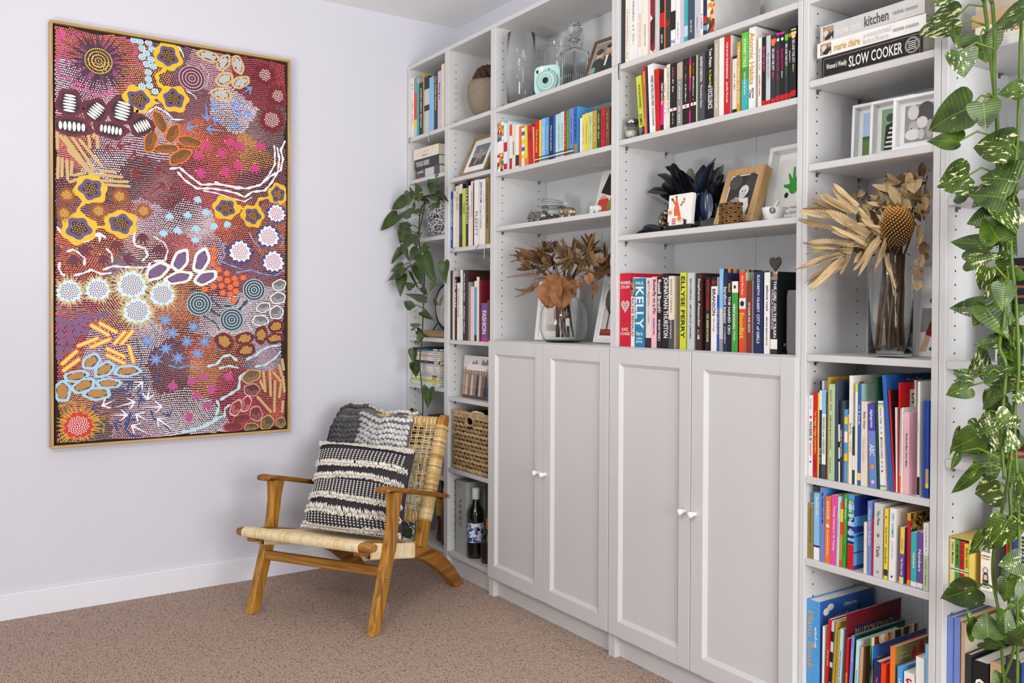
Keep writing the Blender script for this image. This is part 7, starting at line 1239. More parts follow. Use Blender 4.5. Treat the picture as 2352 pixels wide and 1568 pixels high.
# ---------------------------------------------------------------- dried arrangements
def dry_mat(name,a,b_): 
    m=mat(a,.8,name); m2=bpy.data.materials.new(name); m2.use_nodes=True; nt=m2.node_tree; bs=nt.nodes['Principled BSDF']; bs.inputs['Roughness'].default_value=.75
    tc=nt.nodes.new('ShaderNodeTexCoord'); oi=nt.nodes.new('ShaderNodeObjectInfo'); n=nt.nodes.new('ShaderNodeTexNoise'); n.inputs['Scale'].default_value=4; n.inputs['Detail'].default_value=6
    nt.links.new(tc.outputs['Object'],n.inputs['Vector']); ad=nt.nodes.new('ShaderNodeMath'); ad.operation='MULTIPLY_ADD'; ad.inputs[1].default_value=.5; nt.links.new(oi.outputs['Random'],ad.inputs[0])
    ml=nt.nodes.new('ShaderNodeMath'); ml.operation='MULTIPLY'; ml.inputs[1].default_value=.55; nt.links.new(n.outputs['Fac'],ml.inputs[0]); nt.links.new(ml.outputs[0],ad.inputs[2])
    r=nt.nodes.new('ShaderNodeValToRGB'); e=r.color_ramp.elements; e[0].position=.2; e[0].color=hexc(a); e[1].position=.8; e[1].color=hexc(b_)
    nt.links.new(ad.outputs[0],r.inputs[0])
    sx=nt.nodes.new('ShaderNodeSeparateXYZ'); nt.links.new(tc.outputs['Object'],sx.inputs[0]); ab=nt.nodes.new('ShaderNodeMath'); ab.operation='ABSOLUTE'; nt.links.new(sx.outputs[0],ab.inputs[0])
    lt=nt.nodes.new('ShaderNodeMath'); lt.operation='LESS_THAN'; lt.inputs[1].default_value=.01; nt.links.new(ab.outputs[0],lt.inputs[0])
    mx=nt.nodes.new('ShaderNodeMix'); mx.data_type='RGBA'; mx.inputs['B'].default_value=tuple(x*.5 for x in hexc(a)[:3])+(1,); nt.links.new(lt.outputs[0],mx.inputs['Factor']); nt.links.new(r.outputs[0],mx.inputs['A']); nt.links.new(mx.outputs['Result'],bs.inputs['Base Color'])
    bp=nt.nodes.new('ShaderNodeBump'); bp.inputs['Strength'].default_value=.3; bp.inputs['Distance'].default_value=.04; nt.links.new(n.outputs['Fac'],bp.inputs['Height']); nt.links.new(bp.outputs[0],bs.inputs['Normal'])
    return m2
M_dry=dry_mat('m_dry_leaf','8a7048','cdb487'); M_dry2=dry_mat('m_dry_brown','3c2a18','8a6a40'); M_rust=dry_mat('m_dry_rust','5c381c','9c6a40'); M_twig=mat('4a3826',.9,'twig',vary=.3,scale=60); M_stick2=mat('8c7352',.9,'stick2',vary=.3,scale=40,bump=.4); M_stick=mat('6e5338',.9,'stick',vary=.35,scale=40,bump=.4)
def strip_leaf(serr, wav, curl, m, n=16, oval=False):
    b=MB(); rows=[]
    for k in range(n+1):
        t=k/n
        hw=(math.sin(PI*min(1,t*.93+.07))**(.75 if oval else .5))*.5*(1-.25*t if not oval else 1)
        if k==n: hw=.004
        if serr and 0<k<n: hw*=1.0 if k%2 else .8
        row=[]
        for j in (-1,-.5,0,.5,1):
            row.append(b.vert((hw*j,t,(.10 if oval else .03)*abs(j)*hw*2-curl*t*t+wav*math.sin(9*t+j*1.5)*abs(j))))
        rows.append(row)
    for a,c in zip(rows,rows[1:]):
        for j in range(4): b.face((a[j],a[j+1],c[j+1],c[j]),0,True)
    return b.mesh('leaf',m)
def crumple(me):
    for v in me.vertices:
        n_=noise.noise(v.co*6); v.co.z+=.10*n_; v.co.x*=1+.28*noise.noise(v.co*4+Vector((3,0,0))); v.co.y+=.05*noise.noise(v.co*9)
    return me
SER=[strip_leaf(1,.02,c,M_dry,30) for c in (.05,.15,-.1)]; OVA=[strip_leaf(0,.03,c,M_dry,10,True) for c in (.1,-.1)]+[strip_leaf(0,.03,.1,M_dry2,10,True)]
LAN=[strip_leaf(0,.015,c,m_,12) for c in (.15,-.1) for m_ in (M_dry2,M_dry2)]; BRO=[crumple(strip_leaf(0,.10,c,M_rust,20,True)) for c in (.25,.05)]
def put_leaves(root,data,meshes,seed,name='leaf'):
    rs=random.Random(seed)
    for l in data:
        o=link(name,rs.choice(meshes),root); b0=V3(l)-root.location; t0=V3(l,3)-root.location
        n=(VIEWN+Vector((rs.uniform(-.4,.4),rs.uniform(-.3,.3),rs.uniform(-.1,.6)))).normalized(); place(o,b0,t0,l[6]/1000,n,rs.uniform(-.4,.4))
EV=Vector((2.626,-.205,1.0715))
root=thing('dried_banksia_bunch','dried banksia cone with saw-edged tan leaves standing in tall glass jar','dried flowers',EV); O=root.location
put_leaves(root,[l[:6]+(l[6]*1.3,) for l in DRY_E_SERRATE],SER,1); put_leaves(root,[tuple(a+random.Random(i*7+k).uniform(-16,16)*(.3 if k in(0,1,3,4) else 1) for k,a in enumerate(l[:6]))+(l[6]*.85,) for i,l in enumerate(DRY_E_SERRATE)],SER,5); put_leaves(root,DRY_E_OVAL,OVA,2); put_leaves(root,[tuple(a+random.Random(i*5+k).uniform(-20,4) for k,a in enumerate(l[:6]))+(l[6]*.8,) for i,l in enumerate(DRY_E_OVAL[9:])],OVA,7)
rs=random.Random(6)
for t in TWIG_E:
    b=MB(); P=[V3(p)-O for p in t]; b.tube([P[0],P[0].lerp(P[1],.6),P[1],P[1].lerp(P[2],.5)+Vector((rs.uniform(-.01,.01),0,0)),P[2]],[.002,.0018,.0014,.001,.0006],5)
    for k in range(7):
        q=P[1].lerp(P[2],k/7); b.ball(q+Vector((rs.uniform(-.008,.008),rs.uniform(-.006,.006),rs.uniform(-.006,.006))),.0028,6,4)
    b.build('twig',M_twig,root)
for k in range(19):
    a=rs.uniform(0,2*PI); r0=.042*math.sqrt(rs.random()); r1=.030*math.sqrt(rs.random()); a1=a+rs.uniform(-.8,.8); b=MB()
    p0=Vector((r0*math.cos(a),r0*math.sin(a),.012)); p3=Vector((r1*math.cos(a1)+.006,r1*math.sin(a1),.255)); p4=p3+Vector((rs.uniform(-.03,.04),-.02,.05))
    P=[p0,p0.lerp(p3,.33)+Vector((rs.uniform(-.006,.006),rs.uniform(-.006,.006),0)),p0.lerp(p3,.66)+Vector((rs.uniform(-.005,.005),rs.uniform(-.005,.005),0)),p3,p4]
    g=rs.uniform(.0025,.0055); b.tube(P,[g,g*.9,g*.95,g*.8,g*.6],7); b.build('stem',rs.choice((M_stick,M_stick,M_stick2,M_twig)),root)
for k in range(60):   # small dry leaves filling the bunch around the cone
    cx_0,cz_0=((2.585,1.37),(2.70,1.47),(2.63,1.40))[k%3]; b0=Vector((cx_0+rs.uniform(-.04,.04),-.235+rs.uniform(-.03,.02),cz_0+rs.uniform(-.05,.05)))-O
    d_=Vector((rs.uniform(-1,.6 if k%3 else .3),rs.uniform(-.5,.1),rs.uniform(-.5,1))).normalized(); o=link('leaf',rs.choice(OVA+SER[:1]+LAN[:1]),root); t0=b0+d_*rs.uniform(.035,.075); t0.x=min(t0.x,2.775-O.x)
    place(o,b0,t0,rs.uniform(.012,.024),(VIEWN+Vector((rs.uniform(-.5,.5),0,rs.uniform(-.2,.6)))).normalized())
# banksia cone: core with a spiral of knobs
cone=MB(); cc=Vector((2.677,-.262,1.348))-O; ax=Vector((.12,-.10,1)).normalized(); e1=ax.orthogonal().normalized(); e2=ax.cross(e1)
def cr(t): return .038*math.sin(PI*(.12+.76*t))**.7
pr=MB(); rows=[]
for k in range(9):
    t=k/8; rows.append([pr.vert(cc+ax*(.095*t)+(e1*math.cos(2*PI*j/14)+e2*math.sin(2*PI*j/14))*cr(t)*.9) for j in range(14)])
for a,c in zip(rows,rows[1:]):
    for j in range(14): pr.face((a[j],a[(j+1)%14],c[(j+1)%14],c[j]),0,True)
pr.face(rows[0][::-1]); pr.face(rows[-1])
bc=pr.build('banksia_cone',mat('2e1d0e',.9,'cone',vary=.3,scale=80),root)
b=MB(); NK=430
for k in range(NK):
    t=k/NK; a=k*2.39996; p=cc+ax*(.095*t)+(e1*math.cos(a)+e2*math.sin(a))*cr(t); n=(p-(cc+ax*(.095*t))).normalized()
    g=.42+.58*t; b.ball(p+n*.001,.0021+.0016*t,6,4,col=tuple(x*g for x in hexc('b8863e')[:3])+(1,))
b.build('cone_knobs',attr_mat('m_conek',.6),bc,'stuff')
# flowers in the round vase
CV=Vector((1.212,-.208,1.0665))
root=thing('dried_flower_bunch','dried brown proteas, ferns and broad rust leaf in the round glass vase','dried flowers',CV); O=root.location
put_leaves(root,DRY_C_BROAD,BRO,3)
def more(data,n,jit,seed,kw=1):
    r_=random.Random(seed); out=list(data)
    for l in data:
        for k in range(n):
            j=[r_.uniform(-jit,jit) for _ in range(6)]; j[1]=abs(j[1])*.6; j[4]*=.5
            out.append(tuple(a+c for a,c in zip(l[:6],j))+(l[6]*r_.uniform(.7,1.1)*kw,))
    return out
put_leaves(root,more(DRY_C_LEAF,2,17,41,1.25),LAN,4)
for l in SPRIG_C:
    b0=V3(l)-O; t0=V3(l,3)-O; b=MB(); d=(t0-b0); L=d.length; d.normalize(); sd=d.cross(VIEWN).normalized(); cv_=Vector((0,0,rs.uniform(-.02,.02)))
    P=[b0+d*(L*k/8)+cv_*math.sin(PI*k/8) for k in range(9)]; b.tube(P,[.0016-.00012*k for k in range(9)],5)
    col=rs.choice((0,1))
    for k in range(34):
        q=b0+d*(L*(.12+.88*k/34))+cv_*math.sin(PI*(.12+.88*k/34)); s=1 if k%2 else -1; ln=.016*(1.15-k/34)
        e=q+(sd*s*.85+d*.4+VIEWN*rs.uniform(-.4,.5)).normalized()*ln
        b.tube([q,q.lerp(e,.5)+VIEWN*.001,e],[.0013,.0017,.0005],4)
    b.build('fern_sprig',(M_rust if col else M_dry2),root)
b=MB(); p=V3((1129,-215,1432))-O
for k in range(120):
    a=k*2.39996; t=k/120; rr=.026*math.sin(PI*(.1+.55*t)); b.tube([p+Vector((rr*.8*math.cos(a),rr*.8*math.sin(a),.04*t-.02)),p+Vector((rr*1.3*math.cos(a),rr*1.3*math.sin(a),.045*t-.016))],[.0022,.001],4)
b.build('seed_head',mat('5d4020',.9,'seedhead',vary=.3,scale=60),root,'stuff')
for k in range(16):
    a=2*PI*k/16+rs.uniform(-.2,.2); b=MB(); p0=Vector((.05*math.cos(a)*rs.uniform(.3,1),.05*math.sin(a)*rs.uniform(.3,1),.02)); p3=Vector((.022*math.cos(a+.6)-.01,.022*math.sin(a+.6),.185)); p4=p3+Vector((.10*math.cos(a),.05*math.sin(a)-.02,.11))
    b.tube([p0,p0.lerp(p3,.5),p3,p3.lerp(p4,.5)+Vector((0,0,.015)),p4],.0024,6); b.build('stem',M_twig,root)
# ---------------------------------------------------------------- vessels and glass
M_glass=glass_mat('fbfdfd',0,1.32,'clear')
def glass_vessel(name,label,loc,outer,thick=.003,n=40,cat='vase',base=.008,sq=0,mat_=None):
    """turned glass: outer profile [(r,z)], inner wall offset inwards"""
    o=thing(name,label,cat,loc)
    b=MB(); ib=[(r0+(r1-r0)*(base-z0)/(z1-z0)) for (r0,z0),(r1,z1) in zip(outer,outer[1:]) if z0<base<=z1][:1]
    inner=[(max(.001,r-thick),base) for r in ib]+[(max(.001,r-thick),z) for r,z in outer if z>base]
    prof=[(.0005,0)]+outer+[((outer[-1][0]-thick*.5),outer[-1][1]+thick*.4)]+[(r,z) for r,z in reversed(inner)]+[(.0005,base)]
    b.lathe(prof,n,sq=sq); g=b.build('glass_body',mat_ or M_glass,o,fix=True); return o
glass_vessel('glass_vase','tall straight clear glass cylinder vase beside the mint camera',(.922,-.218,2.0205),[(.056,0),(.057,.004),(.057,.15),(.057,.288)])
glass_vessel('glass_vase','clear glass cylinder with rolled rim behind the mint camera',(1.042,-.115,2.0205),[(.057,0),(.06,.004),(.061,.2),(.061,.225),(.066,.232),(.067,.24),(.063,.246)])
glass_vessel('round_vase','squat round clear glass vase holding dried brown proteas',CV,[(.062,0),(.08,.012),(.091,.05),(.092,.09),(.087,.125),(.066,.158),(.05,.17),(.047,.178),(.052,.186)],.0032,48)
glass_vessel('glass_jar_vase','tall clear glass jar holding the dried banksia stems',EV,[(.051,0),(.054,.006),(.054,.205),(.05,.222),(.045,.232),(.046,.238),(.045,.244),(.047,.252),(.045,.258)],.0028,44)
# decanter
dec=thing('decanter','square cut crystal decanter with a round glass stopper','decanter',(1.228,-.172,2.0205),(0,0,.12))
b=MB(); b.lathe([(.0005,0),(.042,0),(.043,.004),(.043,.148),(.04,.155),(.02,.164),(.016,.172),(.016,.19),(.022,.194),(.022,.198),(.014,.2),(.013,.18),(.016,.166),(.036,.15),(.038,.012),(.0005,.012)],48,sq=9); b.build('glass_body',M_glass,dec,fix=True)
b=MB()
for s in range(4):
    for k in range(-3,4):
        a=s*PI/2; c,sn=math.cos(a),math.sin(a); u=k*.011
        for z0,z1 in ((.012,.06),(.085,.14)):
            p=lambda uu,z:(c*.0432-sn*uu,sn*.0432+c*uu,z); b.tube([p(u,z0),p(u,z1)],.0011,4)
b.build('cut_facets',M_glass,dec,'stuff')
st=MB(); st.lathe([(.012,.186),(.013,.203),(.018,.206),(.012,.21),(.018,.214),(.0275,.226),(.0295,.238),(.026,.252),(.016,.262),(.0005,.265)],14,smooth=False); st.build('stopper',M_glass,dec,fix=True)
# clip-top jars
M_wire=mat('9a9a98',.3,'wire',metal=1)
def clip_jar(label,loc,r,h,lid_open,content=None,rot=0):
    o=thing('clip_jar',label,'jar',loc,(0,0,rot)); b=MB()
    b.lathe([(.0005,0),(r*.95,0),(r,.005),(r,h*.8),(r*.9,h*.9),(r*.9,h),(r*.86,h),(r*.84,h*.88),(r*.95,h*.78),(r*.95,.008),(.0005,.008)],32); b.build('glass_body',M_glass,o,fix=True)
    l=MB(); T_=Matrix.Translation((r*.85,0,h+.002))@Matrix.Rotation(lid_open,4,'Y')@Matrix.Translation((-r*.85,0,0)); l.T=T_
    l.lathe([(.0005,0),(r*.9,0),(r*.96,.004),(r*.96,.010),(r*.85,.016),(.0005,.018)],32); l.build('lid',M_glass,o,fix=True)
    w=MB()
    w.tube([(r*.92*math.cos(a),r*.92*math.sin(a),h*.9) for a in [2*PI*k/28 for k in range(29)]],.0012,5); w.tube([(-r*.95,-.008,h*.9),(-r*1.08,-.01,h*.75),(-r*1.12,0,h*.62),(-r*1.08,.01,h*.75),(-r*.95,.008,h*.9)],.0012,5)
    w.tube([(r*.9,0,h*.9),(r*1.05,0,h+.004),(r*.95,0,h+.012)],.0012,5); w.build('wire_clip',M_wire,o)
    if content:
        c=MB(); rr=random.Random(2)
        for k in range(40): a=rr.uniform(0,2*PI); q=r*.82*math.sqrt(rr.random()); c.ball((q*math.cos(a),q*math.sin(a),.012+rr.random()*h*.35),.006,6,4)
        c.build('contents',content,o,'stuff')
    return o
clip_jar('open clip-top glass jar of grey pebbles between silver bear and elephant',(1.045,-.14,1.5325),.056,.072,.22,mat('9a9896',.6,'pebble',vary=.3,scale=30))
clip_jar('wide clip-top glass jar on shelf behind the variegated vine',(3.02,-.13,1.4475),.085,.235,0,mat('b5a88f',.7,'oats',vary=.3,scale=40))
j=thing('small_jar','small glass jar with silver lid beside the lime paperback','jar',(1.657,-.248,1.7645)); b=MB(); b.lathe([(.0005,0),(.022,0),(.0235,.003),(.0235,.045),(.02,.05),(.018,.05),(.0215,.044),(.0215,.005),(.0005,.005)],24); b.build('glass_body',M_glass,j,fix=True)
b=MB(); b.lathe([(.001,.006),(.021,.006),(.021,.028),(.001,.029)],18); b.build('contents',mat('d8d4c8',.9,'salt'),j); b=MB(); b.lathe([(.0005,.052),(.021,.052),(.0225,.054),(.0225,.066),(.021,.068),(.0005,.068)],24); b.build('lid',M_wire,j)
# ---------------------------------------------------------------- instant camera
M_mint=mat('b4d8d2',.4,'mint',vary=.02); M_mintd=mat('9cc6c0',.4,'mintd',vary=.02); M_blk=mat('141416',.3,'blackgloss'); 
cm=thing('instant_camera','mint green instant camera standing in front of glass cylinder','camera',(1.128,-.232,2.0205),(0,0,.5))
b=MB(); 
def rbox(b,w,d,h,r,y0,m=0):
    def fn(i,j):
        a=2*PI*i; ca,sa=math.cos(a),math.sin(a); q=1/((abs(ca)**5+abs(sa)**5)**.2); e=1-.04*(1 if j in(0,1) else 0); return (w/2*ca*q*e,y0+d*j,h/2+h/2*sa*q*e)
    b.grid(fn,32,5,m,close_u=True); b.poly([fn(k/32,0) for k in range(32)][::-1],m); b.poly([fn(k/32,1) for k in range(32)],m)
rbox(b,.116,.052,.118,.02,0); b.build('camera_body',M_mint,cm,fix=True)
def lens(rad,y0,y1,m,c=(.004,.052),nm='lens_barrel'):
    b=MB(); b.T=Matrix.Translation((c[0],y0,c[1]))@Matrix.Rotation(PI/2,4,'X'); b.lathe([(rad,0),(rad,(y0-y1)*.8),(rad*.93,y0-y1),(.0005,y0-y1)],32); return b.build(nm,m,cm)
lens(.044,.002,-.012,M_mintd); lens(.036,-.01,-.018,M_mint); lens(.027,-.016,-.021,M_mintd,nm='lens_ring'); lens(.0125,-.019,-.0225,M_blk,nm='lens')
b=MB(); b.box(-.03,-.014,-.003,.002,.083,.112,bev=.003); b.build('flash',mat('e8e6dc',.15,'flash'),cm); b=MB(); b.box(-.046,-.038,-.002,.002,.088,.1,bev=.001); b.build('viewfinder',M_blk,cm); b=MB(); b.T=Matrix.Translation((.008,.001,.1))@Matrix.Rotation(PI/2,4,'X'); b.lathe([(.003,0),(.003,.002),(.0005,.002)],10); b.build('sensor',M_blk,cm)
# ---------------------------------------------------------------- picture frames and photographs
def photo(mb, w, h, shapes, y, m=0):
    """flat print w x h, lower left at local (-w/2,0); shapes given in fractions"""
    mb.poly([(-w/2,y,0),(w/2,y,0),(w/2,y,h),(-w/2,y,h)],m,col=hexc(shapes[0]))
    for k,s in enumerate(shapes[1:]):
        yy=y-.00012*(k+1); c=hexc(s[-1])
        if s[0]=='e':
            _,cx,cy,rx,ry,_c=s; mb.poly([(w*(cx-.5+rx*math.cos(2*PI*q/18)),yy,h*(cy+ry*math.sin(2*PI*q/18))) for q in range(18)],m,col=c)
        elif s[0]=='r':
            _,x0,x1,y0,y1,_c=s; mb.poly([(w*(x0-.5),yy,h*y0),(w*(x1-.5),yy,h*y0),(w*(x1-.5),yy,h*y1),(w*(x0-.5),yy,h*y1)],m,col=c)
        else:
            mb.poly([(w*(p-.5),yy,h*q) for p,q in s[1]],m,col=c)
M_photo=attr_mat('m_print',.35)
def picture_frame(name,label,loc,w,h,bar,depth,lean,rotz,m,shapes,mount=0,mountc='f0efec',recess=.004,box=False):
    o=thing(name,label,'photo frame' if 'photo' in label else 'picture frame',(loc[0],loc[1],loc[2]+depth*math.sin(lean)+.0003),(-lean,0,rotz)); 
    for nm,(x0,x1,z0,z1) in (('frame_bar',(-w/2,w/2,0,bar)),('frame_bar',(-w/2,w/2,h-bar,h)),('frame_bar',(-w/2,-w/2+bar,bar,h-bar)),('frame_bar',(w/2-bar,w/2,bar,h-bar))):
        b=MB(); b.box(x0,x1,0,depth,z0,z1,bev=.001); b.build(nm,m,o)
    yb=depth*.8 if box else recess
    b=MB(); b.box(-w/2+bar,w/2-bar,yb+.001,depth-.001,bar,h-bar); b.build('mount',mat(mountc,.8,'mount',vary=.02),o)
    pw,ph=w-2*bar-2*mount,h-2*bar-2*mount
    b=MB(); b.T=Matrix.Translation((0,0,bar+mount)); photo(b,pw,ph,shapes,yb); b.build('print',M_photo,o)
    return o
M_fwhite=mat('e8e8e6',.4,'fwhite'); M_foak=wood_mat('b08a58','d0ab78','foak',2,12); M_fbrown=wood_mat('4a3420','76583a','fbrown',0,12); M_ftan=wood_mat('7e6244','a4855e','ftan',0,12)
picture_frame('framed_photo','brown wooden photo frame with a dog on dark water leaning in shelf',(.575,-.252,1.7765),.215,.2,.016,.014,.42,0,M_ftan,
 ['6c7a86',('r',0,1,0,.42,'33393f'),('e',.5,.5,.5,.12,'8a97a2'),('p',((.3,.05),(.42,.5),(.55,.72),(.7,.6),(.72,.1),(.6,.35),(.5,.3),(.42,.05)),'b08a62'),('e',.5,.68,.09,.1,'c49a70'),('e',.56,.62,.03,.04,'2a211a')],.03)
picture_frame('framed_photo','dark brown photo frame showing four people in suits, tilted beside decanter',(1.458,-.228,2.0205),.2,.165,.014,.016,.36,.05,M_fbrown,
 ['8a8478',('e',.22,.62,.11,.14,'d8b090'),('e',.5,.72,.11,.14,'c89a78'),('e',.76,.66,.11,.14,'b98a6a'),('e',.2,.72,.12,.1,'4a3020'),('e',.5,.84,.11,.07,'2a1c14'),('p',((.02,0),(.06,.45),(.25,.52),(.4,.4),(.42,0)),'2b2b30'),('p',((.36,0),(.4,.5),(.58,.56),(.68,.4),(.68,0)),'1c1c20'),('p',((.64,0),(.66,.44),(.82,.5),(.98,.4),(1,0)),'26262c'),('p',((.47,.2),(.46,.54),(.54,.54),(.53,.2)),'ece8e2'),('e',.12,.12,.09,.12,'6fae7a')],.004)
picture_frame('framed_picture','white picture frame standing behind the round vase of proteas',(1.062,-.145,1.0665),.2,.24,.018,.014,.16,.36,M_fwhite,['d8cfc4',('e',.55,.45,.22,.3,'c98a78'),('r',.1,.9,0,.16,'b8b0a8'),('e',.4,.75,.2,.12,'a8a49c')],.02,'f2f0ec')
picture_frame('framed_picture','white picture frame with a dark bare tree over red ground',(1.445,-.165,1.0665),.215,.25,.016,.014,.22,0,M_fwhite,
 ['cfcac4',('e',.5,.72,.5,.34,'5c5c60'),('e',.6,.8,.3,.2,'3a3a3e'),('r',0,1,0,.12,'8a2414'),('r',0,1,.06,.09,'c04020'),('p',((.44,.1),(.46,.45),(.3,.7),(.33,.72),(.48,.52),(.5,.85),(.53,.85),(.54,.5),(.7,.74),(.73,.72),(.56,.44),(.56,.1)),'1c1a1a'),('p',((.2,.1),(.22,.4),(.12,.6),(.14,.6),(.235,.46),(.3,.62),(.32,.6),(.25,.38),(.25,.1)),'242222'),('e',.82,.62,.06,.08,'c03018')],.012)
picture_frame('framed_photo','deep oak frame with a black and white baby photo',(2.077,-.206,1.4425),.155,.185,.022,.034,.36,0,M_foak,
 ['2b2928',('e',.2,.85,.25,.18,'4a4846'),('e',.8,.8,.2,.25,'3c3a39'),('e',.62,.6,.18,.15,'d8d4d0'),('e',.6,.5,.14,.1,'c4c0bc'),('p',((.1,.3),(.35,.46),(.6,.4),(.85,.42),(.95,.2),(.9,.0),(.2,.0)),'e0dcd8'),('e',.35,.3,.22,.14,'8e8a88'),('e',.56,.6,.02,.02,'222222'),('e',.68,.6,.02,.02,'222222'),('e',.3,.1,.3,.12,'5c5a58')],.004)
HX=.37
picture_frame('shadow_box','large white shadow box with a green handprint and handwriting',(2.253,-.135,1.4425),.26,.24,.014,.04,.2,0,M_fwhite,
 ['e4e4e0']+[tuple([s_[0]]+([s_[1]-HX]+list(s_[2:]) if s_[0]=='e' else [tuple((a-HX,c) for a,c in s_[1])]+list(s_[2:]))) for s_ in (('e',.64,.5,.10,.15,'2f9a3a'),('p',((.56,.55),(.5,.72),(.53,.74),(.62,.6)),'35a040'),('p',((.6,.6),(.59,.84),(.63,.85),(.66,.62)),'2f9a3a'),('p',((.66,.6),(.68,.86),(.72,.85),(.71,.6)),'2b8a34'),('p',((.7,.58),(.78,.76),(.81,.74),(.74,.54)),'35a040'),('p',((.55,.45),(.44,.5),(.44,.54),(.57,.54)),'2f9a3a'),('e',.52,.34,.04,.05,'2a2a2a'))],.02,'ecece8',box=True)
b=MB(); put_text(b,'Happy Fathers',(-.045,.031,.052),(1,0,0),(0,0,1),.07,.009); put_text(b,'Day 2017',(-.045,.031,.036),(1,0,0),(0,0,1),.05,.009)
b.build('handwriting',mat('8a8a88',.8,'pencil'),[o for o in bpy.data.objects if o.name.startswith('shadow_box')][0])
def box_frame(label,X,y,w,h,shapes): return picture_frame('framed_photo',label,(X,y,1.5775),w,h,.008,.028,.05,.08,M_fwhite,shapes,.012,'e4e6e6',box=True)
box_frame('white box frame with a photo of two people under bare tree',2.545,-.175,.125,.158,['a9c3dc',('r',0,1,0,.42,'5a7a3a'),('r',0,1,.38,.46,'46583a'),('p',((.55,.4),(.5,.62),(.3,.75),(.5,.66),(.58,.85),(.6,.66),(.8,.75),(.62,.6),(.6,.4)),'4a4038'),('p',((.4,.05),(.38,.5),(.5,.56),(.62,.5),(.6,.05)),'d88a90'),('e',.5,.6,.06,.05,'d8b098'),('p',((.7,.08),(.68,.5),(.78,.56),(.9,.5),(.88,.08)),'4a4a50'),('e',.79,.6,.05,.05,'c49a80'),('p',((.47,.05),(.47,.5),(.54,.5),(.55,.05)),'ece8e8')])
box_frame('white box frame with a black striped photo between two other frames',2.63,-.218,.12,.145,['7f9a78',('p',((.1,0),(.15,.6),(.5,.7),(.7,.5),(.7,0)),'1e1e20')]+[('r',.12+.04*k,.66,.06+.11*k,.10+.11*k,'eceae6') for k in range(5)]+[('e',.3,.78,.14,.1,'2f4a34')])
box_frame('white box frame with a black and white newborn photo nearest the vine',2.722,-.262,.112,.13,['8e8c8c',('e',.75,.75,.3,.3,'4c4a4a'),('e',.3,.8,.2,.2,'d0cecc'),('e',.62,.5,.2,.16,'d8d6d4'),('e',.32,.4,.17,.15,'b4b0ae'),('e',.3,.2,.28,.15,'dcd8d6'),('e',.6,.18,.12,.14,'c6c2c0'),('e',.25,.36,.03,.02,'4a4846'),('e',.9,.3,.12,.25,'a8a4a2')])
# canvas prints
def canvas_print(name,label,loc,w,h,d,lean,rotz,shapes,cat='picture'):
    o=thing(name,label,cat,(loc[0],loc[1],loc[2]+d*math.sin(lean)+.0003),(-lean,0,rotz)); b=MB(); b.box(-w/2,w/2,.0006,d,0,h,bev=.002); b.build('canvas',mat('e9e7e2',.8,'canvwhite',vary=.03),o)
    b=MB(); photo(b,w*.992,h*.992,shapes,0); b.build('print',M_photo,o); return o
gir=canvas_print('giraffe_canvas','small white canvas with an orange giraffe head in front of feathers',(1.893,-.252,1.4568),.106,.1,.018,.1,0,
 ['edeae4',('p',((.14,.02),(.22,.3),(.42,.32),(.44,.02)),'f4efe6'),('p',((.28,.3),(.25,.52),(.3,.74),(.42,.72),(.5,.5),(.56,.3),(.54,.2),(.44,.3)),'e0622a'),('p',((.18,.78),(.12,.82),(.14,.88),(.2,.88),(.32,.7),(.28,.66)),'d85a26'),('e',.14,.86,.035,.04,'2a1c18'),('p',((.3,.7),(.31,.9),(.36,.9),(.42,.7)),'e0622a'),('e',.33,.92,.035,.04,'2a1c18'),('p',((.56,.7),(.66,.86),(.72,.84),(.7,.72),(.6,.66)),'d85a26'),('p',((.6,.72),(.66,.81),(.68,.75)),'f2e6dc'),('e',.56,.64,.03,.03,'1c1a2a'),('p',((.02,.42),(.06,.5),(.16,.48),(.18,.38),(.08,.36)),'e8923a'),('e',.52,.2,.09,.07,'e07a34'),('e',.54,.13,.07,.03,'f0a870')]+[('e',.24+.06*(k%3),.06+.07*(k//3),.022,.028,'cc3a20') for k in range(9)]+[('r',.70,.715,.12,.2,'8a1c18'),('r',.735,.75,.12,.2,'8a1c18'),('r',.715,.74,.15,.165,'8a1c18')])
b=MB(); b.box(-.055,.06,-.006,.03,-.0138,-.0005,bev=.002); b.box(-.052,-.046,-.007,-.001,-.002,.012); b.box(.03,.036,-.007,-.001,-.002,.014); b.build('easel',mat('18181c',.4,'easel'),gir)
canvas_print('photo_block','wedding crowd photo print on a block beneath the fashion books',(.585,-.235,.8015),.235,.185,.02,.08,0,
 ['b7a89e',('r',0,1,.72,1,'d9d3d0'),('p',((.12,.72),(.3,.88),(.85,.74),(.85,.66),(.12,.66)),'ece8e4'),('p',((.3,.8),(.36,.9),(.42,.84),(.48,.93),(.54,.82)),'8a7f76'),('p',((.66,.8),(.72,.95),(.8,.86),(.88,.96),(.95,.8)),'776c62'),('r',0,1,.3,.66,'94806f'),('p',((0,0),(0,.3),(.4,.22),(1,.3),(1,0)),'4a4436')]+[('p',((.02+.1*k,.06),(.04+.1*k,.52),(.07+.1*k,.58),(.1+.1*k,.52),(.11+.1*k,.06)),c) for k,c in enumerate(('b9917c','d4b8a4','8e6a5c','cfc3ba','a27868','2a2a2e','c8b4a6','7a5a50','28282c','3a3a52'))]+[('e',.07+.1*k,.62,.03,.04,'c8a48c') for k in range(10)],'photo')
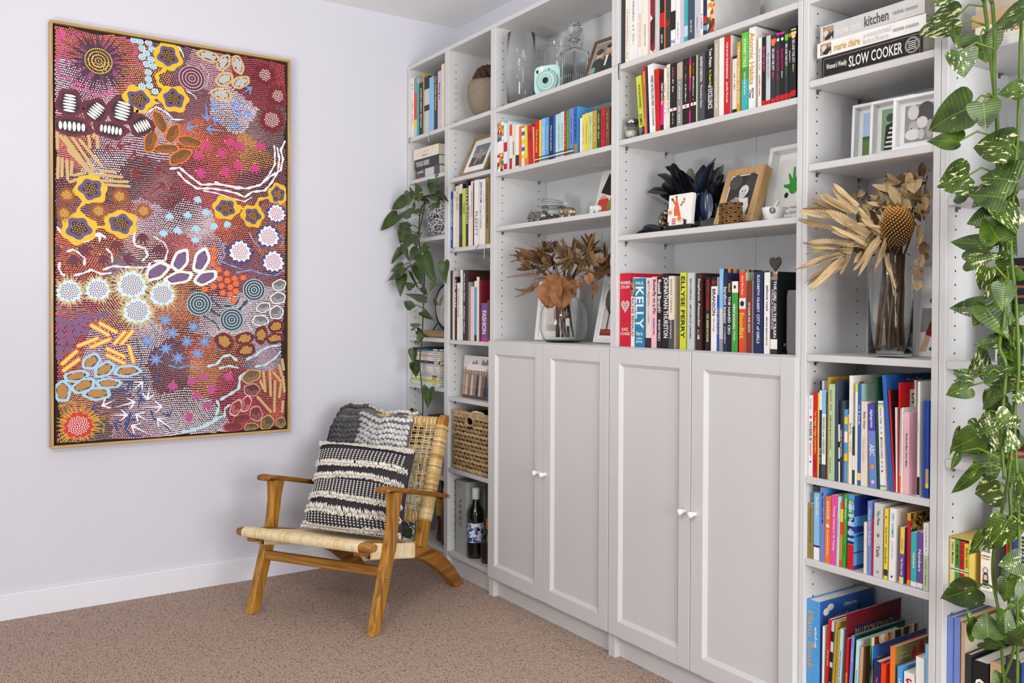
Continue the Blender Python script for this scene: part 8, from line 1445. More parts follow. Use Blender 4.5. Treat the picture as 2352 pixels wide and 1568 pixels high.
canvas_print('art_card','bright abstract card of black, red and green leaning on back panel',(1.385,-.128,1.5325),.2,.19,.006,.25,0,
 ['e8e6e0',('p',((.1,.55),(.25,.95),(.4,.8),(.5,1),(.7,.85),(.95,.98),(1,.5),(.6,.4)),'17171a'),('e',.75,.9,.12,.06,'ececec'),('e',.2,.42,.1,.07,'e8a090'),('p',((.02,.05),(.08,.4),(.35,.42),(.5,.2),(.4,0)),'c83a2c'),('p',((.35,.2),(.5,.6),(.9,.6),(1,.3),(.7,.1)),'8a8a2a'),('p',((.5,.3),(.56,.62),(.62,.6),(.58,.3)),'c0b040'),('p',((.7,.25),(.8,.58),(.86,.58),(.8,.25)),'b0a838'),('p',((.45,0),(.6,.22),(1,.3),(1,0)),'d0402c'),('e',.7,.1,.1,.06,'e0583c')],'art card')
canvas_print('childs_painting','childs splattered painting on white paper behind the banksia jar',(2.70,-.085,1.0715),.165,.235,.002,.16,0,
 ['ecece8',('e',.6,.86,.07,.05,'c8201c'),('e',.7,.78,.08,.03,'2a5a30'),('e',.25,.62,.09,.04,'2f9a3a'),('e',.4,.45,.06,.03,'24489a'),('p',((.55,.05),(.72,.5),(.9,.85),(.95,.84),(.8,.45),(.68,.05)),'c87a1c'),('p',((.72,.05),(.84,.5),(.98,.8),(.99,.7),(.88,.4),(.78,.05)),'b0b83a'),('e',.3,.3,.08,.05,'5aa83c'),('e',.42,.22,.07,.04,'c8c820'),('e',.2,.18,.06,.03,'8a1c4a'),('e',.35,.36,.06,.04,'1f7a50')],'painting')
canvas_print('photo_print','photo of a child in a dark red top painting at a table',(2.715,-.125,1.0715),.125,.125,.002,.14,0,
 ['8f8f8d',('r',0,1,0,.5,'e2e2de'),('p',((.1,.4),(.2,.72),(.5,.8),(.85,.7),(.95,.42)),'7a2420'),('e',.52,.78,.15,.13,'d2a98e'),('e',.52,.88,.17,.09,'5a4030'),('p',((.02,.1),(.12,.45),(.24,.42),(.16,.1)),'cfa68a'),('e',.4,.3,.06,.04,'2e5a3a'),('e',.6,.34,.05,.03,'2a2a2a'),('e',.7,.2,.06,.04,'4a7a4a'),('e',.3,.16,.07,.04,'2e5a3a'),('e',.5,.1,.05,.05,'c8b83a'),('e',.8,.32,.05,.03,'2a3a3a')],'photo')
# ---------------------------------------------------------------- feathers
M_feather=mat('14161c',.35,'feather',vary=.5,scale=3,spec=.6); M_fblue=mat('1d2c4e',.25,'featherblue',vary=.5,scale=3,spec=.8); M_fgrey=mat('7a7d6e',.6,'feathergrey',vary=.3,scale=4)
def feather_mesh(m,curl,n=10):
    b=MB(); rows=[]
    for k in range(n+1):
        t=k/n; hw=.5*(math.sin(PI*(.12+.8*t))**.6); hw=.03 if k==0 else hw*(.35 if k==n else 1)
        rows.append([b.vert((hw*j,t,.25*abs(j)*hw-curl*t*t)) for j in (-1,-.5,0,.5,1)])
    for a,c in zip(rows,rows[1:]):
        for j in range(4): b.face((a[j],a[j+1],c[j+1],c[j]),0,True)
    return b.mesh('feather',m)
FM=[feather_mesh(m_,c) for m_ in (M_feather,M_feather,M_fblue) for c in (.15,.3)]+[feather_mesh(M_fgrey,.1)]
fb=thing('feather_bunch','bunch of glossy black and blue feathers behind giraffe canvas','feathers',(1.905,-.15,1.452)); rs=random.Random(12)
FT=[(1661,1.623,.036),(1700,1.60,.03),(1712,1.655,.05),(1745,1.69,.045),(1775,1.685,.05),(1815,1.665,.045),(1850,1.68,.04),(1880,1.655,.05),(1925,1.67,.03),(1955,1.66,.028),(1985,1.635,.035),(1990,1.605,.035),(1960,1.60,.04),(1735,1.53,.03),(1760,1.51,.03),(1800,1.62,.05),(1840,1.60,.05),(1895,1.60,.05),(1930,1.58,.05),(1965,1.56,.04),(1985,1.52,.04),(1870,1.55,.05),(1905,1.53,.05),(1780,1.58,.045)]
for k,(x,z,w) in enumerate(FT*3):
    if k>=len(FT): x+=rs.uniform(-25,25); z-=rs.uniform(0,.04); z=max(1.48,z); x=max(1655,min(1990,x))
    base=Vector((rs.uniform(-.03,.03),rs.uniform(-.03,.02),rs.uniform(.03,.07))); tip=Vector((x/1000,-.15+rs.uniform(-.05,.05),z))-fb.location
    o=link('feather',FM[6] if k%13==5 else rs.choice(FM[:4]*2+FM[4:6]),fb); place(o,base,tip,w*.8,(VIEWN+Vector((rs.uniform(-.5,.5),0,rs.uniform(0,.6)))).normalized(),rs.uniform(-.5,.5))
for k in range(9):   # the shiny bundle they are tied to
    base=Vector((-.02+.008*k,-.035,.11)); tip=base+Vector((rs.uniform(-.015,.015),-.005,-.085)); o=link('feather',FM[4+k%2],fb); place(o,base,tip,.04,VIEWN,rs.uniform(-.6,.6))
for k,(x0,x1) in enumerate(((1.80,1.655),(1.80,1.69),(1.80,1.72))):
    o=link('feather',FM[k%4],fb); place(o,Vector((x0,-.225-.008*k,1.449))-fb.location,Vector((x1,-.245-.005*k,1.452+.01*k))-fb.location,.02,Vector((0,-.6,.8)))
# banksia pod, mortar, patterned ring, heart
pod=thing('seed_pod','brown banksia pod full of open seed holes before baby photo','seed pod',(2.118,-.252,1.4425))
b=MB(); b.grid(lambda i,j:(.0365*math.cos(2*PI*i)*(1-.1*(2*j-1)**4),.024*math.sin(2*PI*i)*(1-.1*(2*j-1)**4),.064*j),24,8,close_u=True); b.poly([(.033*math.cos(2*PI*k/24),.0216*math.sin(2*PI*k/24),.064) for k in range(24)])
b.build('pod_body',mat('6b4a26',.9,'pod',vary=.35,scale=60,bump=.8,bscale=220),pod)
for r_ in range(5):
    for k in range(8):
        a=2*PI*(k+.5*(r_%2))/8+.2; c=Vector((.0365*math.cos(a),.024*math.sin(a),.008+.0125*r_)); n=Vector((math.cos(a)/.0365,math.sin(a)/.024,0)).normalized(); t=Vector((-n.y,n.x,0))
        b=MB(); P=[c+t*(.0088*math.cos(q))+Vector((0,0,.0045*math.sin(q)))+n*.002 for q in [2*PI*i/10 for i in range(11)]]; b.tube(P,.0016,5); b.poly([c+t*(.0078*math.cos(2*PI*i/10))+Vector((0,0,.0038*math.sin(2*PI*i/10)))+n*.0012 for i in range(10)],1)
        b.build('seed_hole',[mat('8a6434',.9,'podlip',vary=.3,scale=60),mat('1c120a',.9,'poddark')],pod)
mo=thing('mortar','small white mortar with a dark swirl emblem and pestle','bowl',(2.238,-.2,1.4425)); b=MB(); b.lathe([(.0005,0),(.018,0),(.022,.006),(.032,.026),(.035,.042),(.032,.042),(.028,.026),(.016,.01),(.0005,.008)],32); b.build('bowl',mat('eae8e2',.35,'porcelain'),mo)
b=MB(); b.tube([(-.008,0,.015),(.0,.0,.04),(.012,.006,.062)],[.006,.0045,.0055],10); b.build('pestle',mat('e6e4de',.35,'porcelain2'),mo)
b=MB(); nn=Vector((.55,-.83,.1)).normalized(); u_=Vector((.83,.55,0)); w_=nn.cross(u_)*-1
for q,rr in enumerate((.0085,.006,.0035)): P=[nn*.0345+Vector((.0,0,.028))+u_*(rr*math.cos(t))+Vector((0,0,1))*(rr*math.sin(t)) for t in [2*PI*i/16 for i in range(17)]]; b.tube(P,.0008,4)
b.build('emblem',mat('222222',.6,'ink'),mo)
rg=thing('patterned_ring','black and cream patterned cuff standing left of the giraffe canvas','ornament',(1.806,-.212,1.4425)); b=MB(); b.T=Matrix.Translation((0,0,.038))@Matrix.Rotation(PI/2,4,'X')@Matrix.Rotation(.0,4,'Z')
b.lathe([(.024,-.014),(.036,-.014),(.038,-.008),(.038,.008),(.036,.014),(.024,.014),(.022,.008),(.022,-.008),(.024,-.014)],32); b.build('cuff',pattern_mat(['1e1c1a','d8d0bc','2a2824','b8a878','1a1a1a','8a5a4a'],190,key='cuff'),rg,fix=True)
ht=thing('heart_ornament','small dark metal filigree heart sitting on top of counter books','ornament',(2.276,-.235,1.2965)); b=MB()
hp=heart_pts(30)
for s in (1,.7,.42):
    P=[Vector((x*.042*s,0,(y+.0)*.042*s+.021)) for x,y in hp]; b.tube(P+[P[0]],.0016,5)
b.prism([(x*.041,-.002,y*.041+.021) for x,y in hp],(0,.004,0)); b.build('heart',mat('5a564e',.35,'pewter',metal=1,vary=.4,scale=200),ht)
sp=thing('speaker','grey fabric covered speaker with rounded corners at end of counter books','speaker',(2.352,-.2145,1.0665))
b=MB(); rb=[]
def spk(i,j):
    a=2*PI*i; ca,sa=math.cos(a),math.sin(a); q=1/((abs(ca)**6+abs(sa)**6)**(1/6)); e=1 if 0<j<1 else .93; return (.029*ca*q*e,.035*sa*q*e,.178*j)
b.grid(spk,32,10,close_u=True); b.poly([spk(k/32,1) for k in range(32)]); b.build('fabric_body',mat('77777a',.95,'fabric',vary=.35,scale=700,bump=.6,bscale=900),sp)
# ---------------------------------------------------------------- animals in metal
def blobby(name,label,loc,rotz,parts,m,cat='ornament'):
    """a cast figurine: ellipsoids fused into one skin"""
    o=thing(name,label,cat,loc,(0,0,rotz)); bm=MB()
    for c,r in parts: bm.ball(c,1,14,9,sc=r)
    me=bm.mesh('fig',m); ob=link('figure',me,o); md=ob.modifiers.new('r','REMESH'); md.mode='VOXEL'; md.voxel_size=.0016; md.use_smooth_shade=True
    s2=ob.modifiers.new('s','SMOOTH'); s2.factor=.6; s2.iterations=4
    return o
M_silver=mat('8e8b84',.28,'silver',metal=1,vary=.25,scale=90); M_pewt=mat('b3a78c',.35,'pewt',metal=.9,vary=.25,scale=120); M_porc=mat('e6e4df',.35,'porc')
def bear(loc,rotz): return blobby('bear_figurine','dark silver bear figurine lying before the open glass jar',loc,rotz,
 [((.01,0,.024),(.04,.022,.02)),((.035,0,.024),(.022,.022,.021)),((-.035,0,.028),(.02,.017,.017)),((-.055,0,.024),(.011,.009,.009)),((-.028,-.012,.044),(.006,.004,.007)),((-.028,.012,.044),(.006,.004,.007)),((-.02,-.02,.008),(.016,.008,.008)),((.02,-.022,.009),(.016,.008,.009)),((-.02,.02,.008),(.016,.008,.008)),((.03,.02,.009),(.016,.008,.009)),((-.01,0,.02),(.03,.019,.017))],M_silver)
bear((1.07,-.232,1.5325),.1)
def elephant(label,loc,s,m,rotz=0):
    P=[((.0,0,.030),(.03,.018,.018)),((.022,0,.028),(.018,.017,.017)),((-.03,0,.034),(.014,.013,.014)),((-.044,0,.024),(.006,.006,.009)),((-.047,0,.013),(.005,.005,.008)),((-.053,0,.007),(.007,.0045,.0045)),((-.025,-.015,.034),(.009,.004,.011)),((-.025,.015,.034),(.009,.004,.011)),((-.02,-.01,.01),(.0075,.0065,.012)),((-.02,.01,.01),(.0075,.0065,.012)),((.022,-.01,.01),(.0075,.0065,.012)),((.022,.01,.01),(.0075,.0065,.012)),((.042,0,.026),(.004,.003,.01))]
    return blobby('elephant_figurine',label,loc,rotz,[(tuple(x*s for x in c),tuple(x*s for x in r)) for c,r in P],m)
elephant('pale metal elephant figurine standing right of the open jar',(1.205,-.185,1.5342),1.05,M_pewt); elephant('small white porcelain elephant figurine before the abstract card',(1.432,-.225,1.5342),.72,M_porc)
# ---------------------------------------------------------------- bowl with pine cone
bw=thing('stone_bowl','round grey-brown stoneware bowl on the top shelf','bowl',(.602,-.162,2.0205)); b=MB(); b.lathe([(.0005,0),(.05,0),(.062,.008),(.095,.05),(.11,.1),(.107,.15),(.1,.165),(.094,.165),(.1,.14),(.1,.1),(.085,.055),(.0005,.03)],48); b.build('bowl',mat('857a68',.85,'stoneware',vary=.2,scale=180,bump=.4,bscale=500),bw)
pc=thing('pine_cone','large open dark brown pine cone resting in the stone bowl','pine cone',(.602,-.162,2.056)); M_pc=mat('4a3626',.8,'pinecone',vary=.4,scale=60); b=MB()
b.lathe([(.0005,0),(.03,.005),(.045,.05),(.035,.13),(.012,.19),(.0005,.2)],16); b.build('core',mat('2a1c12',.9,'conecore'),pc)
sc_=MB(); prof=[(-.35,0,0),(-.5,.55,.12),(-.42,.9,.2),(0,1.0,.26),(.42,.9,.2),(.5,.55,.12),(.35,0,0)]
top=[sc_.vert((x,y,z)) for x,y,z in prof]; bot=[sc_.vert((x,y,z-.22)) for x,y,z in prof]
sc_.face(top); sc_.face(bot[::-1])
for k in range(7): sc_.face((top[k],bot[k],bot[(k+1)%7],top[(k+1)%7]))
sm_=sc_.mesh('scale',M_pc)
for k in range(84):
    t=k/84; a=k*2.39996; z=.06+.12*t; L=.078*(math.sin(PI*(.3+.68*t)))**.8+.012; o=link('scale',sm_,pc)
    d=Vector((math.cos(a),math.sin(a),.25+.9*t)).normalized(); place(o,Vector((.012*math.cos(a),.012*math.sin(a),z)),Vector((.012*math.cos(a),.012*math.sin(a),z))+d*L,.026*(1.15-.4*t),Vector((0,0,1)) if abs(d.z)<.9 else Vector((math.cos(a),math.sin(a),0)))
# ---------------------------------------------------------------- lying books, magazines
def lying_book(label,x0,x1,yf,d,z0,t,col,texts=(),rotz=0,name='book',cat='book',group=None,pages=True,decor=()):
    o=thing(name,label,cat,((x0+x1)/2,yf,z0+.0003),(0,0,rotz),group); w=x1-x0; k=.0022 if t>.014 else .0006
    b=MB(); b.box(-w/2,w/2,0,k,0,t); b.box(-w/2,w/2,k,d,0,k); b.box(-w/2,w/2,k,d,t-k,t); b.build('cover',bmat(col),o)
    b=MB(); e=.003 if t>.014 else .0004; b.box(-w/2+e,w/2-e,k+.0001,d-e,k+.0001,t-k-.0001); b.build('pages',M_page,o)
    if texts or decor:
        b=MB(); lm=[]; li={}
        def lx(c):
            if c not in li: li[c]=len(lm); lm.append(bmat(c))
            return li[c]
        for x0_,x1_,z0_,z1_,c in decor: b.poly([(-w/2+w*x0_,-.0003,t*z0_),(-w/2+w*x1_,-.0003,t*z0_),(-w/2+w*x1_,-.0003,t*z1_),(-w/2+w*x0_,-.0003,t*z1_)],lx(c))
        for s,c,a,e_,zc,hh in texts: put_text(b,s,(-w/2+w*(a+e_)/2,-.0007,t*zc),(1,0,0),(0,0,1),w*(e_-a),t*hh,lx(c),bold=.015,stretch=1.6)
        b.build('lettering',lm,o,'stuff' if decor or texts else None)
    return o
G1='hardbacks stacked in the corner bookcase'
lying_book('dark grey hardback with red lettering, lowest of stacked corner novels',.058,.298,-.262,.16,1.8153,.047,'dark grey',[('~9','white',.08,.34,.7,.28),('~8','red',.08,.3,.3,.3)],0,group=G1,decor=[(.42,.8,.1,.9,'pale grey')])
lying_book('black hardback with large white lettering, middle of stacked corner novels',.056,.29,-.263,.165,1.863,.047,'charcoal',[('THE BOLD RIDERS','white',.06,.62,.5,.5)],.02,group=G1)
lying_book('cream hardback with worn gold lettering, topmost of stacked corner novels',.044,.285,-.262,.16,1.9105,.05,'cream',[('~4','tan',.36,.62,.68,.32),('~5','tan',.36,.64,.3,.32)],.04,group=G1)
G2='cookbooks lying in a stack above the three box frames'
lying_book('large black cookbook with white lettering, lowest of lying cookbook stack',2.452,2.744,-.262,.215,1.7983,.056,'black',[("Women's Weekly",'white',.05,.27,.5,.34),('SLOW COOKER','white',.29,.82,.5,.5)],0,group=G2,decor=[(.02,.98,.08,.1,'tan'),(.02,.98,.9,.92,'tan'),(.02,.023,.08,.92,'tan'),(.977,.98,.08,.92,'tan')])
lying_book('white cookbook with orange lettering, middle of lying cookbook stack',2.441,2.752,-.264,.225,1.8555,.038,'white',[('marie claire','gold',.17,.42,.45,.5),('seasonal','pale grey',.45,.7,.7,.36),('kitchen','pale grey',.45,.68,.28,.36),('michele cranston','grey',.72,.94,.5,.28)],.02,group=G2,decor=[(.03,.14,.12,.9,'@photo')])
lying_book('pale grey cookbook with dark lettering, topmost of lying cookbook stack',2.445,2.75,-.262,.225,1.8945,.044,'pale grey',[('marie claire','white',.17,.42,.45,.45),('kitchen','dark grey',.45,.68,.5,.6),('michele cranston','grey',.72,.94,.5,.25)],-.01,group=G2,decor=[(.03,.14,.12,.9,'@photo')])
b=MB(); b.T=Matrix.Translation((2.718,-.2632,1.8265))
for rr in (.019,.016): b.tube([(rr*math.cos(t),0,rr*math.sin(t)) for t in [2*PI*k/20 for k in range(21)]],.0007,4)
for k in range(5): b.box(-.011,.011,-.0004,.0001,-.010+.0045*k,-.0082+.0045*k)
bb_=b.build('emblem',bmat('white'),None); 
for o in bpy.data.objects:
    if o.get('label','').startswith('large black cookbook'): bb_.parent=o; bb_.location=-o.location
lying_book('cream baby album with dark lettering on shelf behind the vine',2.875,3.16,-.262,.21,1.7853,.04,'cream',[('MY BABY BOOK','brown',.08,.42,.5,.32)],0)
lying_book('beige hardback lying on the cream baby album behind the vine',2.862,3.13,-.25,.2,1.8258,.032,'tan',[],.03)
lying_book('brown notebook topmost of the stack behind the variegated vine',2.868,3.1,-.25,.19,1.8583,.024,'beige',[],-.02)
rs=random.Random(31); z=.8342
MG=[('white','lowest'),('ivory',''),('lime',''),('white',''),('pale green',''),('pale grey',''),('white',''),('ivory',''),('white',''),('pale grey',''),('black',''),('white',''),('ivory',''),('peach',''),('white',''),('light blue',''),('black','topmost')]
ords=['lowest','second','third','fourth','fifth','sixth','seventh','eighth','ninth','tenth','eleventh','twelfth','thirteenth','fourteenth','fifteenth','sixteenth','topmost']
for k,(c,_) in enumerate(MG):
    t=rs.uniform(.0075,.0115); x=.032+rs.uniform(0,.012); w=rs.uniform(.262,.278)
    lying_book(f'{c} magazine, {ords[k]} counted upward in the pile behind the vine' if k not in(0,16) else f'{c} magazine, {ords[k]} of the pile behind the vine',x,x+w,-.27+rs.uniform(0,.006),.2,z,t,c,[('~10','grey',.4,.56,.5,.55)],rs.uniform(-.015,.015),name='magazine',cat='magazine',group='magazines piled in the corner bookcase',decor=[(.78,.95,.1,.9,{2:'lime',3:'orange',4:'dark green'}.get(k,'pale grey'))]); z+=t+.0012
# ---------------------------------------------------------------- corner bookcase odds
wl=thing('round_lamp','round frosted disc in a black wire hoop on wood block','lamp',(.205,-.17,1.0605)); b=MB(); b.box(-.145,.11,-.05,.05,0,.032,bev=.003); b.build('wood_base',wood_mat('8a6a40','b0905e','lampbase',0,12),wl)
b=MB(); hoop=[(.11*math.cos(t),0,.145+.11*math.sin(t)) for t in [2*PI*k/40 for k in range(41)]]; b.tube(hoop,.0045,8); b.tube([(-.10,-.02,.033),(-.085,0,.07),(-.1,0,.1)],.003,6); b.tube([(.085,-.02,.033),(.085,0,.07),(.1,0,.1)],.003,6); b.build('hoop',mat('1a1a1b',.4,'hoopblk'),wl)
b=MB(); b.T=Matrix.Translation((0,0,.145))@Matrix.Rotation(PI/2,4,'X'); b.lathe([(.0005,-.012),(.09,-.01),(.105,0),(.09,.01),(.0005,.012)],40); b.build('frosted_disc',mat('c4c3be',.3,'frost',vary=.06,scale=8),wl)
dv=thing('black_device','flat black electronic device on shelf behind the chair','device',(.2,-.15,.6455)); b=MB(); b.box(-.1,.13,-.07,.09,.006,.04,bev=.006); b.build('device_body',mat('1b1b1d',.4,'device'),dv)
for q in ((-.08,-.05),(.1,-.05),(-.08,.06),(.1,.06)): b=MB(); b.T=Matrix.Translation((q[0],q[1],0)); b.lathe([(.008,0),(.008,.007)],10); b.build('foot',M_blk,dv)
def bottle(label,loc,prof,gm,cap,label_col,lz,lr,capz,pat=None):
    o=thing('bottle',label,'bottle',loc); b=MB(); b.lathe([(.0005,0)]+prof,32); b.build('glass_body',gm,o)
    b=MB(); b.lathe([(capz[2]+.0012,capz[0]),(capz[2]+.0016,capz[0]+.002),(capz[2]+.0016,capz[1]-.001),(capz[2],capz[1]),(.0005,capz[1])],24); b.build('cap',cap,o)
    b=MB(); b.grid(lambda i,j:(lr*math.cos(2*PI*i),lr*math.sin(2*PI*i),lz[0]+(lz[1]-lz[0])*j),28,1,close_u=True); b.build('label',label_col,o); return o
M_wine=mat('0f120f',.08,'wineglass',spec=.8); M_whisk=mat('1c130c',.1,'whisky',spec=.8)
WB=[(.036,0),(.038,.004),(.038,.19),(.034,.21),(.018,.235),(.0145,.25),(.0145,.3)]
bottle('dark wine bottle with blue patterned white label and white cap',(.576,-.222,.1035),WB,M_wine,mat('e6e6e4',.4,'wcap'),pattern_mat(['f0f0ee','f0f0ee','e9ecf2','2a4a9a','f0f0ee','17181c','5a86d0'],95,key='wl'),(.07,.155),.0386,(.255,.305,.015))
o=bottle('square dark liquor bottle with an orange neck beside the wine bottle',(.682,-.216,.1035),[(.034,0),(.036,.004),(.036,.105),(.032,.118),(.016,.13),(.0135,.14),(.0135,.185)],M_whisk,mat('b3561c',.4,'ocap'),mat('26211e',.3,'dlabel',vary=.5,scale=70),(.03,.09),.0365,(.145,.19,.014))
bottle('amber bottle with a yellow label in the corner behind the chair',(.235,-.2,.1035),[(.032,0),(.034,.004),(.034,.2),(.026,.22),(.014,.24),(.0125,.29)],mat('3a2412',.1,'amber',spec=.8),M_blk,mat('c79a22',.5,'ylabel'),(.12,.2),.0346,(.265,.295,.013))
bottle('slim dark red bottle in the corner behind the chair',(.315,-.222,.1035),[(.026,0),(.028,.004),(.028,.17),(.02,.19),(.011,.21),(.0105,.25)],mat('2c0f10',.1,'redbot',spec=.8),M_blk,mat('6a1c1c',.5,'rlabel'),(.05,.11),.0286,(.225,.255,.011))
bx=thing('gift_box','tall grey-green wine box lettered down its front','box',(.487,-.248,.1035)); b=MB(); b.box(-.047,.047,0,.1,0,.322,bev=.001); b.build('box_body',mat('a9b0a8',.7,'arras',vary=.08,scale=40),bx)
b=MB(); b.box(-.0475,.0475,-.0005,.1005,.29,.3225,bev=.001); b.build('box_lid',mat('a3aaa2',.7,'arraslid',vary=.08,scale=40),bx)
b=MB(); 
for k,ch in enumerate('ARRAS'): put_text(b,ch,(0,-.0008,.235-.026*k),(1,0,0),(0,0,1),.018,.016)
b.build('lettering',mat('33363a',.6,'arrasink'),bx)
# ---------------------------------------------------------------- wicker basket
bk=thing('wicker_basket','square woven water hyacinth basket with a handle hole, below wedding photo','basket',(.6,-.264,.4815)); M_wick=mat('9c8058',.9,'wick',vary=.3,scale=35,bump=.4,bscale=300); M_wick2=mat('b39a70',.9,'wick2',vary=.25,scale=35,bump=.4,bscale=300)
BWx,BD,BH=.145,.21,.262; rs=random.Random(17)
b=MB(); b.box(-BWx+.008,BWx-.008,.009,BD-.009,.002,.008); b.box(-BWx+.008,BWx-.008,.010,.013,.002,.2); b.box(-BWx+.008,-.03,.010,.013,.2,BH-.01); b.box(.03,BWx-.008,.010,.013,.2,BH-.01); b.box(-BWx+.008,-BWx+.011,.009,BD-.009,.002,BH-.01); b.box(BWx-.011,BWx-.008,.009,BD-.009,.002,BH-.01); b.box(-BWx+.008,BWx-.008,BD-.012,BD-.009,.002,BH-.01); b.build('inner_frame',mat('4a3a26',.9,'wickdark'),bk)
nrow=13
for r_ in range(nrow):
    z=.012+(BH-.034)*r_/(nrow-1); b=MB(); per=[]
    def seg(p0,p1):
        p0,p1=Vector(p0),Vector(p1); n=int((p1-p0).length/.0165); return [p0.lerp(p1,(k+.5)/n) for k in range(n)],(p1-p0).normalized()
    for p0,p1 in (((-BWx,0,z),(BWx,0,z)),((BWx,0,z),(BWx,BD,z)),((-BWx,BD,z),(-BWx,0,z))):
        P,d=seg(p0,p1)
        for k,p in enumerate(P):
            if abs(p.y)<.001 and abs(p.x+.0)<.032 and .195<z<.25: continue
            tw=.5 if (k+r_)%2 else -.5; up=Vector((0,0,1)); dd=(d*.86+up*tw*.9).normalized(); nn=Vector((d.y,-d.x,0)); ww=nn.cross(dd).normalized()
            b.ball(p+Vector((0,0,rs.uniform(-.0015,.0015)))+nn*(.001+rs.uniform(0,.003)),.0105,8,6,sc=(1.25,.8,.66),M=Matrix((dd,ww,nn)).transposed())
    b.build('braid_row',M_wick if r_%2 else M_wick2,bk,'stuff' if .195<z<.25 else None)
def rim(z,h):
    b=MB(); L=[((-BWx,0),(BWx,0)),((BWx,0),(BWx,BD)),((BWx,BD),(-BWx,BD)),((-BWx,BD),(-BWx,0))]
    for (x0,y0),(x1,y1) in L:
        n=int(math.hypot(x1-x0,y1-y0)/.011)
        for k in range(n):
            x=x0+(x1-x0)*(k+.5)/n; y=y0+(y1-y0)*(k+.5)/n; d=Vector((x1-x0,y1-y0,0)).normalized(); b.ball((x,y,z),1,8,5,sc=(.0062,.0095,h) if abs(d.x)>.5 else (.0095,.0062,h))
    b.build('rim_wrap',M_wick2,bk,'stuff')
rim(BH-.008,.011); rim(.008,.008)
b=MB(); b.tube([(.034*math.cos(t),-.004,.224+.02*math.sin(t)) for t in [2*PI*k/24 for k in range(25)]],.006,7); b.build('handle_hole',M_wick2,bk)
ct=thing('printed_cloth','white cloth with red and blue print inside the wicker basket','cloth',(.6,-.235,.66)); b=MB(); b.grid(lambda i,j:(-.05+.1*i+.006*math.sin(7*j),.012*math.sin(6*i+3*j),.005+.085*j-.02*abs(i-.5)),12,10); o=b.build('cloth',pattern_mat(['f0eeea','f0eeea','c23030','f0eeea','35507a','e8e4de'],60,key='cloth'),ct); md=o.modifiers.new('s','SOLIDIFY'); md.thickness=.003
# ---------------------------------------------------------------- bookcase behind the vine
bs=thing('slipcase','pale yellow slipcase holding four small picture books','slipcase',(2.848,-.258,.5515)); b=MB(); sw,sd,sh,tk=.049,.11,.112,.0015
b.box(-sw/2,-sw/2+tk,0,sd,0,sh); b.box(sw/2-tk,sw/2,0,sd,0,sh); b.box(-sw/2+tk,sw/2-tk,0,sd,0,tk); b.box(-sw/2+tk,sw/2-tk,0,sd,sh-tk,sh); b.box(-sw/2+tk,sw/2-tk,sd-tk,sd,tk,sh-tk); b.build('case',mat('cbb355',.6,'slip',vary=.06),bs)
cw=(sw-2*tk)/4
for k,(c,t) in enumerate((('lemon','Hairy Maclary'),('green','Slinky Malinki'),('red','~12'),('yellow','Zachary Quack'))):
    x=(2.848-sw/2+tk+cw*k)*1000+.3
    make_book('F5',k,.5515+tk,'four small books in the slipcase',(x,cw*1000-.6,105-k*1.5,100,-257,0,c,None,[(.62,.7,'white'),(.64,.68,'@photo')],[(t,'charcoal',.08,.55,.6,'v')],0,f'small {c} picture book inside the pale yellow slipcase'))
make_book('F5',9,.5515,'books behind the vine',(2888,24,103,90,-238,0,'ivory',None,[(.56,.9,'ivory')],[('SHOES','black',.06,.16,.95,'h'),('a celebration','rust',.2,.26,.8,'h'),('of pumps','rust',.27,.32,.7,'h'),('O’Keeffe','black',.9,.94,.7,'h')],0,'small ivory book with a printed navy shoe behind vine leaves'))
sh=BK.get('x'); b=MB(); C0=Vector((2.90,-.2386,.5515))
b.poly([C0+Vector((x*.001,0,z*.001)) for x,z in ((-5,12),(5,12),(7,22),(6,34),(4,42),(-4,42),(-6,34),(-7,22))],0); b.poly([C0+Vector((x*.001,-.0003,z*.001)) for x,z in ((-4.5,25),(4.5,25),(4,35),(0,38),(-4,35))],1); b.tube([C0+Vector((x*.001,-.0004,z*.001)) for x,z in ((-5,42),(-5,50),(0,54),(5,50),(5,42))],.0006,4)
ob=b.build('shoe_print',[bmat('navy'),bmat('peach')],None)
for o in bpy.data.objects:
    if o.get('label','').startswith('small ivory book with a printed'): ob.parent=o; ob.location=-o.location
FB=[(2930,12,150,'charcoal',None,'grey'),(2944,14,140,'red','~4','white'),(2960,11,165,'royal blue','~5','white'),(2973,20,175,'white','~13','dark grey'),(2996,16,160,'turquoise','~4','white'),(3014,22,150,'orange','~4','white'),(3038,18,170,'navy','~7','white'),(3058,24,165,'ivory','~6','grey')]
pr=None
for k,(x,w,h,c,t,tc_) in enumerate(FB):
    nx=FB[k+1][3] if k+1<len(FB) else None; 
    lab=f'{c} book '+(f'after {FB[k-1][3]} one ' if k else 'at row start ')+(f'before {nx} one ' if nx else 'at row end ')+'behind the vine above the folders'
    make_book('F5',20+k,.5515,'books behind the vine',(x,w,h,130,-235,0,c,None,[],[(t,tc_,.15,.8,.55,'v')] if t else [],0,lab))
cp=thing('white_cup','tapered white paper cup tipped among the books behind vine','cup',(2.868,-.112,.672),(.0,.35,0)); b=MB(); b.lathe([(.0005,-.05),(.02,-.05),(.034,.05),(.036,.052),(.032,.05),(.018,-.046),(.0005,-.046)],28); b.build('cup',mat('e6e5df',.7,'paper'),cp); b=MB(); b.lathe([(.0345,.044),(.0368,.053),(.0325,.053)],28); b.build('rim',mat('c5cfae',.7,'paperrim'),cp)
GF='document folders beside the black book'
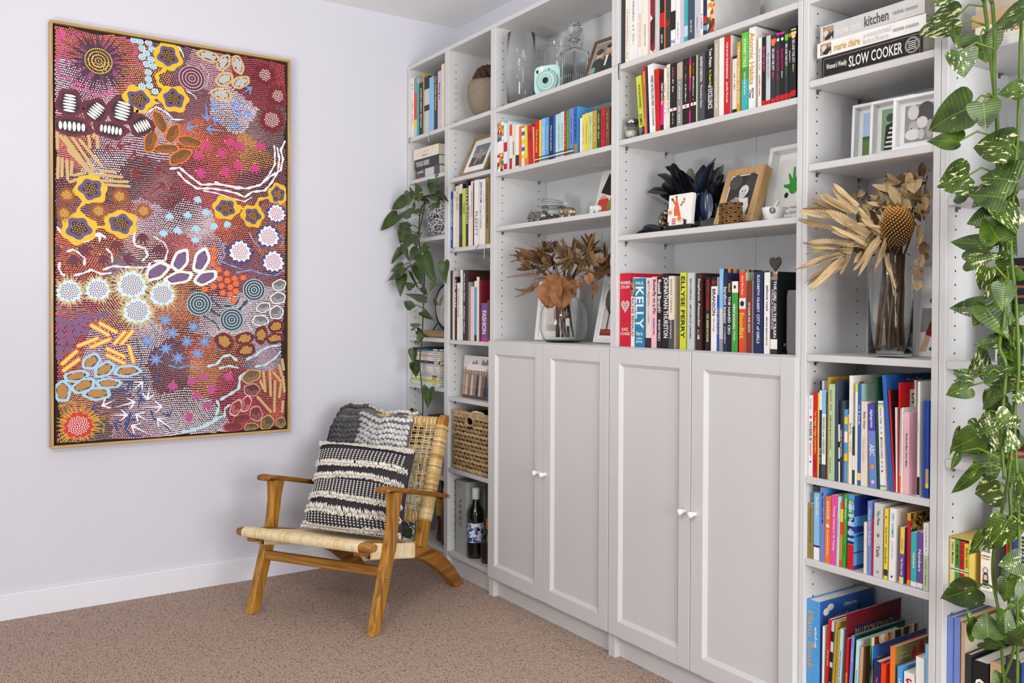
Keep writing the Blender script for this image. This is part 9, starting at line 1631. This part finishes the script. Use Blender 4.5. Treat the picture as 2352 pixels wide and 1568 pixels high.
for k,(x,w,h,c,sd_,l) in enumerate(((2823,14,374,'periwinkle','aqua','blue plastic document folder against the side panel behind the vine'),(2840,14,376,'periwinkle','tan','blue plastic document folder next to the beige cardboard file'),(2857,9,368,'tan','beige','beige cardboard file between blue folder and black box file'),(2868,14,300,'charcoal','black','black box file between beige file and black book'),(2884,38,292,'black','charcoal','thick black book with large white lettering behind the vine'),(2926,30,300,'tan','charcoal','tan paged album right of the thick black book'),(2960,32,322,'charcoal','beige','charcoal album beside the tan paged album'),(2996,26,318,'blue','navy','blue binder beside the charcoal album'),(3026,40,310,'pale grey','grey','pale grey binder at the end of album row'))):
    make_book('F7',k,.1035,GF,(x,w,h,230,-262,0,c,sd_,[],[('CHE','white',.08,.5,.7,'v')] if k==4 else [],0,l))
ds=thing('wooden_dish','low reddish brown wooden dish half hidden by vine leaves','dish',(2.915,-.17,.8435)); b=MB(); b.lathe([(.0005,0),(.05,0),(.075,.012),(.088,.034),(.084,.035),(.07,.016),(.0005,.008)],36); b.build('dish',wood_mat('6a3210','a85a24','dish',0,12),ds)
tb=thing('black_tin','round black tin with a white oval emblem behind the vine','tin',(3.055,-.205,.8435)); b=MB(); b.lathe([(.0005,0),(.045,0),(.046,.002),(.046,.05),(.047,.051),(.047,.062),(.045,.064),(.0005,.064)],36); b.build('tin',M_blk,tb)
b=MB(); nn=Vector((.45,-.89,0)); uu=Vector((.89,.45,0)); cc=nn*.0468+Vector((0,0,.028))
for a_,b_ in ((.024,.014),(.02,.011)): b.tube([cc+uu*(a_*math.cos(t))+Vector((0,0,b_*math.sin(t)))-nn*(.0006*(a_*math.cos(t))**2/.00001*.0) for t in [2*PI*k/24 for k in range(25)]],.0008,4)
b.build('emblem',bmat('white'),tb)
hb=thing('dark_bowl','shallow black bowl behind the wooden dish and vine leaves','bowl',(3.075,-.088,.8435)); b=MB(); b.lathe([(.0005,0),(.03,0),(.05,.02),(.062,.05),(.059,.05),(.045,.02),(.0005,.006)],32); b.build('bowl',mat('1e1a18',.5,'dkbowl'),hb)
wb=thing('white_box','plain white storage box on the shelf behind hanging vine','box',(3.03,-.15,1.0715)); b=MB(); b.box(-.13,.13,-.06,.08,0,.11,bev=.002); b.build('box_body',mat('d8d6d2',.6,'wbox',vary=.03),wb); b=MB(); b.box(-.132,.132,-.062,.082,.1102,.125,bev=.002); b.build('box_lid',mat('dedcd8',.6,'wbox2',vary=.03),wb)
cb=thing('black_box','black box with copper bands standing on white storage box','box',(3.03,-.14,1.197)); b=MB(); b.box(-.1,.1,-.055,.06,0,.11,bev=.002); b.build('box_body',mat('1c1a1c',.6,'bbox'),cb)
for k in range(4): b=MB(); b.box(-.101,.101,-.0565,-.0552,.02+.022*k,.026+.022*k); b.build('band',mat('a5664e',.4,'copper',metal=.6),cb)
# ribbon bookmarks that hang over the shelf edges
def ribbon(label,x,y0,z,drop,c,parent=None,dx=0):
    b=MB(); P=[(x,y0+.03,z+.001),(x,-D-.001,z+.0008),(x+dx*.2,-D-.0025,z-.01),(x+dx*.6,-D-.004,z-drop*.5),(x+dx,-D-.003,z-drop)]
    w=.0022
    for a,e in zip(P,P[1:]): b.poly([(a[0]-w,a[1],a[2]),(a[0]+w,a[1],a[2]),(e[0]+w,e[1],e[2]),(e[0]-w,e[1],e[2])])
    o=b.build('bookmark_ribbon',bmat(c)); md=o.modifiers.new('s','SOLIDIFY'); md.thickness=.0004; o.parent=parent; o.location=-parent.location; return o
ribbon('',1.6265,-.268,2.0225,.055,'black',BK[('D1',0)],.004); ribbon('',.03,-.268,2.0208,.028,'black',BK[('A1',0)]); ribbon('',.225,-.268,2.0208,.05,'silver',BK[('A1',6)],.012)
ribbon('',.475,-.268,1.467,.022,'black',BK[('B3',2)],-.02); ribbon('',.69,-.268,1.467,.02,'red',BK[('B3',10)],-.02); ribbon('',.745,-.268,1.467,.06,'pale grey',BK[('B3',12)])
